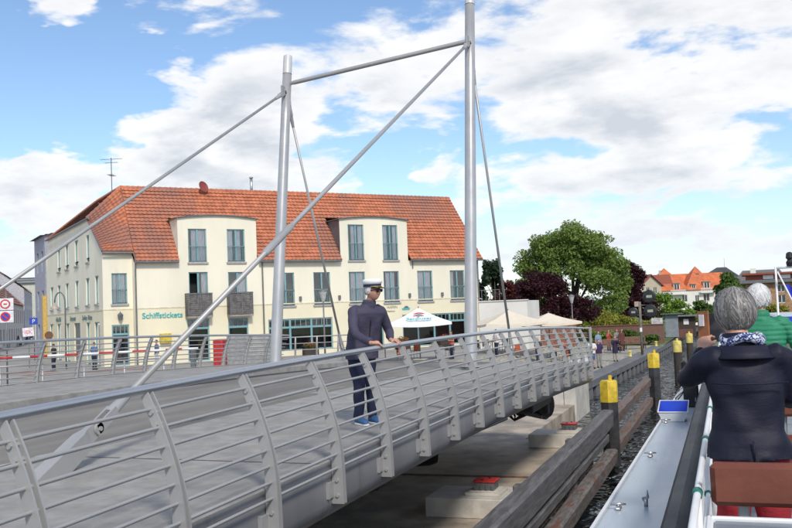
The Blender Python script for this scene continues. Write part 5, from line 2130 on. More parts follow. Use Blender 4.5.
def hairmat(name, lo, hi):
    m = bpy.data.materials.new(name)
    m.use_nodes = True
    t = m.node_tree
    bs = t.nodes['Principled BSDF']
    g = N(t, 'ShaderNodeNewGeometry')
    tcn = N(t, 'ShaderNodeTexCoord')
    f = MT(t, 'ADD', MT(t, 'MULTIPLY', g.outputs['Random Per Island'], 0.75), MT(t, 'MULTIPLY', NOISE(t, tcn.outputs['Object'], 22, 3.0), 0.3), clamp=True)
    put(t, bs.inputs['Base Color'], MIXC(t, f, lo + (1,), hi + (1,)))
    bs.inputs['Roughness'].default_value = 0.42
    bs.inputs['Specular IOR Level'].default_value = 0.4
    return m


def person(label, loc, rotz, arms, legs, cols, H=1.75, lean=0.0, headrot=0.0, headtilt=0.0, voxel=0.012, top='jacket', hem=0.84, wide=1.0, hands=True, folds=0.004, hair=None, group=None, quilt=None, collar=True, skin=SKIN, shorts=None, shoe_m=None, hem_w=None, headoff=(0, 0), name='person'):
    r_ = root(name, label, 'person', loc, group, rotz)
    s = H / 1.75
    OFF[r_.name] = np.zeros(3)
    ly = lambda z: lean * max(0.0, z - 0.9) / 0.5      # forward lean of the upper body
    hc = (headoff[0], ly(1.6) + 0.02 + headoff[1], 1.635)
    # ---- continuous body
    b = MB()
    ell(b, hc, 0.079, 0.099, 0.119, 22, 18, headfn, headrot, headtilt)
    for e in (-1, 1):
        x, y = 0.076 * e, -0.008
        ell(b, (hc[0] + x * math.cos(headrot) - y * math.sin(headrot), hc[1] + x * math.sin(headrot) + y * math.cos(headrot), hc[2] - 0.005), 0.011, 0.020, 0.032, 8, 6, None, headrot)
    b.tube([(0, ly(1.36), 1.36), (hc[0] * 0.6, ly(1.5) + 0.0, 1.50), (hc[0], hc[1] - 0.015, 1.58)], [0.068, 0.056, 0.054], 12)
    b.rings([(0, ly(z), z, rx, ry) for z, rx, ry in ((0.86, 0.155, 0.105), (0.98, 0.148, 0.10), (1.10, 0.135, 0.09), (1.28, 0.16, 0.10), (1.38, 0.165, 0.085), (1.44, 0.09, 0.06))], 16)
    for e, A_ in ((1, arms[0]), (-1, arms[1])):
        sh, el, wr_, hd, hn, cu = A_
        limb(b, [sh, el, wr_], [0.046, 0.037, 0.025])
        if hands:
            hand(b, wr_, hd, hn, cu, -e)
        else:
            ell(b, np.asarray(wr_) + np.asarray(hd) * 0.06, 0.035, 0.04, 0.045, 8, 6)
    for e, Lg in ((1, legs[0]), (-1, legs[1])):
        limb(b, [(e * 0.085, 0, 0.90), Lg[0], Lg[1]], [0.078, 0.052, 0.036])
        ell(b, (Lg[1][0], Lg[1][1] + 0.05, 0.045), 0.035, 0.10, 0.04, 8, 6)
    me = remeshed(b, voxel, 2, 'body')
    me.transform(Matrix.Scale(s, 4))
    body = finish(me, skin, 'body', r_)
    # ---- upper garment
    b = MB()
    W_ = wide
    hw = hem_w or 0.185
    hy = 0.165 if (hem_w or hem < 0.8) else 0.128
    rows_ = [(hem, hw * W_, hy * W_), (hem + 0.08, (hw * 0.5 + 0.0925) * W_, (hy * 0.6 + 0.05) * W_), (1.04, 0.176 * W_, 0.122 * W_), (1.14, 0.176 * W_, 0.120 * W_), (1.27, 0.188 * W_, 0.122 * W_), (1.37, 0.190 * W_, 0.110 * W_), (1.43, 0.150 * W_, 0.095), (1.46, 0.088, 0.072), (1.475, 0.07, 0.066)]
    b.rings([(0, ly(z), z, rx, ry) for z, rx, ry in rows_], 24, power=2.5)
    for e, A_ in ((1, arms[0]), (-1, arms[1])):
        sh, el, wr_ = [np.asarray(q, float) for q in A_[:3]]
        cuff = wr_ + (el - wr_) * 0.05
        inn = sh * V(0.55, 1, 1) + V(0, 0, -0.03)
        if top == 'shirt':
            limb(b, [inn, sh, sh + (el - sh) * 0.85], [0.07, 0.066, 0.062], 14)
        else:
            limb(b, [inn, sh, el, cuff], [0.072, 0.070, 0.057, 0.043], 14)
    if collar:
        b.tube([(hc[0] * 0.4, ly(1.43), 1.42), (hc[0] * 0.5, ly(1.5), 1.475), (hc[0] * 0.6, ly(1.5) + 0.004, 1.525)], [0.098, 0.086, 0.080], 18)
    me = remeshed(b, voxel, 5, 'top')
    me.transform(Matrix.Scale(s, 4))
    jk = finish(me, cols['top'], top, r_, folds, 26, 1.3, quilt)
    # ---- trousers
    b = MB()
    b.rings([(0, 0, z, rx, ry) for z, rx, ry in ((0.80, 0.10, 0.08), (0.86, 0.165, 0.112), (0.95, 0.165, 0.112), (1.02, 0.155, 0.105))], 18)
    for e, Lg in ((1, legs[0]), (-1, legs[1])):
        kn, an = np.asarray(Lg[0], float), np.asarray(Lg[1], float)
        if shorts:
            limb(b, [(e * 0.085, 0, 0.90), (np.array([e * 0.09, 0, 0.8])), kn + V(0, 0, 0.02)], [0.098, 0.098, 0.085], 14)
        else:
            limb(b, [(e * 0.085, 0, 0.90), (np.array([e * 0.09, 0, 0.74])), kn, an + V(0, -0.005, -0.01)], [0.100, 0.096, 0.074, 0.062], 14)
    me = remeshed(b, voxel, 3, 'trousers')
    me.transform(Matrix.Scale(s, 4))
    finish(me, cols['legs'], 'shorts' if shorts else 'trousers', r_, folds * 0.9, 24, 4.0)
    # ---- shoes
    for e, Lg in ((1, legs[0]), (-1, legs[1])):
        ax_, ay_ = Lg[1][0], Lg[1][1]
        b = MB()
        b.tube([(ax_, ay_ - 0.075, 0.055), (ax_, ay_ - 0.05, 0.055), (ax_, ay_ + 0.02, 0.06), (ax_ + 0.005 * e, ay_ + 0.11, 0.045), (ax_ + 0.008 * e, ay_ + 0.175, 0.035), (ax_ + 0.005 * e, ay_ + 0.205, 0.03)], [(0.025, 0.03), (0.042, 0.05), (0.046, 0.055), (0.050, 0.040), (0.044, 0.030), (0.02, 0.015)], 12)
        b.v = [(x * s, y * s, max(z, 0.016) * s) for x, y, z in b.v]
        so = b.build('shoe', cols['shoes'], r_, True, local=True)
        b = MB()
        b.rings([(ax_, ay_ + 0.065, 0.0, 0.047, 0.145), (ax_, ay_ + 0.065, 0.017, 0.049, 0.147), (ax_, ay_ + 0.065, 0.022, 0.044, 0.14)], 16, power=2.6)
        b.v = [(x * s, y * s, z * s) for x, y, z in b.v]
        b.build('sole', cols.get('sole', WHITE), so, False, local=True)
    r_['_hc'] = [hc[0] * s, hc[1] * s, hc[2] * s]
    if hair == 'short':
        b = MB()
        ell(b, (hc[0], hc[1] - 0.012, hc[2] + 0.022), 0.083, 0.098, 0.104, 16, 12, None, headrot)
        b.v = [(x * s, y * s, z * s) for x, y, z in b.v if True]
        keep = []
        cr, sr = math.cos(-headrot), math.sin(-headrot)
        hs = [q * s for q in hc]
        for f in b.f:
            m_ = np.mean([b.v[i] for i in f], 0) - np.array(hs)
            yl = m_[0] * sr + m_[1] * cr
            if m_[2] > 0.055 * s or (yl < 0.02 * s and m_[2] > -0.03 * s) or (yl < -0.04 * s and m_[2] > -0.07 * s):
                keep.append(f)
        b.f = keep
        b.m = [0] * len(keep)
        b.build('hair', cols['hair'], r_, True, local=True)
    return r_


def frame_local(loc, rotz, p, H=1.75):
    """world point -> local body coordinates at 1.75 m scale"""
    s = H / 1.75
    d = np.asarray(p, float) - np.asarray(loc, float)
    c, q = math.cos(rotz), math.sin(rotz)
    return np.array([d[0] * c + d[1] * q, -d[0] * q + d[1] * c, d[2]]) / s


def heading(hx, hy):
    return math.atan2(-hx, hy)


# ---------- the man in the captain's cap leaning on the railing
NAVY_M = cloth('man_jacket', (0.062, 0.056, 0.092), 0.7, 0.6, 7, 0.05)
JEANS = cloth('jeans', (0.018, 0.024, 0.055), 0.85, 0.5, 12)
BLUE_SHOE = cloth('blue_shoe', (0.045, 0.12, 0.27), 0.6, 0.3, 30)
mz = zdeck(10.35) + 0.042
ML = V(-4.27, 10.35, mz)
MR_ = heading(0.8, -0.6)
HM = 1.74
hR = frame_local(ML, MR_, (-3.815, 9.74, zrail(9.74) + 0.055), HM)
hL = frame_local(ML, MR_, (-3.815, 10.36, zrail(10.36) + 0.055), HM)
dR = frame_local((0, 0, 0), MR_, (0.9, 0.25, -0.05))
dL = frame_local((0, 0, 0), MR_, (0.9, -0.25, -0.05))
wR = hR - dR / np.linalg.norm(dR) * 0.075
wL = hL - dL / np.linalg.norm(dL) * 0.075
man = person('man in white captain cap, sunglasses and navy jacket leaning on the bridge railing', ML, MR_,
             [((0.188, 0.17, 1.395), (0.285, 0.34, 1.15), wR, dR, (0, 0, 1), 0.42), ((-0.188, 0.17, 1.395), (-0.335, 0.12, 1.14), wL, dL, (0, 0, 1), 0.42)],
             [((0.085, 0.05, 0.48), (0.075, 0.0, 0.09)), ((-0.085, 0.06, 0.48), (-0.09, 0.06, 0.09))],
             {'top': NAVY_M, 'legs': JEANS, 'shoes': BLUE_SHOE}, HM, 0.17, R(24), 0.0, 0.009, 'jacket', 0.80, 1.17, skin=SKIN2, folds=0.007, headoff=(-0.03, 0.02))
HCm = np.array(man['_hc'])
wh_hair = hairmat('white_hair', (0.45, 0.44, 0.43), (0.80, 0.79, 0.77))
hair_strips(HCm + V(0, 0, 0.0), 0.083, 0.101, 0.112, 320, 0.009, wh_hair, man, 5, 1.86, 0.5, R(24), 1.0, 0.05, (0, -0.25), True)
# cap, band, visor, sunglasses
def at_head(hc, rot, pts):
    c, s = math.cos(rot), math.sin(rot)
    return [(hc[0] + x * c - y * s, hc[1] + x * s + y * c, hc[2] + z) for x, y, z in pts]


def headpart(fn, hc, rot, name, m, parent, smooth=True):
    b = MB()
    fn(b)
    b.v = at_head(hc, rot, b.v)
    return b.build(name, m, parent, smooth, local=True)


def capfn(b):
    b.rings([(0, -0.008, 0.045, 0.090, 0.110), (0, -0.006, 0.085, 0.093, 0.113), (0, -0.004, 0.092, 0.100, 0.121), (0, -0.002, 0.118, 0.110, 0.128), (0, -0.008, 0.140, 0.102, 0.118), (0, -0.012, 0.150, 0.07, 0.085), (0, -0.012, 0.153, 0.01, 0.01)], 26)


CAPW = mat('cap_white', (0.80, 0.80, 0.79), 0.7, 0, 0.03, 8)
cap = headpart(capfn, HCm, R(24), 'cap', CAPW, man)
headpart(lambda b: b.rings([(0, -0.008, 0.050, 0.0925, 0.1125), (0, -0.006, 0.084, 0.0955, 0.1155)], 26, caps=False), HCm, R(24), 'cap_band', mat('cap_navy', (0.015, 0.02, 0.06), 0.7), cap)


def visor(b):
    P = []
    for i in range(13):
        a = math.pi * (0.12 + 0.76 * i / 12)
        P.append([(0.093 * math.cos(a), -0.006 + 0.113 * math.sin(a), 0.050), (0.112 * math.cos(a), 0.0 + (0.113 + 0.058 * math.sin(a)) * math.sin(a) + 0.006, 0.030), (0.092 * math.cos(a), -0.008 + 0.112 * math.sin(a), 0.044)])
    b.grid(P)


headpart(visor, HCm, R(24), 'cap_visor', mat('visor_black', (0.012, 0.012, 0.014), 0.25), cap)
headpart(lambda b: b.tube([(0.094 * math.cos(a), -0.006 + 0.1155 * math.sin(a), 0.054) for a in np.linspace(0.3, math.pi - 0.3, 14)], 0.005, 6), HCm, R(24), 'cap_cord', mat('gold_cord', (0.55, 0.38, 0.06), 0.4, 0.5), cap)


def shades(b):
    for e in (-1, 1):
        b.rings([(e * 0.034, 0.094, -0.015, 0.020, 0.008), (e * 0.035, 0.098, 0.0, 0.029, 0.010), (e * 0.036, 0.098, 0.018, 0.030, 0.010), (e * 0.036, 0.096, 0.024, 0.024, 0.008)], 14)
        b.tube([(e * 0.064, 0.090, 0.014), (e * 0.082, 0.05, 0.012), (e * 0.082, 0.0, 0.006)], 0.0035, 6)
    b.tube([(-0.02, 0.104, 0.012), (0.02, 0.104, 0.012)], 0.004, 6)


headpart(shades, HCm, R(24), 'sunglasses', mat('lens_black', (0.008, 0.007, 0.007), 0.12), man)
# zip on the jacket
b = MB()
b.tube([(0.015, 0.275, 1.37), (0.01, 0.262, 1.25), (0.005, 0.215, 1.10), (0.0, 0.175, 0.98)], 0.006, 6)
b.build('zip', BLACK, man, True, local=True)

# ---------- the woman in navy, seen from behind, photographing with a tablet
NAVY_W = cloth('woman_jacket', (0.0085, 0.0095, 0.024), 0.6, 0.35, 5, 0.08)
REDP = cloth('red_trousers', (0.36, 0.03, 0.038), 0.85, 0.4, 10)
WL = V(0.065, 4.62, 3.1)
WR_ = heading(-0.12, 1.0)
HW_ = 1.64
tabc = V(-0.118, 5.0, 4.545)
hW = frame_local(WL, WR_, tabc + V(-0.005, -0.03, -0.055), HW_)
hW2 = frame_local(WL, WR_, tabc + V(0.20, 0.02, -0.06), HW_)
wom = person('woman with grey bob hair and navy jacket seen from behind, holding up a tablet', WL, WR_,
             [((0.175, 0.0, 1.395), (0.225, 0.12, 1.18), hW2 + V(0.03, -0.06, -0.06), V(-0.4, 0.5, 0.75), V(0.2, -0.9, 0.3), 0.5), ((-0.175, 0.0, 1.395), (-0.265, 0.16, 1.285), hW + V(-0.01, -0.055, -0.065), V(0.15, 0.6, 0.75), V(-0.6, -0.7, 0.3), 0.55)],
             [((0.10, 0.0, 0.48), (0.10, -0.02, 0.09)), ((-0.10, 0.02, 0.48), (-0.11, -0.02, 0.09))],
             {'top': NAVY_W, 'legs': REDP, 'shoes': BLACK, 'sole': BLACK}, HW_, 0.02, R(48), 0.0, 0.010, 'jacket', 0.90, 0.98, folds=0.007, hem_w=0.215, headoff=(-0.03, 0.02))
HCw = np.array(wom['_hc'])
grey_hair = hairmat('grey_hair', (0.035, 0.032, 0.030), (0.36, 0.34, 0.32))
b = MB()


def bob(d, q):
    x, y, z = q
    if d[2] < 0:
        x *= 1.06
        if d[1] < 0:
            y *= 1.02
    if d[1] > 0.45 and d[2] < 0.35:
        y *= 0.35
    return np.array([x, y, z])


ell(b, HCw + V(0, -0.018, 0.012), 0.087, 0.100, 0.106, 26, 20, bob, R(48))
b.v = [q if q[2] > HCw[2] - 0.085 else (HCw[0] + (q[0] - HCw[0]) * 0.92, HCw[1] + (q[1] - HCw[1]) * 0.92, max(q[2], HCw[2] - 0.115)) for q in b.v]
hb = b.build('hair', grey_hair, wom, True, local=True)
hair_strips(HCw + V(0, -0.018, 0.012), 0.088, 0.101, 0.107, 1300, 0.010, grey_hair, wom, 9, 2.38, 0.95, R(48), 1.0, 0.10, sweep=0.5, flow=0.55)
# scarf
b = MB()
limb(b, [(0.085 * math.cos(a), 0.012 + 0.085 * math.sin(a) + 0.0, 1.402 + 0.012 * math.sin(3 * a)) for a in np.linspace(0, 2 * math.pi, 13)], [0.023] * 13, 10)
me = remeshed(b, 0.008, 2, 'scarf')


def scarf_mat():
    m = bpy.data.materials.new('scarf_pattern')
    m.use_nodes = True
    t = m.node_tree
    bs = t.nodes['Principled BSDF']
    tcn = N(t, 'ShaderNodeTexCoord')
    vo = NOISE(t, tcn.outputs['Object'], 55, 2.0, 0.5, dist=1.5)
    put(t, bs.inputs['Base Color'], MIXC(t, MR(t, vo, 0.46, 0.54), (0.62, 0.66, 0.74, 1), (0.02, 0.035, 0.16, 1)))
    bs.inputs['Roughness'].default_value = 0.8
    return m


finish(me, scarf_mat(), 'scarf', wom, 0.003, 60, 2)
# stand-up collar folded down at the back
b = MB()
b.rings([(0, 0.01, 1.375, 0.105, 0.092), (0, 0.0, 1.345, 0.130, 0.108), (0, -0.008, 1.318, 0.150, 0.122), (0, -0.008, 1.312, 0.148, 0.118), (0, 0.01, 1.365, 0.098, 0.086)], 26, caps=False)
b.build('collar', NAVY_W, wom, True, local=True)
# pleat and yoke seam on the back
b = MB()
for e in (1,):
    b.tube([(-0.17, -0.125, 1.205), (-0.06, -0.142, 1.20), (0.06, -0.142, 1.20), (0.17, -0.125, 1.205)], 0.004, 6)
    b.tube([(0.0, -0.148, 0.94), (0.0, -0.152, 0.89), (0.0, -0.155, 0.85)], 0.004, 6)
b.build('seam', NAVY_W, wom, True, local=True)

tb = root('tablet', 'tablet in an open brown leather case held up by the woman', 'tablet', tabc)
ta = heading(0.35, -0.94)
CASE = mat('brown_leather', (0.30, 0.115, 0.045), 0.5, 0, 0.15, 10, 0.1, 60)
ax1 = V(math.cos(0.15), math.sin(0.15), 0)
ax2 = V(0, 0, 1)
ax3 = np.cross(ax1, ax2)
b = MB()
b.obox(tabc + ax1 * 0.085 + V(0, 0.03, 0.005), V(0.97, 0.24, 0), ax2, V(0.24, -0.97, 0), 0.065, 0.075, 0.007)
b.build('screen', mat('tablet_black', (0.03, 0.032, 0.038), 0.15), tb)
b = MB()
b.obox(tabc + V(0, -0.01, 0.005), V(0.80, -0.60, 0), ax2, V(0.6, 0.8, 0), 0.032, 0.088, 0.006)
cf = b.build('case_flap', CASE, tb)
b = MB()
b.obox(tabc + V(-0.007, -0.014, 0.045) - V(0.6, 0.8, 0) * 0.004, V(0.80, -0.60, 0), ax2, V(0.6, 0.8, 0), 0.014, 0.030, 0.004)
b.build('white_card', mat('card_white', (0.75, 0.72, 0.72), 0.7), cf)

# ---------- person in the green quilted jacket
GREENJ = cloth('green_quilt', (0.028, 0.215, 0.115), 0.55, 0.35, 14, 0.12)
GL = V(0.27, 8.55, 3.1)
gp = person('person with white hair in a bright green quilted jacket at the right edge', GL, heading(0.15, 1.0),
            [((0.19, 0.0, 1.40), (0.31, 0.05, 1.16), (0.24, 0.30, 1.10), V(0, 1, 0.1), V(0, 0, 1), 0.5), ((-0.19, 0.0, 1.40), (-0.29, 0.06, 1.15), (-0.20, 0.30, 1.12), V(0, 1, 0.1), V(0, 0, 1), 0.5)],
            [((0.10, 0.0, 0.48), (0.10, -0.02, 0.09)), ((-0.10, 0.02, 0.48), (-0.11, -0.02, 0.09))],
            {'top': GREENJ, 'legs': BLACK, 'shoes': BLACK, 'sole': BLACK}, 1.70, 0.0, R(-25), 0.0, 0.0075, 'jacket', 0.90, 1.15, folds=0.002, quilt=(0.008, 0.042))
HCg = np.array(gp['_hc'])
b = MB()
ell(b, HCg + V(0, -0.012, 0.01), 0.096, 0.108, 0.118, 24, 18, bob, R(-25))
b.v = [q if q[2] > HCg[2] - 0.06 else (HCg[0] + (q[0] - HCg[0]) * 0.9, HCg[1] + (q[1] - HCg[1]) * 0.9, max(q[2], HCg[2] - 0.08)) for q in b.v]
b.build('hair', wh_hair, gp, True, local=True)
hair_strips(HCg + V(0, -0.012, 0.01), 0.098, 0.110, 0.120, 420, 0.012, wh_hair, gp, 15, 2.1, 0.9, R(-25), 1.01, 0.2)

# ---------- small figures on the quay
def standing_arms(kind):
    if kind == 'crossed':
        return [((0.18, 0.0, 1.40), (0.26, 0.06, 1.14), (0.05, 0.20, 1.14), V(-1, 0.2, 0.1), V(0, 1, 0), 0.3), ((-0.18, 0.0, 1.40), (-0.26, 0.06, 1.14), (-0.05, 0.21, 1.17), V(1, 0.2, 0.1), V(0, 1, 0), 0.3)]
    if kind == 'phone':
        return [((0.18, 0.0, 1.40), (0.24, 0.16, 1.20), (0.08, 0.28, 1.45), V(-0.2, 0.3, 1), V(0, -1, 0), 0.5), ((-0.18, 0.0, 1.40), (-0.24, 0.16, 1.20), (-0.06, 0.28, 1.45), V(0.2, 0.3, 1), V(0, -1, 0), 0.5)]
    return [((0.18, 0.0, 1.40), (0.24, -0.02, 1.12), (0.22, 0.06, 0.88), V(0, 0.2, -1), V(1, 0, 0), 0.3), ((-0.18, 0.0, 1.40), (-0.24, -0.02, 1.12), (-0.22, 0.06, 0.88), V(0, 0.2, -1), V(-1, 0, 0), 0.3)]


STAND = [((0.09, 0.02, 0.48), (0.09, -0.01, 0.09)), ((-0.09, 0.03, 0.48), (-0.10, 0.01, 0.09))]
HG = mat('hair_brown', (0.06, 0.04, 0.03), 0.6)
HGr = mat('hair_grey', (0.35, 0.30, 0.27), 0.6)
GRP = 'people watching from the quay'


def quay_person(label, x, y, hd, arms, top, legs, H=1.74, hair=HG, shorts=None, toph='shirt', hem=0.88):
    return person(label, V(x, y, gz(x, y) - 0.012 if x < qx(y) - 0.95 else 0.925), hd, standing_arms(arms), STAND, {'top': top, 'legs': legs, 'shoes': BLACK, 'sole': BLACK, 'hair': hair}, H, 0.0, 0.0, 0.0, 0.022, toph, hem, 1.02, False, 0.0, 'short', GRP, None, False, SKIN, shorts)


quay_person('bald man in white shirt and blue shorts with folded arms on the quay', -7.55, 53.6, heading(0.25, -1), 'crossed', cloth('white_shirt', (0.68, 0.67, 0.66)), cloth('blue_shorts', (0.05, 0.10, 0.24)), 1.78, HGr, True)
quay_person('person in dark purple top standing close beside the white shirt', -7.25, 54.4, heading(0.4, -1), 'down', cloth('dark_purple', (0.045, 0.03, 0.09)), cloth('grey_trousers', (0.26, 0.25, 0.23)), 1.68, mat('hair_red', (0.14, 0.03, 0.03), 0.6))
quay_person('woman in long dark coat taking a photo on the quay', -6.95, 60.0, heading(0.5, -1), 'phone', cloth('dark_coat', (0.028, 0.024, 0.055)), cloth('beige_leggings', (0.36, 0.31, 0.27)), 1.66, mat('hair_auburn', (0.20, 0.08, 0.04), 0.6), None, 'coat', 0.58)
quay_person('person in light blue shirt standing near the quay bench', -9.1, 68.3, heading(0.6, -0.8), 'down', cloth('light_blue', (0.20, 0.29, 0.42)), cloth('dark_jeans', (0.03, 0.035, 0.06)), 1.75)
quay_person('person in reddish-brown coat behind the photographing woman', -7.9, 73.0, heading(0.5, -0.8), 'down', cloth('red_brown', (0.12, 0.045, 0.04)), cloth('red_brown2', (0.10, 0.045, 0.04)), 1.72, HG, None, 'coat', 0.5)
quay_person('person in grey top with red cap in the group by the bench', -8.35, 73.6, heading(0.6, -0.8), 'crossed', cloth('grey_top', (0.22, 0.22, 0.24)), cloth('dark_jeans', (0.03, 0.035, 0.06)), 1.70, mat('cap_red', (0.42, 0.03, 0.03), 0.7))
quay_person('person in red top at the left of the group by the bench', -9.0, 73.6, heading(0.6, -0.8), 'phone', cloth('red_top', (0.36, 0.05, 0.05)), cloth('dark_jeans', (0.03, 0.035, 0.06)), 1.68, HG)

# ================================================================== PLAZA, CAFE, QUAY FURNITURE
def brick_mat():
    m = bpy.data.materials.new('old_brick')
    m.use_nodes = True
    t = m.node_tree
    bs = t.nodes['Principled BSDF']
    tcn = N(t, 'ShaderNodeTexCoord')
    mp = N(t, 'ShaderNodeMapping')
    mp.inputs['Rotation'].default_value = (R(90), 0, 0)
    t.links.new(tcn.outputs['Object'], mp.inputs[0])
    bk = N(t, 'ShaderNodeTexBrick')
    t.links.new(mp.outputs[0], bk.inputs[0])
    bk.inputs['Color1'].default_value = (0.20, 0.085, 0.055, 1)
    bk.inputs['Color2'].default_value = (0.13, 0.06, 0.045, 1)
    bk.inputs['Mortar'].default_value = (0.22, 0.18, 0.15, 1)
    bk.inputs['Scale'].default_value = 3.6
    put(t, bs.inputs['Base Color'], bk.outputs[0])
    bs.inputs['Roughness'].default_value = 0.9
    return m


BRICKM = brick_mat()
b = MB()
pts = [(-19.0, 82.6), (-13.0, 82.9), (-5.3, 83.0)]
for (xa, ya), (xb, yb) in zip(pts, pts[1:]):
    d = V(xb - xa, yb - ya, 0)
    L = np.linalg.norm(d)
    d /= L
    n_ = V(-d[1], d[0], 0)
    c = V((xa + xb) / 2, (ya + yb) / 2, 0)
    b.obox(c + V(0, 0, 1.5), d, n_, V(0, 0, 1), L / 2, 0.16, 1.12)
    b.obox(c + V(0, 0, 2.65), d, n_, V(0, 0, 1), L / 2, 0.22, 0.04)
thing('brick_wall', 'long low dark red brick wall behind the quay', 'wall', b, BRICKM, (-12, 83, 1.0))
b = MB()
b.obox(V(-13.0, 67.9, 2.55), V(0.9, 0.44, 0), V(-0.44, 0.9, 0), V(0, 0, 1), 2.4, 0.15, 1.0)
b.obox(V(-13.0, 67.9, 3.58), V(0.9, 0.44, 0), V(-0.44, 0.9, 0), V(0, 0, 1), 2.45, 0.20, 0.04)
thing('brick_wall', 'red brick terrace wall behind the cream parasols', 'wall', b, mat('terrace_brick', (0.23, 0.105, 0.07), 0.9, 0, 0.3, 8, 0.3, 20), (-13, 67.9, 1.6))

# ---- parasols
def parasol(label, c, zt, zb, w, m, seed, txt=None, rot=0.0, grp=None):
    r_ = root('parasol', label, 'parasol', (c[0], c[1], gz(*c)), grp)
    g0 = gz(*c)
    b = MB()
    n = 4
    k = 10
    top = V(c[0], c[1], zt)
    cor = [V(c[0] + w * 1.414 * math.cos(rot + math.pi / 4 + i * math.pi / 2), c[1] + w * 1.414 * math.sin(rot + math.pi / 4 + i * math.pi / 2), zb) for i in range(4)]
    for i in range(4):
        a, d = cor[i], cor[(i + 1) % 4]
        P = []
        for u in np.linspace(0, 1, k):
            row = []
            for v_ in np.linspace(0, 1, k):
                e = a + (d - a) * v_
                q = top + (e - top) * u
                sag = -0.10 * math.sin(math.pi * v_) * u - 0.06 * math.sin(math.pi * u)
                row.append(q + V(0, 0, sag))
            P.append(row)
        b.grid(P)
        # short valance
        b.grid([[a + (d - a) * v_ + V(0, 0, -0.10 * math.sin(math.pi * v_)) for v_ in np.linspace(0, 1, k)], [a + (d - a) * v_ + V(0, 0, -0.14 - 0.10 * math.sin(math.pi * v_)) for v_ in np.linspace(0, 1, k)]])
    cn = b.build('canopy', m, r_, 'auto')
    b = MB()
    b.tube([(c[0], c[1], g0), (c[0], c[1], zt + 0.08)], 0.035, 8)
    b.build('pole', ZINC, r_, True)
    for i in range(4):
        b = MB()
        b.tube([top - V(0, 0, 0.1), cor[i] + V(0, 0, -0.05)], 0.014, 5)
        b.build('rib', ZINC, r_)
    b = MB()
    b.bevbox(V(c[0] - 0.35, c[1] - 0.35, g0), V(c[0] + 0.35, c[1] + 0.35, g0 + 0.10), 0.03)
    b.build('base', CONC, r_)
    return r_, cn, top, cor


PW = mat('parasol_white', (0.82, 0.82, 0.82), 0.8, 0, 0.02, 3)
PC = mat('parasol_cream', (0.70, 0.62, 0.49), 0.8, 0, 0.03, 3)
ra = math.atan2(E1[1], E1[0])
r_, cn, top, cor = parasol('white square parasol with red emblem and green lettering before the cafe', (-16.6, 49.0), 4.86, 4.02, 1.78, PW, 1, rot=math.atan2(r0.y, r0.x), grp='cafe parasols')
# print on the facing panel
fa, fb_ = cor[2], cor[3]
mid = (fa + fb_) / 2
up_ = (top - mid) / np.linalg.norm(top - mid)
ex1 = (fb_ - fa) / np.linalg.norm(fb_ - fa)
nn1 = np.cross(ex1, up_)
om = mid + up_ * 0.30 + nn1 * 0.06
text_mesh('lettering', 'Sanbuser', 0.40, TXT_TEAL, cn, M4of(om, ex1, up_, nn1), 0.004, 'CENTER', 0.008)
b = MB()
om2 = mid + up_ * 0.95 + nn1 * 0.075
pts = [om2 + ex1 * (0.32 * math.cos(a)) + up_ * (0.24 * math.sin(a)) for a in np.linspace(0, math.pi, 14)]
b.poly(pts)
b.build('red_emblem', mat('emblem_red', (0.60, 0.09, 0.05), 0.7), cn)
b = MB()
b.poly([om2 + ex1 * -0.05 + up_ * -0.14 + nn1 * .004, om2 + ex1 * 0.05 + up_ * -0.14 + nn1 * .004, om2 + ex1 * 0.06 + up_ * 0.10 + nn1 * .004, om2 + ex1 * -0.06 + up_ * 0.10 + nn1 * .004])
b.build('emblem_stem', TXT_TEAL, cn)
parasol('cream square parasol against the white terrace wall, left of two', (-13.0, 56.0), 4.50, 3.72, 1.95, PC, 2, rot=0.5, grp='cafe parasols')
parasol('cream square parasol in front of the purple tree, right of two', (-10.85, 58.2), 4.22, 3.62, 1.72, PC, 3, rot=0.42, grp='cafe parasols')

# ---- cafe furniture
def chair(label, x, y, rz, m, grp):
    g0 = gz(x, y) - 0.012
    r_ = root('cafe_chair', label, 'chair', (x, y, g0), grp, rz)
    OFF[r_.name] = np.zeros(3)
    b = MB()
    b.bevbox(V(-0.22, -0.22, 0.43), V(0.22, 0.22, 0.47), 0.015)
    b.build('seat', m, r_, local=True)
    b = MB()
    b.bevbox(V(-0.22, -0.25, 0.47), V(0.22, -0.21, 0.88), 0.015)
    b.build('backrest', m, r_, local=True)
    for sx in (-1, 1):
        for sy in (-1, 1):
            b = MB()
            b.tube([(sx * 0.2, sy * 0.2, 0), (sx * 0.19, sy * 0.19, 0.44)], 0.014, 6)
            b.build('leg', ZINC, r_, local=True)
        b = MB()
        b.tube([(sx * 0.23, -0.22, 0.66), (sx * 0.24, 0.18, 0.66), (sx * 0.23, 0.2, 0.45)], 0.016, 6)
        b.build('armrest', m, r_, True, local=True)
    return r_


def cafe_table(label, x, y, m, grp):
    g0 = gz(x, y) - 0.012
    r_ = root('cafe_table', label, 'table', (x, y, g0), grp)
    b = MB()
    b.lathe((x, y, g0 + 0.71), [(0.40, 0), (0.40, 0.03)], 18)
    b.build('table_top', m, r_)
    b = MB()
    b.tube([(x, y, g0), (x, y, g0 + 0.71)], 0.03, 8)
    b.build('leg', ZINC, r_)
    b = MB()
    b.lathe((x, y, g0), [(0.25, 0), (0.24, 0.03)], 14)
    b.build('base', ZINC, r_)


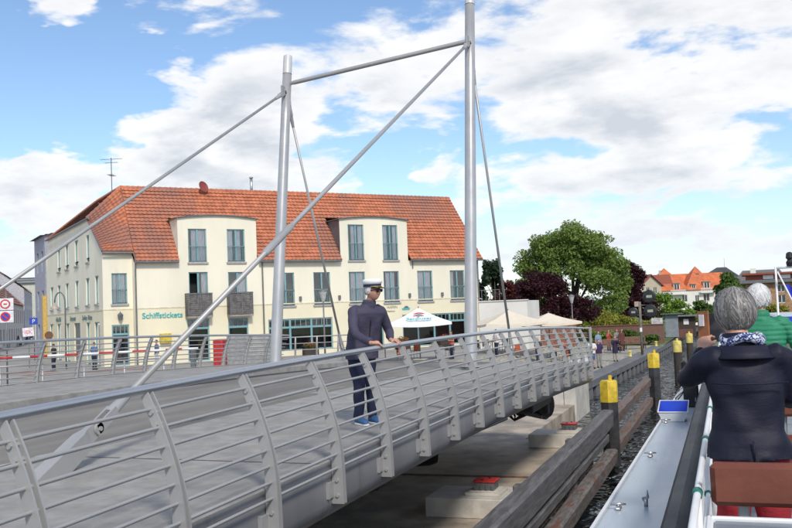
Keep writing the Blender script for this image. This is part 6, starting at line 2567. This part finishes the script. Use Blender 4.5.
WICK = mat('wicker_dark', (0.05, 0.04, 0.035), 0.8)
ORG = mat('orange_cushion', (0.42, 0.10, 0.04), 0.8)
TBL = mat('table_wood', (0.28, 0.16, 0.09), 0.6)
rc = random.Random(8)
CH = [(-20.2, 49.2, 'left of the white parasol'), (-18.3, 50.6, 'left below the white parasol'), (-15.6, 51.6, 'right below the white parasol'), (-17.3, 47.8, 'in front of the white parasol pole'),
      (-14.9, 54.6, 'left under the cream parasols'), (-13.7, 57.3, 'beneath the left cream parasol'), (-12.1, 54.9, 'between the two cream parasols'), (-10.4, 56.4, 'under the right cream parasol'), (-9.9, 59.2, 'behind the right cream parasol')]
for i, (x, y, w_) in enumerate(CH):
    chair('dark wicker cafe chair ' + w_, x, y, rc.uniform(0, 6.28), WICK if i % 3 else ORG, 'cafe chairs on the terrace')
    if i % 3 == 1:
        chair('orange-cushioned cafe chair ' + w_, x + 0.55, y + 0.9, rc.uniform(0, 6.28), ORG, 'cafe chairs on the terrace')
for x, y, w_ in ((-19.2, 50.2, 'left of the white parasol'), (-16.3, 51.0, 'right of the white parasol'), (-14.0, 55.6, 'under the left cream parasol'), (-11.2, 56.0, 'under the right cream parasol')):
    cafe_table('small round wooden cafe table ' + w_, x, y, TBL, 'cafe tables on the terrace')
PLC = mat('white_plastic', (0.74, 0.74, 0.74), 0.4)
chair('white plastic chair at the quay edge beside the far bridge end', -8.15, 50.6, 2.0, PLC, 'white chairs by the bridge end')
chair('second white plastic chair, right one by the far bridge end', -7.7, 51.4, 2.6, PLC, 'white chairs by the bridge end')
for i, (x, y, w_, c) in enumerate(((-13.2, 53.4, 'in white top under the left cream parasol', (0.6, 0.58, 0.56)), (-11.0, 55.0, 'in dark top between the cream parasols', (0.05, 0.05, 0.06)), (-9.3, 54.4, 'in red cap near the white chairs', (0.16, 0.05, 0.05)), (-15.0, 50.0, 'in orange-red top right of the white parasol', (0.45, 0.12, 0.08)))):
    quay_person('cafe guest ' + w_, x, y, rc.uniform(2.0, 4.2), 'crossed', cloth('guest%d' % i, c), cloth('dark_jeans', (0.03, 0.035, 0.06)), 1.62, (HG, HGr, mat('cap_red', (0.42, 0.03, 0.03)), HG)[i])
# planters with red flowers before the shop windows
for i, (s, w_) in enumerate(((12.0, 'below the three-part shop window'), (16.0, 'left of the umbrella pole'), (19.6, 'right of the umbrella pole'), (23.4, 'at the right end of the shop front'))):
    p = fp(s, -1.1, GZ - 0.012)
    r_ = root('planter', 'planter of red flowers ' + w_, 'planter', p, 'flower planters along the cafe front')
    b = MB()
    b.obox(p + V(0, 0, 0.25), E1, E2, V(0, 0, 1), 0.55, 0.22, 0.25)
    b.build('box', WICK, r_)
    v = leaves([(p[0], p[1], p[2] + 0.68, 0.55, 0.4, 0.25)], 420, 0.055, 70 + i)
    link('foliage', leafmesh('foliage', v, L_MID, OFF[r_.name]), r_)
    v = leaves([(p[0], p[1], p[2] + 0.76, 0.55, 0.4, 0.22)], 90, 0.06, 80 + i)
    link('flowers', leafmesh('flowers', v, mat('geranium_red', (0.55, 0.03, 0.03), 0.6), OFF[r_.name]), r_)['kind'] = 'stuff'

# ---- lamps
def lamp_post(label, x, y, h_, name='street_lamp', cone=True, g0=None):
    g0 = gz(x, y) if g0 is None else g0
    r_ = root(name, label, 'street lamp', (x, y, g0))
    b = MB()
    b.tube([(x, y, g0 - 0.02), (x, y, g0 + h_ - 0.75)], [0.055, 0.04], 10)
    b.build('pole', ZINC, r_, True)
    b = MB()
    b.lathe((x, y, g0 + h_ - 0.75), [(0.06, 0), (0.09, 0.05), (0.23, 0.55), (0.24, 0.58)], 14)
    b.build('lantern_glass', mat('lantern_glass', (0.50, 0.51, 0.50), 0.3), r_, 'auto')
    b = MB()
    b.lathe((x, y, g0 + h_ - 0.17), [(0.27, 0), (0.26, 0.04), (0.10, 0.12), (0.03, 0.16)], 14)
    b.build('lantern_roof', ZINC, r_, 'auto')


lamp_post('grey street lamp with conical lantern right of the green tree trunk', -11.6, 72.5, 4.2)
lamp_post('slim street lamp with conical lantern in front of the cream house', -21.0, 45.6, 4.3)
# arched lamp with hanging lantern by the left facade
r_ = root('street_lamp', 'dark arched street lamp with hanging lantern at the left facade', 'street lamp', (-40.0, 47.2, GZ))
b = MB()
arc = [(-40.0, 47.2, GZ), (-40.0, 47.2, GZ + 4.0)] + [(-40.33 + 0.33 * math.cos(a), 47.2 - 0.10 * (1 - math.cos(a)), GZ + 4.3 + 0.65 * math.sin(a)) for a in np.linspace(0.05, math.pi, 10)]
b.tube(arc, 0.045, 8)
b.build('pole', ANTENNA, r_, True)
b = MB()
b.lathe(arc[-1], [(0.28, -0.42), (0.26, -0.30), (0.10, -0.12), (0.03, 0.0)], 12)
b.build('lantern', mat('lantern_cream', (0.40, 0.34, 0.28), 0.5), r_, 'auto')

# ---- signal post on the quay
r_ = root('signal_post', 'wooden signal post with three black ship-traffic lights on the quay', 'traffic light', (-5.83, 66.6, 0.925))
b = MB()
b.tube([(-5.83, 66.6, 0.925), (-5.83, 66.6, 4.7)], 0.10, 10)
b.build('pole', mat('grey_pole', (0.17, 0.155, 0.13), 0.8, 0, 0.2, 5), r_, True)
for x, z, w_ in ((-5.13, 5.05, 0.46), (-5.10, 4.02, 0.46), (-6.28, 3.97, 0.34)):
    b = MB()
    b.lathe((x, 66.42, z), [(w_, -0.02), (w_, 0.03), (w_ * 0.9, 0.05)], 22, axis=V(0, -1, 0))
    sg_ = b.build('signal_disc', BLACK, r_, 'auto')
    b = MB()
    b.bevbox(V(x - w_ * 0.72, 66.36, z - w_ * 0.9), V(x + w_ * 0.72, 66.7, z + w_ * 0.3), 0.05)
    b.build('housing', BLACK, sg_)
    b = MB()
    b.bevbox(V(x - w_ * 0.42, 66.33, z - w_ * 0.22), V(x + w_ * 0.42, 66.36, z + w_ * 0.2), 0.01)
    b.build('lens', mat('signal_lens', (0.34, 0.36, 0.29), 0.3), sg_)
b = MB()
b.bevbox(V(-6.20, 66.55, 4.35), V(-5.86, 66.65, 4.72), 0.02)
b.build('junction_box', mat('box_beige', (0.42, 0.33, 0.26), 0.8), r_)
b = MB()
b.tube([(-5.83, 66.6, 4.45), (-5.10, 66.6, 4.45)], 0.035, 6)
b.tube([(-6.28, 66.6, 3.75), (-5.10, 66.6, 3.75)], 0.03, 6)
b.build('bracket', ZINC, r_)
b = MB()
b.bevbox(V(-5.90, 66.48, 2.55), V(-5.74, 66.5, 2.85), 0.005)
b.build('plate', WHITE, r_)
# sign boards and kiosk further along the quay
def board(label, x, y, z0, z1, w_, post_h, m, name='sign_board', rim=None):
    g0 = 0.9
    r_ = root(name, label, 'sign', (x, y, g0))
    b = MB()
    b.tube([(x, y, g0), (x, y, z1)], 0.05, 8)
    b.build('post', ZINC, r_, True)
    b = MB()
    b.bevbox(V(x - w_ / 2, y - 0.08, z0), V(x + w_ / 2, y - 0.055, z1), 0.01)
    o = b.build('panel', m, r_)
    return r_, o


board('white framed notice sign on a thin post beside the signal', -5.85, 83.0, 2.1, 3.2, 0.95, 3, mat('notice_white', (0.55, 0.55, 0.53), 0.6, 0, 0.25, 5, c2=(0.30, 0.28, 0.28), c2s=4))
r_, o = board('large grey back of an information board by the kiosk', -5.0, 90.0, 1.2, 3.35, 1.2, 4, mat('board_grey', (0.23, 0.26, 0.28), 0.6))
b = MB()
b.bevbox(V(-6.0, 89.5, 3.38), V(-3.9, 90.5, 3.46), 0.02)
b.build('board_roof', ZINC, r_)
r_ = root('kiosk', 'small dark brown wooden kiosk with white notice at the end of the quay', 'kiosk', (-3.9, 97.5, 0.9))
b = MB()
b.bevbox(V(-4.9, 96.4, 0.9), V(-3.1, 98.6, 3.0), 0.02)
b.build('wall', mat('kiosk_brown', (0.06, 0.04, 0.032), 0.8), r_)
b = MB()
b.bevbox(V(-5.3, 95.9, 3.0), V(-2.7, 99.0, 3.14), 0.02)
b.build('roof', ZINC, r_)
b = MB()
b.bevbox(V(-4.2, 96.36, 2.2), V(-3.7, 96.39, 2.75), 0.005)
b.build('notice', WHITE, r_)
b = MB()
b.bevbox(V(-4.9, 95.3, 0.9), V(-3.3, 95.6, 1.75), 0.02)
thing('counter_box', 'reddish brown box below the kiosk', 'box', b, mat('kiosk_red', (0.16, 0.075, 0.055), 0.8), (-4.1, 95.4, 0.9))
# yellow ladder, grab loop and bollards on the quay edge
r_ = root('quay_ladder', 'yellow steel ladder on the quay wall behind the nearest yellow pile', 'ladder', (-6.45, 43.0, 0.2))
for yy in (43.0, 43.4):
    b = MB()
    b.tube([(-6.42, yy, -0.3), (-6.42, yy, 1.15)], 0.03, 6)
    b.build('rail', YELLOW, r_)
for k in range(5):
    b = MB()
    b.tube([(-6.42, 43.0, -0.1 + 0.25 * k), (-6.42, 43.4, -0.1 + 0.25 * k)], 0.02, 6)
    b.build('rung', YELLOW, r_)
b = MB()
b.tube([(-7.0 + 0.22 * math.cos(a), 43.6, 0.92 + 0.45 * math.sin(a)) for a in np.linspace(0, math.pi, 12)], 0.03, 8)
thing('grab_loop', 'yellow steel grab loop standing on the quay edge', 'grab loop', b, YELLOW_P, (-7.0, 43.6, 0.92), smooth=True)
for x, y, w_ in ((-6.5, 64.8, 'beside the signal post'), (-6.25, 70.4, 'beyond the signal post'), (-5.75, 79.0, 'farthest along the quay edge')):
    b = MB()
    b.lathe((x, y, 0.92), [(0.13, 0), (0.11, 0.05), (0.10, 0.30), (0.14, 0.34), (0.12, 0.40), (0.03, 0.42)], 12)
    thing('quay_bollard', 'small yellow bollard ' + w_, 'bollard', b, YELLOW_P, (x, y, 0.92), 'yellow bollards on the quay edge', 'auto')
# quay benches
def qbench(label, x, y, rz):
    g0 = gz(x, y) - 0.012
    r_ = root('quay_bench', label, 'bench', (x, y, g0), 'benches on the quay', rz)
    OFF[r_.name] = np.zeros(3)
    wm = mat('bench_wood', (0.20, 0.11, 0.075), 0.8, 0, 0.2, 6)
    for k in range(4):
        b = MB()
        b.bevbox(V(-0.95, -0.22 + 0.12 * k, 0.43), V(0.95, -0.12 + 0.12 * k, 0.47), 0.01)
        b.build('seat_slat', wm, r_, local=True)
        b = MB()
        b.bevbox(V(-0.95, -0.27 - 0.03 * k, 0.52 + 0.13 * k), V(0.95, -0.23 - 0.03 * k, 0.63 + 0.13 * k), 0.01)
        b.build('back_slat', wm, r_, local=True)
    for e in (-0.8, 0.8):
        b = MB()
        b.bevbox(V(e - 0.03, -0.30, 0), V(e + 0.03, -0.22, 0.9), 0.01)
        b.bevbox(V(e - 0.03, 0.12, 0), V(e + 0.03, 0.2, 0.43), 0.01)
        b.bevbox(V(e - 0.03, -0.22, 0.38), V(e + 0.03, 0.2, 0.43), 0.01)
        b.build('leg', DARKSTEEL, r_, local=True)


qbench('brown slatted bench on the quay left of the group', -8.6, 70.6, heading(0.55, -0.8))
qbench('brown slatted bench on the quay right of the group', -7.1, 75.2, heading(0.4, -0.9))

# ---- street on the left: signs, barrier, railing, cars
def round_sign(label, x, y, z, kind, g0=GZ):
    r_ = root('traffic_sign', label, 'traffic sign', (x, y, g0))
    b = MB()
    b.tube([(x, y + 0.06, g0), (x, y + 0.06, z + 0.5)], 0.035, 8)
    b.build('post', ZINC, r_, True)
    nd = V(0.69, -0.72, 0)
    ex = V(0.72, 0.69, 0)
    for k, (zz_, kd) in enumerate(kind):
        b = MB()
        b.obox(V(x, y, zz_), ex, nd, V(0, 0, 1), 0.34, 0.012, 0.26)
        pn = b.build('panel', mat('sign_white', (0.70, 0.70, 0.70), 0.5), r_)
        b = MB()
        b.lathe(V(x, y, zz_) + nd * 0.014, [(0.21, 0), (0.21, 0.006)], 24, axis=nd)
        b.build('disc', mat('sign_red', (0.55, 0.03, 0.04), 0.5), pn)
        b = MB()
        b.lathe(V(x, y, zz_) + nd * 0.021, [(0.15, 0), (0.15, 0.006)], 24, axis=nd)
        b.build('disc_field', mat('sign_white', (0.7, 0.7, 0.7)) if kd == 'white' else mat('sign_blue', (0.02, 0.06, 0.42), 0.5), pn)
        b = MB()
        if kd == 'white':
            b.obox(V(x, y, zz_) + nd * 0.029, ex, nd, V(0, 0, 1), 0.07, 0.002, 0.03)
        else:
            q = (ex + V(0, 0, -1)) / 1.414
            b.obox(V(x, y, zz_) + nd * 0.029, q, nd, np.cross(q, nd), 0.15, 0.002, 0.03)
        b.build('symbol', mat('sign_red', (0.55, 0.03, 0.04)), pn)
    return r_


round_sign('two stacked traffic signs with red rings at the left edge', -30.1, 31.65, 5.8, [(5.72, 'white'), (5.16, 'blue')])
r_ = root('parking_sign', 'blue square parking sign in the street on the left', 'traffic sign', (-54.2, 60.1, GZ))
b = MB()
b.tube([(-54.2, 60.16, GZ), (-54.2, 60.16, 5.5)], 0.04, 8)
b.build('post', ZINC, r_, True)
b = MB()
b.obox(V(-54.2, 60.1, 5.1), V(0.72, 0.69, 0), V(0.69, -0.72, 0), V(0, 0, 1), 0.32, 0.015, 0.28)
pn = b.build('panel', mat('sign_blue', (0.02, 0.10, 0.50), 0.5), r_)
text_mesh('letter', 'P', 0.45, WHITE, pn, M4of(V(-54.2, 60.1, 4.95) + V(0.69, -0.72, 0) * 0.018, V(0.72, 0.69, 0), Zv, V(0.69, -0.72, 0)), 0.002, 'CENTER')
r_ = root('banner_board', 'tilted white board with pink lettering leaning beside the street', 'sign', (-45.2, 49.6, GZ))
b = MB()
b.obox(V(-45.2, 49.6, 4.30), V(0.72, 0.69, 0.06), V(0.69, -0.72, 0), V(-0.05, -0.05, 1), 0.36, 0.015, 0.30)
bn_ = b.build('panel', mat('banner_white', (0.74, 0.68, 0.70), 0.6), r_)
text_mesh('letter', 'IEK', 0.36, mat('banner_pink', (0.6, 0.12, 0.2), 0.6), bn_, M4of(V(-45.2, 49.6, 4.18) + V(0.69, -0.72, 0) * 0.02, V(0.72, 0.69, 0), Zv, V(0.69, -0.72, 0)), 0.002, 'CENTER')
b = MB()
b.tube([(-45.2, 49.65, GZ), (-45.2, 49.65, 4.1)], 0.03, 6)
b.build('post', ZINC, r_)
b = MB()
pp = lp(16.0, 3.9) - E1 * 0.9
b.lathe(pp, [(0.33, -0.03), (0.33, 0.03)], 16, axis=V(0.4, -0.9, 0))
thing('hanging_sign', 'round brown hanging sign at the left facade', 'sign', b, mat('sign_brown', (0.16, 0.075, 0.05), 0.7), pp)

# red and white barrier pole across the closed street
br_ = root('barrier_pole', 'red and white striped barrier pole behind the far bridge railing', 'barrier', (-27, 32, GZ))
a_, c_ = V(-30.6, 27.7, 3.42), V(-21.4, 33.5, 3.46)
nseg = 16
for k in range(nseg):
    b = MB()
    b.tube([a_ + (c_ - a_) * k / nseg, a_ + (c_ - a_) * (k + 1) / nseg], 0.05, 8)
    b.build('stripe', (RED, WHITE)[k % 2], br_, True)
for q in (0.02, 0.98):
    p = a_ + (c_ - a_) * q
    b = MB()
    b.bevbox(V(p[0] - 0.1, p[1] - 0.1, GZ - 0.02), V(p[0] + 0.1, p[1] + 0.1, p[2] - 0.05), 0.02)
    b.build('support', ZINC, br_)
# railings of the fixed landing: pale curved posts
def landing_railing(label, A0, A1, n_, zt, side):
    rl = root('landing_railing', label, 'railing', (A0 + A1) / 2 + V(0, 0, GZ), 'railings on the landing beside the bridge')
    dA = (A1 - A0) / np.linalg.norm(A1 - A0)
    nA = V(dA[1], -dA[0], 0) * side
    LA = np.linalg.norm(A1 - A0)
    for k in range(n_):
        p = A0 + dA * LA * k / (n_ - 1)
        b = MB()
        b.tube([p + nA * 0.28 + V(0, 0, GZ - 0.02), p + nA * 0.24 + V(0, 0, GZ + zt * 0.45), p + nA * 0.12 + V(0, 0, GZ + zt * 0.77), p - nA * 0.03 + V(0, 0, GZ + zt)], [0.05, 0.045, 0.04, 0.03], 6)
        b.build('railing_post', STEEL, rl, True)
    for z in np.linspace(0.35, zt, 7):
        off = 0.28 - 0.30 * (z / zt) ** 2
        b = MB()
        b.tube([A0 + nA * off + V(0, 0, GZ + z), A1 + nA * off + V(0, 0, GZ + z)], 0.016 if z < zt - 0.05 else 0.03, 6)
        b.build('rail_bar', STEEL, rl, True)


landing_railing('pale railing with curved posts on the landing left of the bridge', V(-26.6, 20.2, 0), V(-18.4, 26.6, 0), 9, 1.55, 1)
landing_railing('short pale railing with curved posts right of the left mast', V(-17.6, 33.2, 0), V(-14.6, 35.2, 0), 5, 1.95, -1)
# grey slatted panel and red bin on the landing
pl_ = root('slatted_panel', 'grey slatted screen behind the far bridge railing', 'screen', (-19, 34, GZ))
for k in range(9):
    b = MB()
    b.obox(V(-18.6, 33.0, 2.55 + 0.17 * k), V(0.86, 0.5, 0), V(0.5, -0.86, 0), V(0, 0, 1), 0.95, 0.02, 0.08)
    b.build('slat', mat('panel_grey', (0.26, 0.265, 0.26), 0.6), pl_)
for e in (-0.9, 0.9):
    b = MB()
    b.obox(V(-18.6, 33.05, 2.9) + V(0.86, 0.5, 0) * e, V(0.86, 0.5, 0), V(0.5, -0.86, 0), V(0, 0, 1), 0.04, 0.04, 1.07)
    b.build('post', ZINC, pl_)
b = MB()
b.bevbox(V(-19.95, 32.3, GZ - 0.02), V(-19.5, 32.8, 3.85), 0.04)
thing('red_bin', 'red waste bin beside the grey slatted screen', 'bin', b, RED, (-19.7, 32.5, GZ))
b = MB()
p = fp(1.9, -0.18, 3.55)
b.obox(p, E1, E2, V(0, 0, 1), 0.36, 0.16, 0.30)
thing('yellow_box', 'yellow letter box on the cream wall left of the shop door', 'letter box', b, YELLOW, p)


def car(label, c, dirv_, m, grp):
    r_ = root('parked_car', label, 'car', (c[0], c[1], GZ), grp, math.atan2(dirv_[1], dirv_[0]))
    OFF[r_.name] = np.zeros(3)
    b = MB()
    prof = [(-2.0, 0.35), (-2.05, 0.75), (-1.9, 0.95), (-1.2, 1.0), (1.0, 0.98), (1.75, 0.85), (2.05, 0.65), (2.05, 0.35)]
    P = [[(x, -0.84 + (0.04 if z > 0.8 else 0), z) for x, z in prof], [(x, 0.84 - (0.04 if z > 0.8 else 0), z) for x, z in prof]]
    b.grid(P)
    b.poly(P[0])
    b.poly(P[1])
    b.poly([P[0][0], P[0][-1], P[1][-1], P[1][0]])
    b.build('body', m, r_, local=True)
    b = MB()
    cab = [(-1.85, 0.96), (-1.45, 1.42), (0.25, 1.44), (1.05, 0.97)]
    P = [[(x, -0.80 + 0.13 * (z > 1), z) for x, z in cab], [(x, 0.80 - 0.13 * (z > 1), z) for x, z in cab]]
    b.grid(P)
    b.poly(P[0])
    b.poly(P[1])
    cb = b.build('cabin', FG, r_, local=True)
    b = MB()
    b.bevbox(V(-1.45, -0.67, 1.40), V(0.25, 0.67, 1.47), 0.02)
    b.build('roof_panel', m, cb, local=True)
    for x in (-1.25, 1.3):
        for y in (-0.80, 0.80):
            b = MB()
            b.lathe((x, y - 0.1, 0.32), [(0.2, 0), (0.32, 0.01), (0.32, 0.19), (0.2, 0.2)], 16, axis=V(0, 1, 0))
            b.build('wheel', RUBBER, r_, local=True)
    for y in (-0.6, 0.6):
        b = MB()
        b.bevbox(V(2.0, y - 0.17, 0.62), V(2.07, y + 0.17, 0.76), 0.02)
        b.build('headlight', WHITE, r_, local=True)


car('silver car parked in the street on the left', (-101, 108), -SX, mat('car_silver', (0.42, 0.42, 0.43), 0.3, 0.5), 'cars parked in the left street')
car('dark blue car parked further up the left street', (-112.5, 123.5), -SX, mat('car_dark', (0.035, 0.04, 0.055), 0.25, 0.3), 'cars parked in the left street')
car('dark red car at the very left edge of the street', (-91.5, 95.5), -SX, mat('car_maroon', (0.06, 0.03, 0.03), 0.3, 0.3), 'cars parked in the left street')
# people and clutter before the left facade
for i, (x, y, w_, c) in enumerate(((-37.0, 46.2, 'in blue top before the left facade', (0.08, 0.14, 0.28)), (-39.6, 45.6, 'in dark clothes by the left facade', (0.03, 0.03, 0.035)), (-33.4, 47.6, 'in white trousers near the drainpipe', (0.10, 0.14, 0.24)), (-29.4, 50.4, 'in pinkish red dress at the shop door', (0.45, 0.14, 0.12)))):
    quay_person('passer-by ' + w_, x, y, rc.uniform(0, 6.28), 'down', cloth('pass%d' % i, c), cloth('pass_leg%d' % i, ((0.03, 0.03, 0.05), (0.03, 0.03, 0.05), (0.6, 0.6, 0.58), (0.4, 0.13, 0.11))[i]), 1.7)
